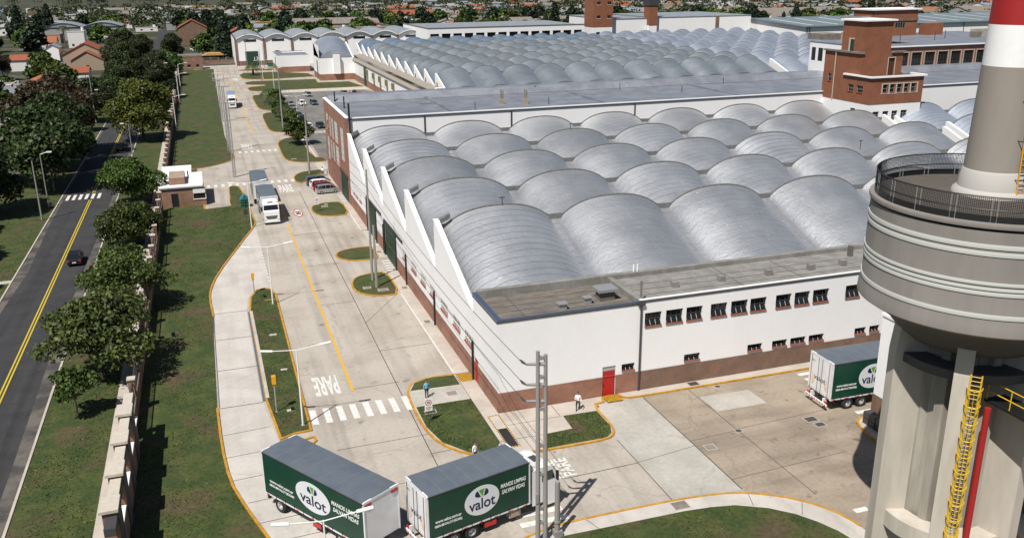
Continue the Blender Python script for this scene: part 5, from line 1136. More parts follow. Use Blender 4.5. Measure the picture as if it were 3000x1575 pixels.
def car(label,paint,kind,x,y,rz,L=4.0,Hh=1.5,group=None):
    key=(kind,L,Hh)
    if key not in P_: 
        t=car_proto(paint,L,1.72,Hh,kind); t['paint']=paint; P_[key]=(t,paint); t['label']=label; t.location=(x,y,.02); t.rotation_euler=(0,0,rz)
        del t['paint']
    else:
        p,pp=P_[key]; t=dup(p,(x,y,.02),rz,label=label,swap={M[pp].name:M[paint]} if pp!=paint else None)
        for c in t.children: 
            for m_ in c.modifiers: pass
    if group: t['group']=group
    return t
g1='cars parked along the brick end wall'
car('silver hatchback nearest in the row parked against the brick wall','carsilver','hatch',18.65,157.0,R(5),group=g1)
car('dark red hatchback parked between the silver and the white cars','carred','hatch',18.4,159.4,R(5),group=g1)
car('white hatchback parked between the red and the dark blue cars','carwhite','hatch',18.2,161.7,R(5),group=g1)
car('dark blue grey estate farthest in the row against the brick wall','carblue','wagon',17.95,164.2,R(5),L=4.4,Hh=1.65,group=g1)
car('black car driving along the left-hand street beside the yellow lines','carblack','hatch',-18.75,127.8,R(92),L=4.3,Hh=1.52)
car('black car in the tree shade farther along the street','carblack','hatch',-18.9,215.8,R(92),L=4.3,Hh=1.52)
g2='cars in the factory car park'
car('silver hatchback alone at the back of the car park','carsilver','hatch',31.4,295.9,R(-85),group=g2)
car('grey hatchback in the car park beside the white one, nearer the brick end','carblue','hatch',30.6,275,R(-84),group=g2)
car('white hatchback parked between two grey cars in the car park','carwhite','hatch',27.2,275.5,R(-84),group=g2)
car('blue-windowed silver saloon beside the palms in the car park','carsilver','sedan',23.9,275.5,R(-86),L=4.3,Hh=1.45,group=g2)
car('silver saloon beside the red pickup in the far car park','carsilver','sedan',42.8,295.5,R(-86),L=4.3,Hh=1.45,group=g2)
car('white saloon at the near end of the palm row','carwhite','sedan',23.8,230,R(-86),L=4.3,Hh=1.45,group=g2)
car('dark green saloon apart at the near end of the car park','cargreen','sedan',26.8,230.6,R(-87),L=4.3,Hh=1.45,group=g2)
car('black estate between the palms and the lamp post in the car park','carblack','wagon',23.6,243,R(-86),L=4.4,Hh=1.65,group=g2)
car('black saloon behind the black estate in the car park','carblack','sedan',23.5,250.3,R(-86),L=4.3,Hh=1.45,group=g2)
car('pale saloon partly hidden behind the palm crowns','carsilver','sedan',23.7,260.5,R(-86),L=4.3,Hh=1.45,group=g2)
pk=thing('pickup_truck','dark red pickup with a white load frame in the far car park','pickup',(45.5,293,0)); 
obj('body',MB().box(43.6,292.1,.45,47.6,293.9,1.0),M['carred'],pk); obj('cabin',MB().extr([(44.9,292.2,1.0),(46.3,292.2,1.0),(46.0,292.2,1.7),(45.2,292.2,1.7)],(0,1.6,0)),M['carglass'],pk)
fr=MB()
for x in (43.7,44.7):
    for y in (292.2,293.8): fr.tube([(x,y,1),(x,y,2.1)],.06,5)
fr.tube([(43.7,292.2,2.1),(44.7,292.2,2.1)],.06,5).tube([(43.7,293.8,2.1),(44.7,293.8,2.1)],.06,5); obj('load_frame',fr,M['framew'],pk)
for x in (44.4,46.8):
    for y in (292.2,293.8): wheel(pk,x,y,.36,.24)
for i,(x,y,c,r_) in enumerate(((-3.5,520,'carwhite',80),(-2.6,512,'carwhite',85),(-12,505,'carblack',90),(-9,497,'carblack',95))): car(['white car parked first by the far brick house','white car parked second by the far brick house','dark car in the far street shade by the crossing','dark car nearest the crossing in the far street'][i],c,'hatch',x,y,R(r_))
# ---------------------------------------------------------------- people
def person(label,x,y,z,face,shirt,pose):
    t=thing('person',label,'person',(0,0,0))
    J={}; V=[];E_=[];Rd=[]
    def j(n,p,r): J[n]=len(V); V.append(p); Rd.append(r); return n
    def e(a,b): E_.append((J[a],J[b]))
    st=pose.get('stride',.0)
    j('pel',(0,0,.93),.135); j('waist',(0,0,1.08),.125); j('chest',(0,.01,1.30),.145); j('neck',(0,.005,1.47),.058); j('head0',(0,.02,1.55),.075); j('head1',(0,.02,1.66),.092); j('head2',(0,.01,1.745),.06)
    for a,b in (('pel','waist'),('waist','chest'),('chest','neck'),('neck','head0'),('head0','head1'),('head1','head2')): e(a,b)
    for s,n in ((-1,'r'),(1,'l')):
        k=st*s
        j('hip'+n,(s*.10,0,.86),.10); j('knee'+n,(s*.11,k*.35+.02,.48),.062); j('ank'+n,(s*.11,k*.6-.04 if k>0 else k*.75-.04,.085),.043); j('toe'+n,(s*.13,(k*.6 if k>0 else k*.75)+.13,.04),.036)
        e('pel','hip'+n); e('hip'+n,'knee'+n); e('knee'+n,'ank'+n); e('ank'+n,'toe'+n)
        arm=pose.get('arm'+n,'down')
        if arm=='down': el=(s*.27,-.03-k*.15,1.14); wr=(s*.27,.08-k*.3,.90); hd=(s*.26,.11-k*.33,.82); fd=Vector((0,.25,-1))
        elif arm=='pocket': el=(s*.29,-.09,1.14); wr=(s*.20,.06,.95); hd=(s*.175,.11,.89); fd=Vector((-s*.2,.3,-1))
        else: el=(s*.27,.05,1.15); wr=(s*.14,.24,1.12); hd=(s*.08,.29,1.14); fd=Vector((-s*.8,.5,.1))
        j('sh'+n,(s*.185,0,1.40),.068); j('el'+n,el,.046); j('wr'+n,wr,.030); j('hd'+n,hd,.036)
        e('chest','sh'+n); e('sh'+n,'el'+n); e('el'+n,'wr'+n); e('wr'+n,'hd'+n)
        fd.normalize(); sd=Vector((0,1,0)).cross(fd); sd=sd.normalized() if sd.length>.1 else Vector((1,0,0))
        for q,(o_,l_) in enumerate(((-.032,.075),(-.011,.088),(.011,.083),(.032,.066))):
            a=Vector(hd)+fd*.03+sd*o_; j(f'f{q}a{n}',tuple(a),.0095); b=a+fd*l_*.55+Vector((0,.012,0)); j(f'f{q}b{n}',tuple(b),.0085); c=b+fd*l_*.45-Vector((0,.012,0)); j(f'f{q}c{n}',tuple(c),.007); e('hd'+n,f'f{q}a{n}'); e(f'f{q}a{n}',f'f{q}b{n}'); e(f'f{q}b{n}',f'f{q}c{n}')
        a=Vector(hd)-sd*s*.0+Vector((0,.035,0))-fd*.01; j('t0'+n,tuple(a),.011); j('t1'+n,tuple(a+Vector((0,.03,0))+fd*.035),.0085); e('hd'+n,'t0'+n); e('t0'+n,'t1'+n)
    j('nose',(0,.118,1.645),.016); e('head1','nose')
    for s in (-1,1): j('ear%d'%s,(s*.088,.01,1.645),.02); e('head1','ear%d'%s)
    me=bpy.data.meshes.new('body'); me.from_pydata(V,E_,[]); o=bpy.data.objects.new('body',me); COL.objects.link(o)
    sk_=o.modifiers.new('s','SKIN'); lay=me.skin_vertices[0].data
    for i,r in enumerate(Rd): lay[i].radius=(r,r)
    lay[0].use_root=True
    ss=o.modifiers.new('u','SUBSURF'); ss.levels=1; ss.render_levels=1
    m2=evalmesh(o); bpy.data.objects.remove(o)
    for q in ('skin',shirt,'trous','shoe'): m2.materials.append(M[q])
    for p in m2.polygons:
        c=p.center; armz=abs(c.x)>.2 and c.z<1.0
        p.material_index=0 if c.z>1.475 or (abs(c.x)>.19 and c.z<.92) or (abs(c.x)<=.19 and c.y>.2 and c.z>1.0) else (1 if c.z>.98 else (3 if c.z<.08 else 2)); p.use_smooth=True
    m2.name='body'; ob=bpy.data.objects.new('body',m2); COL.objects.link(ob); ob.parent=t
    h=MB(); prof=[(.0,1.80),(.05,1.79),(.085,1.76),(.102,1.70),(.10,1.64)]
    h.lathe(prof[:4],16,(0,-.005)); h.lathe([(.102,1.70),(.10,1.62),(.085,1.57)],10,(0,-.005),R(170),R(370)); obj('hair',h,M['hair'],t,smooth='all')
    f=MB()
    for s in (-1,1): f.cbox((s*.036,.098,1.668),(.028,.02,.012))
    f.cbox((0,.098,1.592),(.05,.015,.01)); obj('face_feature',f,M['hair'],t)
    t.location=(x,y,z); t.rotation_euler=(0,0,face); return t
person('person in a light blue shirt and dark trousers standing on the kerbside path',15.95,71.75,.13,R(200),'shirtb',{'armr':'pocket'})
person('person in a white shirt walking by the brick plinth near the red door',27.72,64.9,.13,R(150),'shirtw',{'stride':.32,'arml':'up'})
person('person in a white shirt whose head and shoulders show above the lorry roof',16.85,59.55,.13,R(215),'shirtw',{})
person('person in a white shirt walking past the parked cars by the brick wall',19.76,171.6,.02,R(160),'shirtw',{'stride':.3})
# ---------------------------------------------------------------- poles, lamps, signs
def lamp_proto():
    t=thing('street_lamp','lamp','street lamp'); obj('pole',MB().tube([(0,0,0),(0,0,3),(0,0,6.9)],[.085,.07,.05],10),M['lampw'],t)
    obj('base',MB().box(-.16,-.16,0,.16,.16,.05),M['steel'],t)
    for s,dy,dz in ((-1,.35,.05),(1,-.25,.25)):
        a=obj('arm',MB().tube([(0,0,6.85),(s*1.9,dy*.6,6.9+dz)],.035,8),M['lampw'],t)
        h=MB(); d=Vector((s*1,dy*.32,.10+dz*.2)).normalized(); c=Vector((s*1.9,dy*.6,6.9+dz))+d*.45; q=Vector((0,0,1)).cross(d).normalized(); u=d.cross(q)
        h.cbox(c,(1.0,.27,.13),0,Matrix((d,q,u)).transposed()); l=obj('lamp_head',h,M['lampw'],t); bm=l.modifiers.new('b','BEVEL'); bm.width=.05; bm.segments=2
    return t
lp=lamp_proto(); gl='double-armed lamps along the factory road'
L0=[(4.87,70.28,.11,'white double-armed lamp at the near end of the grass island'),(4.9,101.75,.11,'white double-armed lamp at the far end of the grass island'),(4.62,137.59,.05,'white double-armed lamp beside the white-cabbed lorry'),(3.75,44.9,.1,'white double-armed lamp rising in front of the green trailer'),(21.3,352,.11,'white double-armed lamp on the far lawn'),(22.6,318,.11,'white double-armed lamp at the back of the car park'),(22.3,240,.11,'white double-armed lamp between the parked black cars')]
for i,(x,y,z,lb) in enumerate(L0):
    if i==0: lp.location=(x,y,z); lp['label']=lb; lp['group']=gl
    else: dup(lp,(x,y,z),0,label=lb,group=gl)
# H-frame power pole by the near crossing
hp=thing('power_pole','tall twin-shaft concrete power pole with crossarms in the foreground','power pole',(18.1,48.2,.1))
for x,h_ in ((17.84,13.9),(18.36,13.6)): obj('shaft',MB().tube([(x,48.2,.1),(x,48.2,7),(x,48.2,h_)],[.165,.145,.12],14),M['polec'],hp)
for z in (1.5,2.6,5.1,7.2,9.8,12.0,13.3): obj('brace',MB().box(17.8,48.1,z,18.4,48.3,z+.22),M['polec'],hp)
for z in (12.95,11.55,10.4):
    a=obj('crossarm',MB().tube([(18.3,48.2,z),(17.9,48.3,z+.02),(17.15,48.45,z+.06)],[.12,.11,.08],10),M['polec'],hp)
    obj('insulator',MB().tube([(17.15,48.45,z+.06),(17.0,48.62,z+.14),(16.93,48.9,z+.2)],[.05,.09,.05],8),M['dark'],a)
obj('junction_box',MB().box(17.64,48.0,3.2,17.83,48.1,3.9),M['polec'],hp)
sp_=thing('stub_pole','short round concrete pole beside the twin-shaft power pole','pole',(19.3,48.4,.12)); obj('shaft',MB().tube([(19.3,48.4,.12),(19.3,48.4,4.3)],[.2,.17],14),M['polec'],sp_); obj('collar',MB().tube([(19.3,48.4,1.2),(19.3,48.4,1.35)],.24,14),M['polec'],sp_); obj('cable_box',MB().box(19.05,48.15,.15,19.6,48.65,.6),M['polec'],sp_)
def cpole(label,x,y,h_,z=.11,r=.17,arms=0,ins=False,group=None,mt='polec'):
    t=thing('utility_pole',label,'pole',(x,y,z),group=group); obj('shaft',MB().tube([(x,y,z),(x,y,h_/2),(x,y,h_)],[r,r*.85,r*.6],10),M[mt],t)
    for k in range(arms): obj('crossarm',MB().box(x-1.1,y-.06,h_-.5-k*.9,x+1.1,y+.06,h_-.36-k*.9),M['polec'],t)
    if ins:
        q=MB()
        for i in range(6): q.tube([(x+(.15 if i%2 else -.15),y,h_-2.2-i*.25),(x+(.32 if i%2 else -.32),y,h_-2.15-i*.25)],.05,5)
        obj('insulator',q,M['dark'],t)
    return t
cpole('taller of two concrete poles on the oval grass island by the gate',17.37,106.28,14.1); cpole('shorter of two concrete poles on the oval grass island by the gate',17.35,103.35,7.9,r=.19)
cpole('concrete pole on the lawn beside the nearest palm',17.64,230.5,15,r=.2); cpole('concrete pole behind the dark blue parked car',17.55,174,14.1,r=.2); cpole('concrete pole with crossarm before the green numbered gate',17.97,391.7,14.8,arms=1,ins=True); cpole('concrete pole at the far lawn by the palm row',20.4,346,11.4); cpole('thin far pole by the low annex',25.2,399.4,10,r=.12); cpole('slim pole on the second far lawn',20.7,370.2,6,r=.08)
for i,(y,lb) in enumerate(((204.6,'steel lattice-banded pole behind the other at the road edge'),(176.5,'steel lattice-banded pole nearer the gatehouse at the road edge'),(250.5,'steel lattice-banded pole with a lamp frame, farthest at the road edge'))):
    t=thing('mast',lb,'pole',(3.78,y,.05),group='masts at the road edge'); h_=14.2 if i<2 else 11
    for dx in (-.18,.18): obj('shaft',MB().tube([(3.78+dx,y,.05),(3.78+dx,y,h_)],[.13,.09],8),M['steel'],t)
    q=MB(); 
    for k in range(11): q.box(3.5,y-.06,1+k*1.2,4.06,y+.06,1.1+k*1.2)
    obj('brace',q,M['steel'],t)
    q=MB().box(2.3,y-.08,h_-.3,5.3,y+.08,h_-.12)
    for x in (2.4,3.2,4.4,5.2): q.tube([(x,y,h_-.12),(x,y,h_+.3)],.05,5)
    obj('crossarm',q,M['steel'],t)
    if i==2:
        q=MB(); 
        for a,b in (((2.4,.3),(5.2,.3)),((2.4,1.6),(5.2,1.6)),((2.4,.3),(2.4,1.6)),((5.2,.3),(5.2,1.6)),((3.8,.3),(3.8,1.6))): q.tube([(a[0],y,h_+a[1]),(b[0],y,h_+b[1])],.06,5)
        obj('lamp_frame',q,M['steel'],t)
# overhead wires
def wire(a,b,sag,label,r=.022,n=16):
    a,b=Vector(a),Vector(b); pts=[]
    for i in range(n+1): t=i/n; p=a.lerp(b,t); p.z-=sag*4*t*(1-t); pts.append(p)
    tag(obj('power_line',MB().tube(pts,r,5,cap=False),M['dark']),label,'wire')
for k,z in enumerate((13.1,11.75,10.6)):
    wire((16.93,48.9,z),(17.37,106.2,z+.1),.9,['black power line from the top crossarm to the island pole','black power line from the middle crossarm to the island pole','black power line from the lowest crossarm to the island pole'][k])
    wire((17.37,106.3,z+.1),(17.55,174,z+.2),1.0,['upper black line from the island pole past the factory wall','middle black line from the island pole past the factory wall','lower black line from the island pole past the factory wall'][k])
    wire((17.55,174,z+.2),(17.64,230.5,z+.4),1.0,['upper far line above the car park edge','middle far line above the car park edge','lower far line above the car park edge'][k],r=.03)
# speed signs
def sign20(label,x,y):
    t=thing('speed_sign',label,'sign',(x,y,.11)); obj('post',MB().tube([(x,y,.11),(x,y,1.25)],.03,6),M['dark'],t)
    obj('plate',MB().box(x-.33,y-.02,1.2,x+.33,y+.02,2.35),M['framew'],t); n=28
    for r_,mt,o_ in ((.28,'redp',.023),(.215,'framew',.027)): obj('roundel',MB().poly([(x+r_*math.cos(k*2*math.pi/n),y-o_,1.98+r_*math.sin(k*2*math.pi/n)) for k in range(n)]),M[mt],t)
    text('numeral','20',1,M['black'],t,(x,y-.031,1.9),RX,width=.28,height=.19,bold=.03); text('lettering','VELOCIDAD',1,M['black'],t,(x,y-.024,1.5),RX,width=.5,height=.08,bold=.02); text('lettering','MAXIMA',1,M['black'],t,(x,y-.024,1.36),RX,width=.36,height=.08,bold=.02)
sign20('speed limit sign with red roundel on the corner lawn near the blue-shirted person',15.03,67.12); sign20('speed limit sign with red roundel on the small island before the parked cars',15.28,143.93)
def ypost(label,x,y,h_):
    t=thing('card_reader_post',label,'post',(x,y,.11)); obj('post',MB().tube([(x,y,.11),(x,y,h_-.75)],.06,8),M['steel'],t); b=obj('housing',MB().box(x-.17,y-.17,h_-.75,x+.17,y+.17,h_),M['yellowd'],t)
    obj('collar',MB().tube([(x,y,h_-.85),(x,y,h_-.76)],.1,8),M['dark'],t); obj('base',MB().box(x-.12,y-.12,.11,x+.12,y+.12,.16),M['steel'],t)
ypost('grey post with an orange-yellow box on the grass island, nearer one',2.98,73.53,3.55); ypost('grey post with an orange-yellow box at the far tip of the grass island',3.1,106.5,2.6)
fl=thing('ground_lamp','small black floodlight on the grass island near the crossing','lamp',(4.2,73.3,.11)); obj('head',MB().cbox((4.35,73.35,.32),(.3,.2,.2),0,Matrix.Rotation(R(25),3,'Y')),M['black'],fl); obj('bracket',MB().box(4.2,73.3,.11,4.3,73.4,.25),M['black'],fl)
t=thing('ground_lamp','small black floodlight at the far tip of the grass island','lamp',(4.1,104.3,.11)); obj('head',MB().cbox((4.15,104.35,.35),(.3,.25,.2),0,Matrix.Rotation(R(25),3,'Y')),M['black'],t); obj('bracket',MB().box(4.05,104.3,.11,4.15,104.4,.28),M['black'],t)
t=thing('info_board','small dark board on a post in the grass by the boundary wall','sign',(-5.58,93.91,.05)); obj('board',MB().box(-5.95,93.85,.55,-5.2,93.95,1.0),M['bark'],t); obj('post',MB().box(-5.63,93.87,.05,-5.53,93.97,.55),M['bark'],t)
t=thing('back_sign','grey-backed sign on a dark post beside the green bin','sign',(4.07,140.87,.05)); obj('post',MB().tube([(4.07,140.87,.05),(4.07,140.87,2.2)],.035,6),M['dark'],t); obj('plate',MB().box(3.75,140.9,1.3,4.4,140.94,2.15),M['dark'],t)
bn=thing('waste_bin','green house-shaped bin with blue roof lid on the grass strip','bin',(4.35,151.7,.05))
obj('body',MB().box(3.75,151.1,.05,5.0,152.4,1.35),M['bingreen'],bn); obj('lid',MB().extr([(3.65,151.0,1.35),(5.1,151.0,1.35),(4.38,151.0,2.15)],(0,1.5,0)),M['teal'],bn); obj('slat',MB().box(3.73,151.05,.35,5.02,151.1,.42).box(3.73,151.05,.8,5.02,151.1,.87),M['black'],bn); obj('post',MB().box(4.3,150.95,.05,4.45,151.04,2.0),M['dark'],bn)
t=thing('skip_bin','green rubbish skip in front of the far arched store','bin',(28,405,0)); obj('body',MB().extr([(27,404,.1),(29,404,.1),(29.4,404,1.5),(26.6,404,1.5)],(0,1.6,0)),M['bingreen'],t); obj('lid',MB().box(26.5,403.9,1.52,29.5,405.7,1.65),M['bingreen'],t)
# ---------------------------------------------------------------- gatehouse
gh=thing('gatehouse','brick gatehouse with flat white roof and a window, half hidden by street trees','gatehouse',(-4,158,0))
gop=[(5.0,7.0,1.1,2.9)]
obj('wall',MB().wall((-8.6,155.3),(1,0),6.55,0,3.1,[(1.6,2.7,.02,2.3)]+gop,.15).box(-8.6,155.5,0,-2.05,166,3.1).box(-8.6,166,0,-3.8,172,3.1),M['brickw'],gh)
windows(gh,(-8.6,155.3),(1,0),gop,.12,gm='glass',fm='framew',sm='framew',nx=1,nz=1,bar_=.12); obj('shutter',MB().box(-3.55,155.22,2.15,-1.65,155.28,2.9),M['framew'],gh)
obj('door',MB().box(-7.0,155.38,.02,-5.9,155.44,2.3),M['black'],gh)
obj('roof',MB().box(-8.8,155.1,3.12,-1.95,166.2,3.32).box(-8.8,166.2,3.12,-3.7,172.2,3.3),M['white2'],gh)
pr=MB(); pr.box(-8.8,155.0,3.33,-1.9,155.3,3.55).box(-2.15,155.3,3.33,-1.9,166.3,3.55).box(-4.0,166.0,3.33,-2.15,166.3,3.55).box(-4.0,166.3,3.33,-3.7,172.3,3.75).box(-8.8,172,3.33,-4.0,172.3,3.75); obj('parapet',pr,M['white2'],gh)
obj('roof_housing',MB().box(-7.2,157.5,3.33,-4.7,163.5,4.5),M['brickw'],gh); obj('roof_pipe',MB().tube([(-4.2,162.5,3.3),(-4.2,162.5,4.6)],.12,8),M['dark'],gh)
# ---------------------------------------------------------------- boundary wall
def bwall(label,y0,y1,h_,near,n):
    t=thing('boundary_wall',label,'wall',(-8.6,y0,0)); L=y1-y0
    lowh=.75*h_ if near else 1.55
    if near:
        obj('low_wall',MB().box(-8.7,y0,0,-8.05,y1,1.9),M['brickw'],t); obj('beam',MB().box(-8.75,y0,h_-.9,-8.05,y1,h_-.35),M['dark'],t)
        for i in range(n):
            y=y0+(i+.5)*L/n; obj('coping',MB().box(-8.8,y+1.0,h_-.34,-8.1,y+L/n-1.0,h_-.2),M['cream'],t); obj('sill',MB().box(-8.75,y+.9,1.91,-8.05,y+L/n-.9,2.0),M['framew'],t)
            p=obj('pier',MB().box(-8.95,y-.8,0,-8.0,y+.8,h_-.1),M['brickw'],t); obj('cap',MB().box(-9.1,y-.95,h_-.1,-7.95,y+.95,h_+.1),M['cream'],p)
            obj('inner_facing',MB().box(-7.99,y-.8,0,-7.96,y+.8,h_-.12),mat('slate grey render',(.07,.07,.085),.8) if 'slate grey render' not in bpy.data.materials else bpy.data.materials['slate grey render'],t)  # dark sheet added to paint the shade on the inner pier face
    else:
        obj('low_wall',MB().box(-8.8,y0,0,-8.45,y1,lowh),M['brickw'],t); obj('coping',MB().box(-8.85,y0,lowh+.005,-8.4,y1,lowh+.1),M['fibre'],t)
        for i in range(n+1):
            y=y0+i*L/n; p=obj('pier',MB().box(-8.95,y-.3,0,-8.4,y+.3,h_),M['brickw'],t); obj('cap',MB().box(-9.02,y-.38,h_+.003,-8.33,y+.38,h_+.12),M['cream'],p)
            if i<n:
                g=MB(); ya,yb=y+.3,y+L/n-.3
                for k in range(26): q=ya+(yb-ya)*k/25; g.box(-8.64,q-.02,lowh+.1,-8.6,q+.02,h_-.25)
                g.box(-8.66,ya,h_-.3,-8.58,yb,h_-.22).box(-8.66,ya,lowh+.15,-8.58,yb,lowh+.22); obj('grille',g,M['dark'],t)
    return t
bwall('near boundary wall with stone-capped brick piers and a dark beam over openings',53,71.5,4.35,True,4)
bwall('brick boundary wall with grilles behind the footpath, from the tall piers to the gatehouse',72.5,153,3.2,False,15)
bwall('far brick boundary wall beyond the gatehouse along the long lawn',174,398,3.0,False,40)
for i,(y,lb) in enumerate(((238.6,'nearest of the slim lamps standing inside the far wall'),(296,'middle slim lamp standing inside the far wall'),(332,'farthest slim lamp standing inside the far wall'))):
    t=thing('wall_lamp',lb,'lamp',(-7.5,y,.05),group='slim lamps along the far wall'); obj('pole',MB().tube([(-7.5,y,.05),(-7.5,y,8.5)],[.1,.07],8),M['lampw'],t); obj('arm',MB().tube([(-7.5,y,8.4),(-5.2,y,8.9)],.05,6),M['lampw'],t); obj('lamp_head',MB().box(-5.3,y-.15,8.8,-4.5,y+.15,8.98),M['lampw'],t)
# street lamps and poles across the street
def slamp(label,x,y,h_,dx=1.8):
    t=thing('street_lamp',label,'street lamp',(x,y,.02),group='lamps along the left street'); obj('pole',MB().tube([(x,y,.02),(x,y,h_)],[.11,.07],8),M['steel'],t); obj('arm',MB().tube([(x,y,h_-.1),(x+dx*.6,y,h_+.25)],.045,6),M['steel'],t); obj('lamp_head',MB().box(x+dx*.55,y-.17,h_+.15,x+dx,y+.17,h_+.34),M['lampw'],t)
slamp('street lamp leaning its white head from the left verge by the crossing',-26.6,163,9.0); slamp('street lamp on the left verge by the green lawn patch',-28,260,8.5); slamp('street lamp by the shaded car on the right kerb',-15.6,202,7.5,-1.6); slamp('street lamp above the far trees before the palm',-12.5,330,9); slamp('street lamp among the far crowns left of the palm',-16,372,9.5)
cpole('bare wooden pole on the left verge near the striped crossing',-26.4,154,9.5,z=.02,r=.15); cpole('bare wooden pole behind the first on the left verge',-27.4,176,10,z=.02,r=.15); cpole('slim pole by the lawn patch under the large trees',-27.5,257,13,z=.02,r=.14); cpole('second slim pole by the lawn patch under the large trees',-29.4,266,12,z=.02,r=.14)
# ---------------------------------------------------------------- trees
rng=np.random.default_rng(7)
def leafmesh(name,lobes,n,size,mat_,squash=.62,shell=(.62,1.04),under=.35):
    L=np.array(lobes,float); wgt=(L[:,3]*L[:,4]+L[:,4]*L[:,5]+L[:,3]*L[:,5]); wgt/=wgt.sum()
    k=rng.choice(len(L),n,p=wgt); d=rng.normal(size=(n,3)); d/=np.linalg.norm(d,axis=1)[:,None]
    flip=(d[:,2]<-.15)&(rng.random(n)>under); d[flip,2]*=-1
    rad=shell[0]+(shell[1]-shell[0])*rng.random(n)**.6
    p=L[k,:3]+d*L[k,3:6]*rad[:,None]
    clump=rng.normal(size=(n,3))*size*.35; p+=clump
    nr=d*.55+rng.normal(size=(n,3))*.55; nr[:,2]+=.25; nr/=np.linalg.norm(nr,axis=1)[:,None]
    t=np.cross(nr,rng.normal(size=(n,3))); t/=np.linalg.norm(t,axis=1)[:,None]; b=np.cross(nr,t)
    s=size*(.55+.8*rng.random(n))[:,None]
    v=np.stack([p+t*s,p+b*s*squash,p-t*s*.9+nr*s*.25,p-b*s*squash],1).reshape(-1,3)
    me=bpy.data.meshes.new(name); me.vertices.add(4*n); me.vertices.foreach_set('co',v.ravel())
    me.loops.add(4*n); me.loops.foreach_set('vertex_index',np.arange(4*n)); me.polygons.add(n); me.polygons.foreach_set('loop_start',np.arange(0,4*n,4)); me.polygons.foreach_set('loop_total',np.full(n,4))
    me.materials.append(mat_); me.update(calc_edges=True); return me
def lobes_round(r,h,z0,k,seed,flat=.8):
    g=random.Random(seed); L=[(0,0,z0+h*.55,r*.62,r*.62,h*.42)]
    for i in range(k):
        a=6.283*i/k+g.uniform(-.4,.4); rr=r*g.uniform(.42,.72); zz=z0+h*g.uniform(.22,.72); q=r*g.uniform(.26,.44)
        L.append((rr*math.cos(a),rr*math.sin(a),zz,q,q,q*flat*g.uniform(.8,1.1)))
    for i in range(k//2):
        a=g.uniform(0,6.28); rr=r*g.uniform(.05,.4); q=r*g.uniform(.25,.36); L.append((rr*math.cos(a),rr*math.sin(a),z0+h*g.uniform(.75,.92),q,q,q*.75))
    return L
def tree_proto(name,kind,label,lobes,n,size,mt,trunk_r,trunk_h,bark='bark',limbs=6,**k):
    t=thing('tree',label,kind); me=leafmesh('crown',lobes,n,size,M[mt],**k); c=bpy.data.objects.new('crown',me); COL.objects.link(c); c.parent=t
    b=MB(); b.tube([(0,0,-.1),(.05*trunk_h*.3,0,trunk_h*.5),(0,.03*trunk_h,trunk_h)],[trunk_r,trunk_r*.75,trunk_r*.55],9)
    for i in range(min(limbs,len(lobes)-1)):
        L=lobes[i+1]; b.tube([(0,.02*trunk_h,trunk_h*.8),(L[0]*.5,L[1]*.5,(trunk_h*.8+L[2])*.5),(L[0]*.95,L[1]*.95,L[2])],[trunk_r*.45,trunk_r*.28,trunk_r*.1],6)
    tr=obj('trunk',b,M[bark],t); t['proto']=1; del t['proto']; return t
TP={}
def tp(key,*a,**k): TP[key]=[tree_proto(*a,**k),False]
tp('st1','tree','street tree','x',lobes_round(5.4,5.8,1.0,12,1),16000,.21,'leaf1',.2,2.6)
tp('st2','tree','street tree','x',lobes_round(5.3,5.8,.9,12,5),16000,.21,'leaf1',.2,2.6)
tp('ol1','tree','street tree','x',lobes_round(4.9,4.6,1.7,10,8,.55),8500,.19,'leaf6',.14,2.6,shell=(.5,1.1))
tp('ol2','tree','street tree','x',lobes_round(4.8,4.5,1.7,10,12,.5),8200,.19,'leaf6',.14,2.6,shell=(.5,1.1))
tp('sm','tree','small tree','x',lobes_round(1.9,2.6,1.6,6,15),1500,.2,'leaf1',.09,2.0,bark='barkp')
tp('yg','tree','tree','x',lobes_round(8.3,11,2.0,15,21),20000,.33,'leaf2',.42,4.5)
tp('big1','tree','tree','x',lobes_round(8.2,11,2.0,15,31),19000,.34,'leaf7',.45,4.5)
tp('big2','tree','tree','x',lobes_round(7.6,12,2.0,14,37),18000,.34,'leaf7',.45,4.5)
tp('red','tree','tree','x',lobes_round(8.8,12,2.0,15,41),19000,.34,'leaf3',.45,4.5)
tp('mid1','tree','tree','x',lobes_round(5.2,8,1.5,10,51),3600,.55,'leaf1',.3,3)
tp('mid2','tree','tree','x',lobes_round(5.0,7.2,1.5,9,57),3400,.55,'leaf6',.3,3)
tp('far1','tree','tree','x',lobes_round(5.4,8,1,8,61),900,1.05,'leaf1',.3,3,limbs=2)
tp('far2','tree','tree','x',lobes_round(4.8,7,1,7,67),800,1.0,'leaf2',.3,3,limbs=2)
tp('far3','tree','tree','x',lobes_round(4.6,10,1,9,71),900,1.0,'leaf4',.3,3,limbs=2)
con=[(0,0,1.5+i*1.25,3.6*(1-i/13)+.3,3.6*(1-i/13)+.3,.95) for i in range(12)]
tp('con','tree','conifer','x',con,5200,.5,'leaf4',.3,12,limbs=0,shell=(.5,1.1))
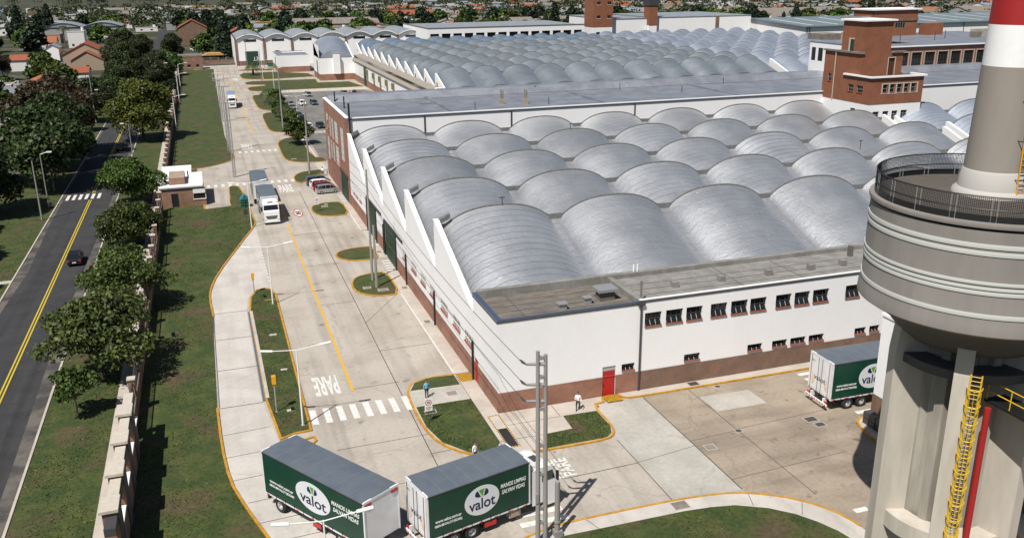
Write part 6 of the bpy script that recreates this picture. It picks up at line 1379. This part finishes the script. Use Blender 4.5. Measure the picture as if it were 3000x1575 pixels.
def palm_proto(h,nf,fl,seed):
    g=random.Random(seed); t=thing('palm_tree','palm','palm'); b=MB(); b.tube([(0,0,0),(.1,0,h*.5),(.05,.05,h)],[.34,.28,.3],9); obj('trunk',b,M['bark'],t); c=MB()
    for i in range(nf):
        a=6.283*i/nf*2.4+g.uniform(-.2,.2); up=g.uniform(-.3,1.1); d=Vector((math.cos(a),math.sin(a),0)); s=Vector((-d.y,d.x,0)); pts=[]
        for k in range(8): q=k/7; pts.append(Vector((.05,.05,h))+d*fl*(q*math.cos(up*.7))+Vector((0,0,fl*(up*.75*q-q*q*(.55+.5*max(up,0))))))
        for k in range(7):
            for sg in (-1,1):
                for e in (0,.5):
                    p0=pts[k].lerp(pts[k+1],e); p1=pts[k].lerp(pts[k+1],e+.4); w_=.75*(1-abs(k/7-.35))
                    c.poly([tuple(p0),tuple(p1),tuple(p1+s*sg*w_+(pts[k+1]-pts[k])*.5-Vector((0,0,.25*w_)))])
    obj('crown',c,M['leaf5'],t); return t
TP['palm']=[palm_proto(3.2,26,2.6,3),False]; TP['tpalm']=[palm_proto(9,30,3.0,5),False]
USED={}
def tree(key,x,y,label,s=1.0,group=None,rz=None,z=0,sz=None):
    pr,used=TP[key]; rz=random.uniform(0,6.28) if rz is None else rz; sc=(s,s,s*(sz or 1))
    if not used: pr.location=(x,y,z); pr.rotation_euler=(0,0,rz); pr.scale=sc; pr['label']=label; TP[key][1]=True; o=pr; 
    else: o=dup(pr,(x,y,z),rz,sc,label)
    if group: o['group']=group
    elif 'group' in o: del o['group']
    return o
random.seed(11)
tree('st1',-13.3,159.5,'round dense green tree in front of the gatehouse on the footpath verge',1.08)
tree('st2',-11.7,133.5,'round dense green tree beside the black moving car on the right verge',.88)
tree('ol1',-11.2,105.0,'thin olive-leaved tree against the boundary wall, in the middle of the verge row',1.1,rz=.4)
tree('ol2',-12.1,86.5,'thin olive-leaved tree over yellowed grass by the wall, nearest of the large verge trees',1.22,rz=2)
tree('sm',-13.4,78.6,'small leaning tree with a pale trunk, nearest of the verge trees',1.05)
tree('yg',-14.6,228,'large yellow-green tree overhanging the street and the wall',1.0)
tree('big1',-28.8,178,'huge dark green tree left of the striped crossing',1.12); tree('big2',-35.5,160,'dark green tree at the left edge beside the pole',.95)
tree('red',-31.5,213,'large reddish-brown tree beside the orange tiled roof',1.15); tree('big2',-28.6,197,'dark green tree reaching over the shaded street',1.05)
tree('big1',-43,186,'dark green tree at the left edge below the reddish tree',.9); tree('big2',-45,142,'dark tree cut by the left edge beyond the verge',.8); tree('mid1',-35.5,133,'dark bush tree cut by the left edge opposite the moving car',.95); tree('mid1',-34,116,'dark low tree whose shadow crosses the left verge',.9); tree('mid2',-37,146,'olive tree squeezed under the dark trees at the left edge',.9)
tree('big1',-31,246,'green tree above the white street lamp on the left verge',.62)
tree('big1',-30,262,'bright green tree between the reddish tree and the slim poles',.85)
for i,(x,y,s,k,lb) in enumerate(((-13,308,.78,'big2','dark green tree directly behind the palm with dead fronds'),(-15.5,345,.9,'big1','broad dark tree along the wall behind the palm'),(-21,322,.8,'big2','dark tree left of the palm over the street'),(-25,280,.7,'big1','round green tree right of the orange hip roof'),(-27,330,.75,'big2','dark tree between the white gable and the street'),(-31,300,.6,'big1','bright round tree below the orange hip roof'),(-11,272,.55,'mid1','bushy tree behind the yellow-green tree along the wall'),(-10.8,382,.85,'mid1','tree at the wall end before the small brick building'),(-14,402,1.0,'mid2','olive tree beside the small brick building'),(-73,300,.8,'mid1','round tree left of the pale tin roofs'),(-60,326,.85,'mid2','bright green round tree below the white gable house'),(-74,388,.75,'red','dark reddish tree left of the white gable house'),(-78,372,.8,'big2','dark tree at the left edge by the tin sheds'),(-70,300,.8,'big1','dark tree at the left edge above the orange roof'),(-30,400,.9,'big1','tall dark tree right of the tan gable house'),(-24,440,.9,'big2','tall dark tree over the far street'),(-33,470,1.0,'big1','broad dark tree behind the tan gable house'),(-12,470,.8,'big2','dark tree on the right of the far street'))): tree(k,x,y,lb,s)
tree('con',11.5,452,'tall dark conifer beside the first arched store',1.25,sz=1.05); tree('con',21,478,'second dark conifer right behind the tall one',1.1); tree('mid1',1.5,470,'dark green round tree in front of the red brick house',1.1); tree('con',-90,470,'slim dark conifer far on the left',1.0); tree('con',150,520,'dark conifer behind the window block',1.1)
tree('palm',-13.2,302,'palm with dead yellow fronds on the verge by the wall',1.25)
tree('palm',18.9,371,'small palm alone on the second far lawn',1.35)
for i,(x,y,s,lb) in enumerate(((18.5,284,1.1,'dark palm-like tree farthest along the car park edge'),(18.6,264,1.15,'dark palm-like tree third along the car park edge'),(19.3,244,1.15,'dark palm-like tree second along the car park edge'))): 
    tree('palm',x,y,lb,s*1.1); 
tree('mid1',19.8,276,'bushy dark tree in the palm row by the car park',.5); tree('mid1',19.0,254,'bushy olive-dark tree in the palm row by the car park',.48); tree('mid2',19.7,236,'olive bush nearest the concrete pole by the car park',.5)
t=tree('mid1',19.2,208.2,'dark tree with a thick leaning trunk on the island before the brick end',.62); 
fb=thing('flower_bush','pink flowering bush beside the palm at the wall','bush',(-10,292,0)); fo=bpy.data.objects.new('blossom',leafmesh('blossom',[(0,0,1.2,2.6,2,1.1)],700,.22,M['pink'])); COL.objects.link(fo); fo.parent=fb
f2_=dup(fb,(-16.5,300,.0),1,.8,label='smaller pink flowering bush left of the palm')
# ---------------------------------------------------------------- town
def gable(mb,x0,y0,x1,y1,z0,z1,axis='x',ov=.4,mi=0,th=.15):
    if axis=='x':
        ym=(y0+y1)/2; a=[(x0-ov,y0-ov,z0-.1),(x0-ov,ym,z1),(x0-ov,y1+ov,z0-.1),(x0-ov,y1+ov,z0-.1+th),(x0-ov,ym,z1+th*1.3),(x0-ov,y0-ov,z0-.1+th)]; mb.extr(a,(x1-x0+2*ov,0,0),mi)
    else:
        xm=(x0+x1)/2; a=[(x0-ov,y0-ov,z0-.1),(xm,y0-ov,z1),(x1+ov,y0-ov,z0-.1),(x1+ov,y0-ov,z0-.1+th),(xm,y0-ov,z1+th*1.3),(x0-ov,y0-ov,z0-.1+th)]; mb.extr(a,(0,y1-y0+2*ov,0),mi)
def house(name,label,x0,y0,x1,y1,h,rh,axis,wm_,rm_,wins=2,hip=False,tankh=False,chim=False,group=None):
    t=thing(name,label,'house',((x0+x1)/2,(y0+y1)/2,0),group=group); b=MB().box(x0,y0,0,x1,y1,h)
    if rh>0 and not hip:
        if axis=='x': ym=(y0+y1)/2; b.poly([(x0,y0,h),(x0,ym,h+rh),(x0,y1,h)]).poly([(x1,y0,h),(x1,ym,h+rh),(x1,y1,h)])
        else: xm=(x0+x1)/2; b.poly([(x0,y0,h),(xm,y0,h+rh),(x1,y0,h)]).poly([(x0,y1,h),(xm,y1,h+rh),(x1,y1,h)])
    obj('wall',b,M[wm_],t); r=MB()
    if rh<=0: 
        r.box(x0-.1,y0-.1,h+.003,x1+.1,y1+.1,h+.12)
        p=MB().box(x0-.1,y0-.1,h+.125,x1+.1,y0+.12,h+.5).box(x0-.1,y0+.12,h+.125,x0+.12,y1+.1,h+.5).box(x1-.12,y0+.12,h+.125,x1+.1,y1+.1,h+.5); obj('parapet',p,M[wm_],t)
    elif hip:
        d=min(x1-x0,y1-y0)/2; a=[(x0-.4,y0-.4,h),(x1+.4,y0-.4,h),(x1+.4,y1+.4,h),(x0-.4,y1+.4,h)]
        q=[(x0+d,(y0+y1)/2,h+rh),(x1-d,(y0+y1)/2,h+rh)] if x1-x0>=y1-y0 else [((x0+x1)/2,y0+d,h+rh),((x0+x1)/2,y1-d,h+rh)]
        if x1-x0>=y1-y0: r.poly([a[0],a[1],q[1],q[0]]).poly([a[1],a[2],q[1]]).poly([a[2],a[3],q[0],q[1]]).poly([a[3],a[0],q[0]])
        else: r.poly([a[0],a[1],q[0]]).poly([a[1],a[2],q[1],q[0]]).poly([a[2],a[3],q[1]]).poly([a[3],a[0],q[0],q[1]])
        r.poly(a)
    else: gable(r,x0,y0,x1,y1,h,h+rh,axis)
    ro_=obj('roof',r,M[rm_],t)
    if chim: obj('chimney',MB().box(x0+1.2,y1-2,h,x0+1.9,y1-1.3,h+rh+1.2),M[wm_],ro_)
    if tankh: obj('water_tank',MB().tube([(x1-1.5,y1-2,h+.1),(x1-1.5,y1-2,h+2.2)],.75,10).box(x1-2.2,y1-2.7,h+.1,x1-.8,y1-1.3,h+.5),M['framew'],t)
    for i in range(wins):
        wx=x0+(x1-x0)*(i+.6)/(wins+.2); w_=obj('window',MB().box(wx-.6,y0-.04,1.0,wx+.6,y0-.01,2.2),M['glass'],t); obj('frame',MB().box(wx-.75,y0-.03,.85,wx+.75,y0-.005,.99),M['framew'],w_)
    return t
house('white_house','white gabled house end without windows above the orange hip roof',-61.5,393,-52.6,406,4.6,1.9,'y','white2','tin',0)
house('tiled_house','house with an orange tiled hip roof among the trees below the white gable',-57,350,-45,362,3.0,2.6,'x','tan','terra2',0,hip=True)
house('tiled_house','long low house with brown tiled roof behind the orange hip roof',-52,372,-40,382,3.4,1.6,'x','whouse','terra',1)
house('gabled_house','large tan gabled house with terracotta roof edge',-55,428,-37,446,6.0,4.6,'y','tan','terra',0)
house('gabled_house','smaller tan gabled wing in front of the large tan gable',-51,419,-38.5,427.6,4.2,3.6,'y','tan','terra2',1)
house('white_house','narrow tall white house with steep single gable left of the tan gable',-62,436,-57,446,8.5,1.5,'y','white2','tin',0)
house('white_house','white house with red roof behind the white gable end',-75,428,-63,437,4.5,1.8,'x','whouse','terra',1)
house('tiled_house','long house with terracotta roof and white end wall on the left',-91,560,-74,570,3.6,3.0,'x','whouse','terra2',2,chim=True)
house('flat_house','two storey white flat house with a dark window by the arched roofs',-68.5,566,-60,578,8.5,0,'x','whouse','flatgrey',2,tankh=True)
house('flat_house','white flat house with an open terrace frame right of the arched roofs',-50,566,-36,578,5.2,0,'x','whouse','flatgrey',2)
house('brick_house','tall red brick house with stepped gable beside the far street',-10.5,560,5.2,575,9.5,4.3,'y','bricko','terra',0)
house('brick_house','small brick lodge with flat roof and two windows at the end of the long lawn',-6.9,404.5,.7,411,5.2,0,'x','brickw','fibre',2)
house('brick_house','red brick house partly hidden behind the arched stores',15,500,27,512,9,3,'y','bricko','terra',0)
house('tiled_house','house with a long orange tiled roof at the left edge beside the reddish tree',-54.5,264,-49.5,322,3.4,1.5,'y','whouse','terra2',0)
house('white_house','weathered white house with small dark window behind the long orange roof',-65,312,-55.5,322,5.6,0,'x','whouse','flatgrey',1)
for i,(x,y,a,b_,m_) in enumerate(((-72,330,9,5,'tin'),(-64,338,7,4.5,'tin'),(-78,320,9,6,'fibre'),(-68,348,8,5,'tin'),(-84,345,11,6,'fibre'),(-74,352,7,4,'terra'))): house('shed',['low tin-roofed shed nearest the long orange roof','second low tin-roofed shed behind the first','grey fibre-roofed shed at the left edge','pale tin-roofed shed below the white gable house','wide grey-roofed shed at the left edge','small red-roofed shed at the left edge'][i],x,y,x+a,y+b_,2.6,.7,'x','grhouse',m_,1)
hs=thing('arched_hall','grey hall with two shallow arched tin roofs among the left houses','hall',(-70,640,0)); obj('wall',MB().box(-90,640,0,-45,665,8),M['grhouse'],hs)
for x in (-91,-68):
    r=MB(); n=10
    for k in range(n): a0,a1=k/n,(k+1)/n; r.poly([(x+23*a0,639,8+2.6*math.sin(math.pi*a0)),(x+23*a1,639,8+2.6*math.sin(math.pi*a1)),(x+23*a1,666,8+2.6*math.sin(math.pi*a1)),(x+23*a0,666,8+2.6*math.sin(math.pi*a0))])
    r.poly([(x+23*k/n,639.5,8+2.5*math.sin(math.pi*k/n)) for k in range(n+1)]); obj('roof',r,M['tin'],hs)
obj('window',MB().box(-66,639.9,2,-60,639.97,6.5),M['glass'],hs)
bf=thing('brick_fence','low brick fence with dark grilles before the yellow canopy','fence',(1,436,0)); obj('low_wall',MB().box(.9,436,0,14.4,436.3,1.1),M['brickw'],bf)
for i in range(5): x=.9+i*3.3; obj('pier',MB().box(x,435.9,0,x+.5,436.4,2.2),M['brickw'],bf)
for i in range(4): x=1.4+i*3.3; obj('grille',MB().box(x,436.1,1.15,x+2.8,436.2,2.0),M['dark'],bf)
cn=thing('canopy','ochre yellow canopy behind the low brick fence','canopy',(6,446,0)); obj('cover',MB().extr([(1,443,2.6),(10.5,443,2.6),(9,443,3.6),(3,443,3.6)],(0,6,0)),M['yhouse'],cn)
for x in (1.4,10): obj('post',MB().tube([(x,443.3,0),(x,443.3,2.6)],.1,6),M['dark'],cn)
sheet('far_street',rect(-25.4,900,-16.3,1500),.012,M['asphalt']); sheet('cross_street',[(-150,484),(12,484),(12,493),(-150,493)],.02,M['lot'])
# scattered town houses: prototypes, then copies
HP=[]
def hp_(*a,**k): HP.append([house(*a,**k),False])
specs=[('whouse','flatgrey',0,'small white flat-roofed house in the distant town'),('whouse','terra2',2.0,'small white house with a terracotta roof in the distant town'),('tan','flatgrey',0,'small tan flat-roofed house in the distant town'),('bricko','terra',1.8,'small brick house with a dark tiled roof in the distant town'),('whouse','tin',1.2,'small white house with a pale tin roof in the distant town'),('grhouse','fibre',1.5,'small grey house with a fibre cement roof in the distant town'),('whouse','fibre',1.6,'small white house with a grey-brown roof in the distant town'),('grhouse','tin',0,'small grey flat-roofed house in the distant town'),('yhouse','flatgrey',0,'small ochre flat-roofed house in the distant town'),('whouse','terra',2.2,'small white house with a dark red roof in the distant town'),('bluew','flatgrey',0,'small pale blue flat-roofed house in the distant town')]
for i,(a,b_,rh,lb) in enumerate(specs): hp_('town_house',lb,-5.5,-4.5,5.5,4.5,3.4+.5*(i%3),rh,'x' if i%2 else 'y',a,b_,2,tankh=(i%3==0),hip=(i in (1,)))
wts=[11,1.6,6,2,5,4,5,5,.5,1.2,.5]
random.seed(23); cells=[]
def vis(x,y,m_=25): return -.20*y-m_<x<1.14*y+m_
def blocked(x,y):
    if y<452 and x>-36: return True
    if x>150 and y<470 and x<440: return True
    if -34<x<-8 and y<720: return True
    if -100<x<30 and y<600 and (-95<x<-34 and 340<y<600): return random.random()<.75
    if 5<x<24 and y<480: return True
    if -16<x<13 and 478<y<600: return True
    if -95<x<-40 and 630<y<670: return True
    return False
y=245
while y<1260:
    x=-.2*y-40; step=21 if y<800 else 26
    while x<1.14*y+40:
        jx,jy=x+random.uniform(-5,5),y+random.uniform(-5,5); dist=math.hypot(jx,jy)
        if dist<1350 and vis(jx,jy) and not blocked(jx,jy): cells.append((dist,jx,jy,random.random(),random.random()))
        x+=step
    y+=17 if y<800 else 24
cells.sort()
hc=[c for c in cells if c[3]<(.62 if c[1]>20 else .36)]; tc=[c for c in cells if c[3]>=(.62 if c[1]>20 else .36)]
def gt(x): return 'houses of the distant town'
big=MB(); bmats=[]; bidx={}
def bmi(n):
    if n not in bidx: bidx[n]=len(bmats); bmats.append(M[n])
    return bidx[n]
for i,(d_,x,y,a,b_) in enumerate(hc):
    k=random.choices(range(len(HP)),wts)[0]; s=random.uniform(.8,1.4); sx=s*random.choice((1,1,1.3,1.7)) ; rz=random.choice((0,math.pi/2))+random.uniform(-.06,.06)
    if i<285:
        pr,used=HP[k]
        if not used: pr.location=(x,y,0); pr.rotation_euler=(0,0,rz); pr.scale=(sx,s,s); HP[k][1]=True; o=pr
        else: o=dup(pr,(x,y,0),rz,(sx,s,s))
        o['group']=specs[k][3].replace('small ','').replace('house','houses',1)
    else:
        c_,s_=math.cos(rz),math.sin(rz); P=lambda p:(x+(p[0]*sx*c_-p[1]*s*s_),y+(p[0]*sx*s_+p[1]*s*c_),p[2]*s)
        h=3.4+.5*(k%3); wmi=bmi(specs[k][0]); rmi=bmi(specs[k][1]); rh=specs[k][2]
        q=[(-5.5,-4.5),(5.5,-4.5),(5.5,4.5),(-5.5,4.5)]
        for e in range(4): A,B=q[e],q[(e+1)%4]; big.poly([P((*A,0)),P((*B,0)),P((*B,h)),P((*A,h))],wmi)
        if rh<=0: big.poly([P((*p,h)) for p in q],rmi)
        else:
            big.poly([P((-6,-5,h)),P((6,-5,h)),P((6,0,h+rh)),P((-6,0,h+rh))],rmi); big.poly([P((-6,5,h)),P((6,5,h)),P((6,0,h+rh)),P((-6,0,h+rh))],rmi); big.poly([P((-5.5,-4.5,h)),P((-5.5,0,h+rh)),P((-5.5,4.5,h))],wmi); big.poly([P((5.5,-4.5,h)),P((5.5,0,h+rh)),P((5.5,4.5,h))],wmi)
tag(obj('distant_houses',big,bmats),'far mass of small houses beyond the town','houses',kind='stuff')
LB={'far1':('dark green town tree','dark green trees in the town'),'far2':('yellow-green town tree','yellow-green trees in the town'),'far3':('tall blackish town tree','tall blackish trees in the town'),'con':('dark town conifer','dark conifers in the town'),'tpalm':('tall palm in the town','tall palms in the town'),'mid1':('dark green round tree among the left houses','dark green trees among the left houses'),'mid2':('olive round tree among the left houses','olive trees among the left houses')}
lob=[]
for i,(d_,x,y,a,b_) in enumerate(tc):
    k=random.choices(['far1','far2','far3','con','tpalm'],[6,1.8,4,.6,.5])[0]
    if y<500: k='mid1' if a<.8 else 'mid2'; s=random.uniform(.85,1.55)
    if i<165:
        tree(k,x,y,LB[k][0]+('' if y<500 else ' standing among the distant houses'),s*(.8 if y<500 else 1),LB[k][1])
        if random.random()<.55 and i<120 and y>=500: tree(k,x+random.uniform(-8,8),y+random.uniform(-7,7),LB[k][0]+' standing among the distant houses',s*.7,LB[k][1])
    else: lob.append((x,y,4.2*s,5.8*s,5.8*s,4.4*s))
for i in range(140):
    yy=random.uniform(900,2150); xx=random.uniform(-.21*yy-20,.9*yy)
    if math.hypot(xx,yy)<1150: continue
    s=random.uniform(1.1,2.2); lob.append((xx,yy,4*s,7*s,7*s,4.5*s))
for c in hc[285:]:
    if c[4]<.25: lob.append((c[1]+random.uniform(7,10),c[2]+random.uniform(-9,9),4,4.6,4.6,4.2))
fo=bpy.data.objects.new('distant_trees',leafmesh('distant_trees',lob,60000,1.3,M['leaf7'])); COL.objects.link(fo); tag(fo,'far mass of trees beyond the town','trees',kind='stuff')
# larger far sheds in the town
for i,(x,y,L_,W_,h,rh,wm_,rm_,lb) in enumerate(((60,640,60,22,6,3.5,'tan','fibre','long tan warehouse with grey roof behind the arched stores'),(420,640,95,26,5.5,3.5,'tan','fibre','long brown-roofed shed far behind the grey warehouse'),(300,720,70,26,5.5,3,'grhouse','tin','pale tin-roofed shed behind the far brick chimney'),(560,560,80,30,6,4,'grhouse','fibre','broad grey gabled shed at the upper right'),(150,760,46,22,6,3.5,'whouse','terra','shed with maroon roof far behind the white block'),(250,560,40,18,5,2.5,'grhouse','fibre','grey shed between the two far brick shafts'),(660,640,70,30,6,3,'whouse','tin','pale roofed shed at the upper right edge'),(86,520,30,14,9,0,'tan','flatgrey','blank tan block house above the arched stores'),(330,540,46,16,4.5,1.5,'bricko','tin','red walled shed right of the far brick chimney'))):
    house('town_shed',lb,x,y,x+L_,y+W_,h,rh,'x',wm_,rm_,3)
for p in list(TP.values())+HP:
    if not p[1]:
        for c in kids(p[0]):
            for g in kids(c): bpy.data.objects.remove(g)
            bpy.data.objects.remove(c)
        bpy.data.objects.remove(p[0])
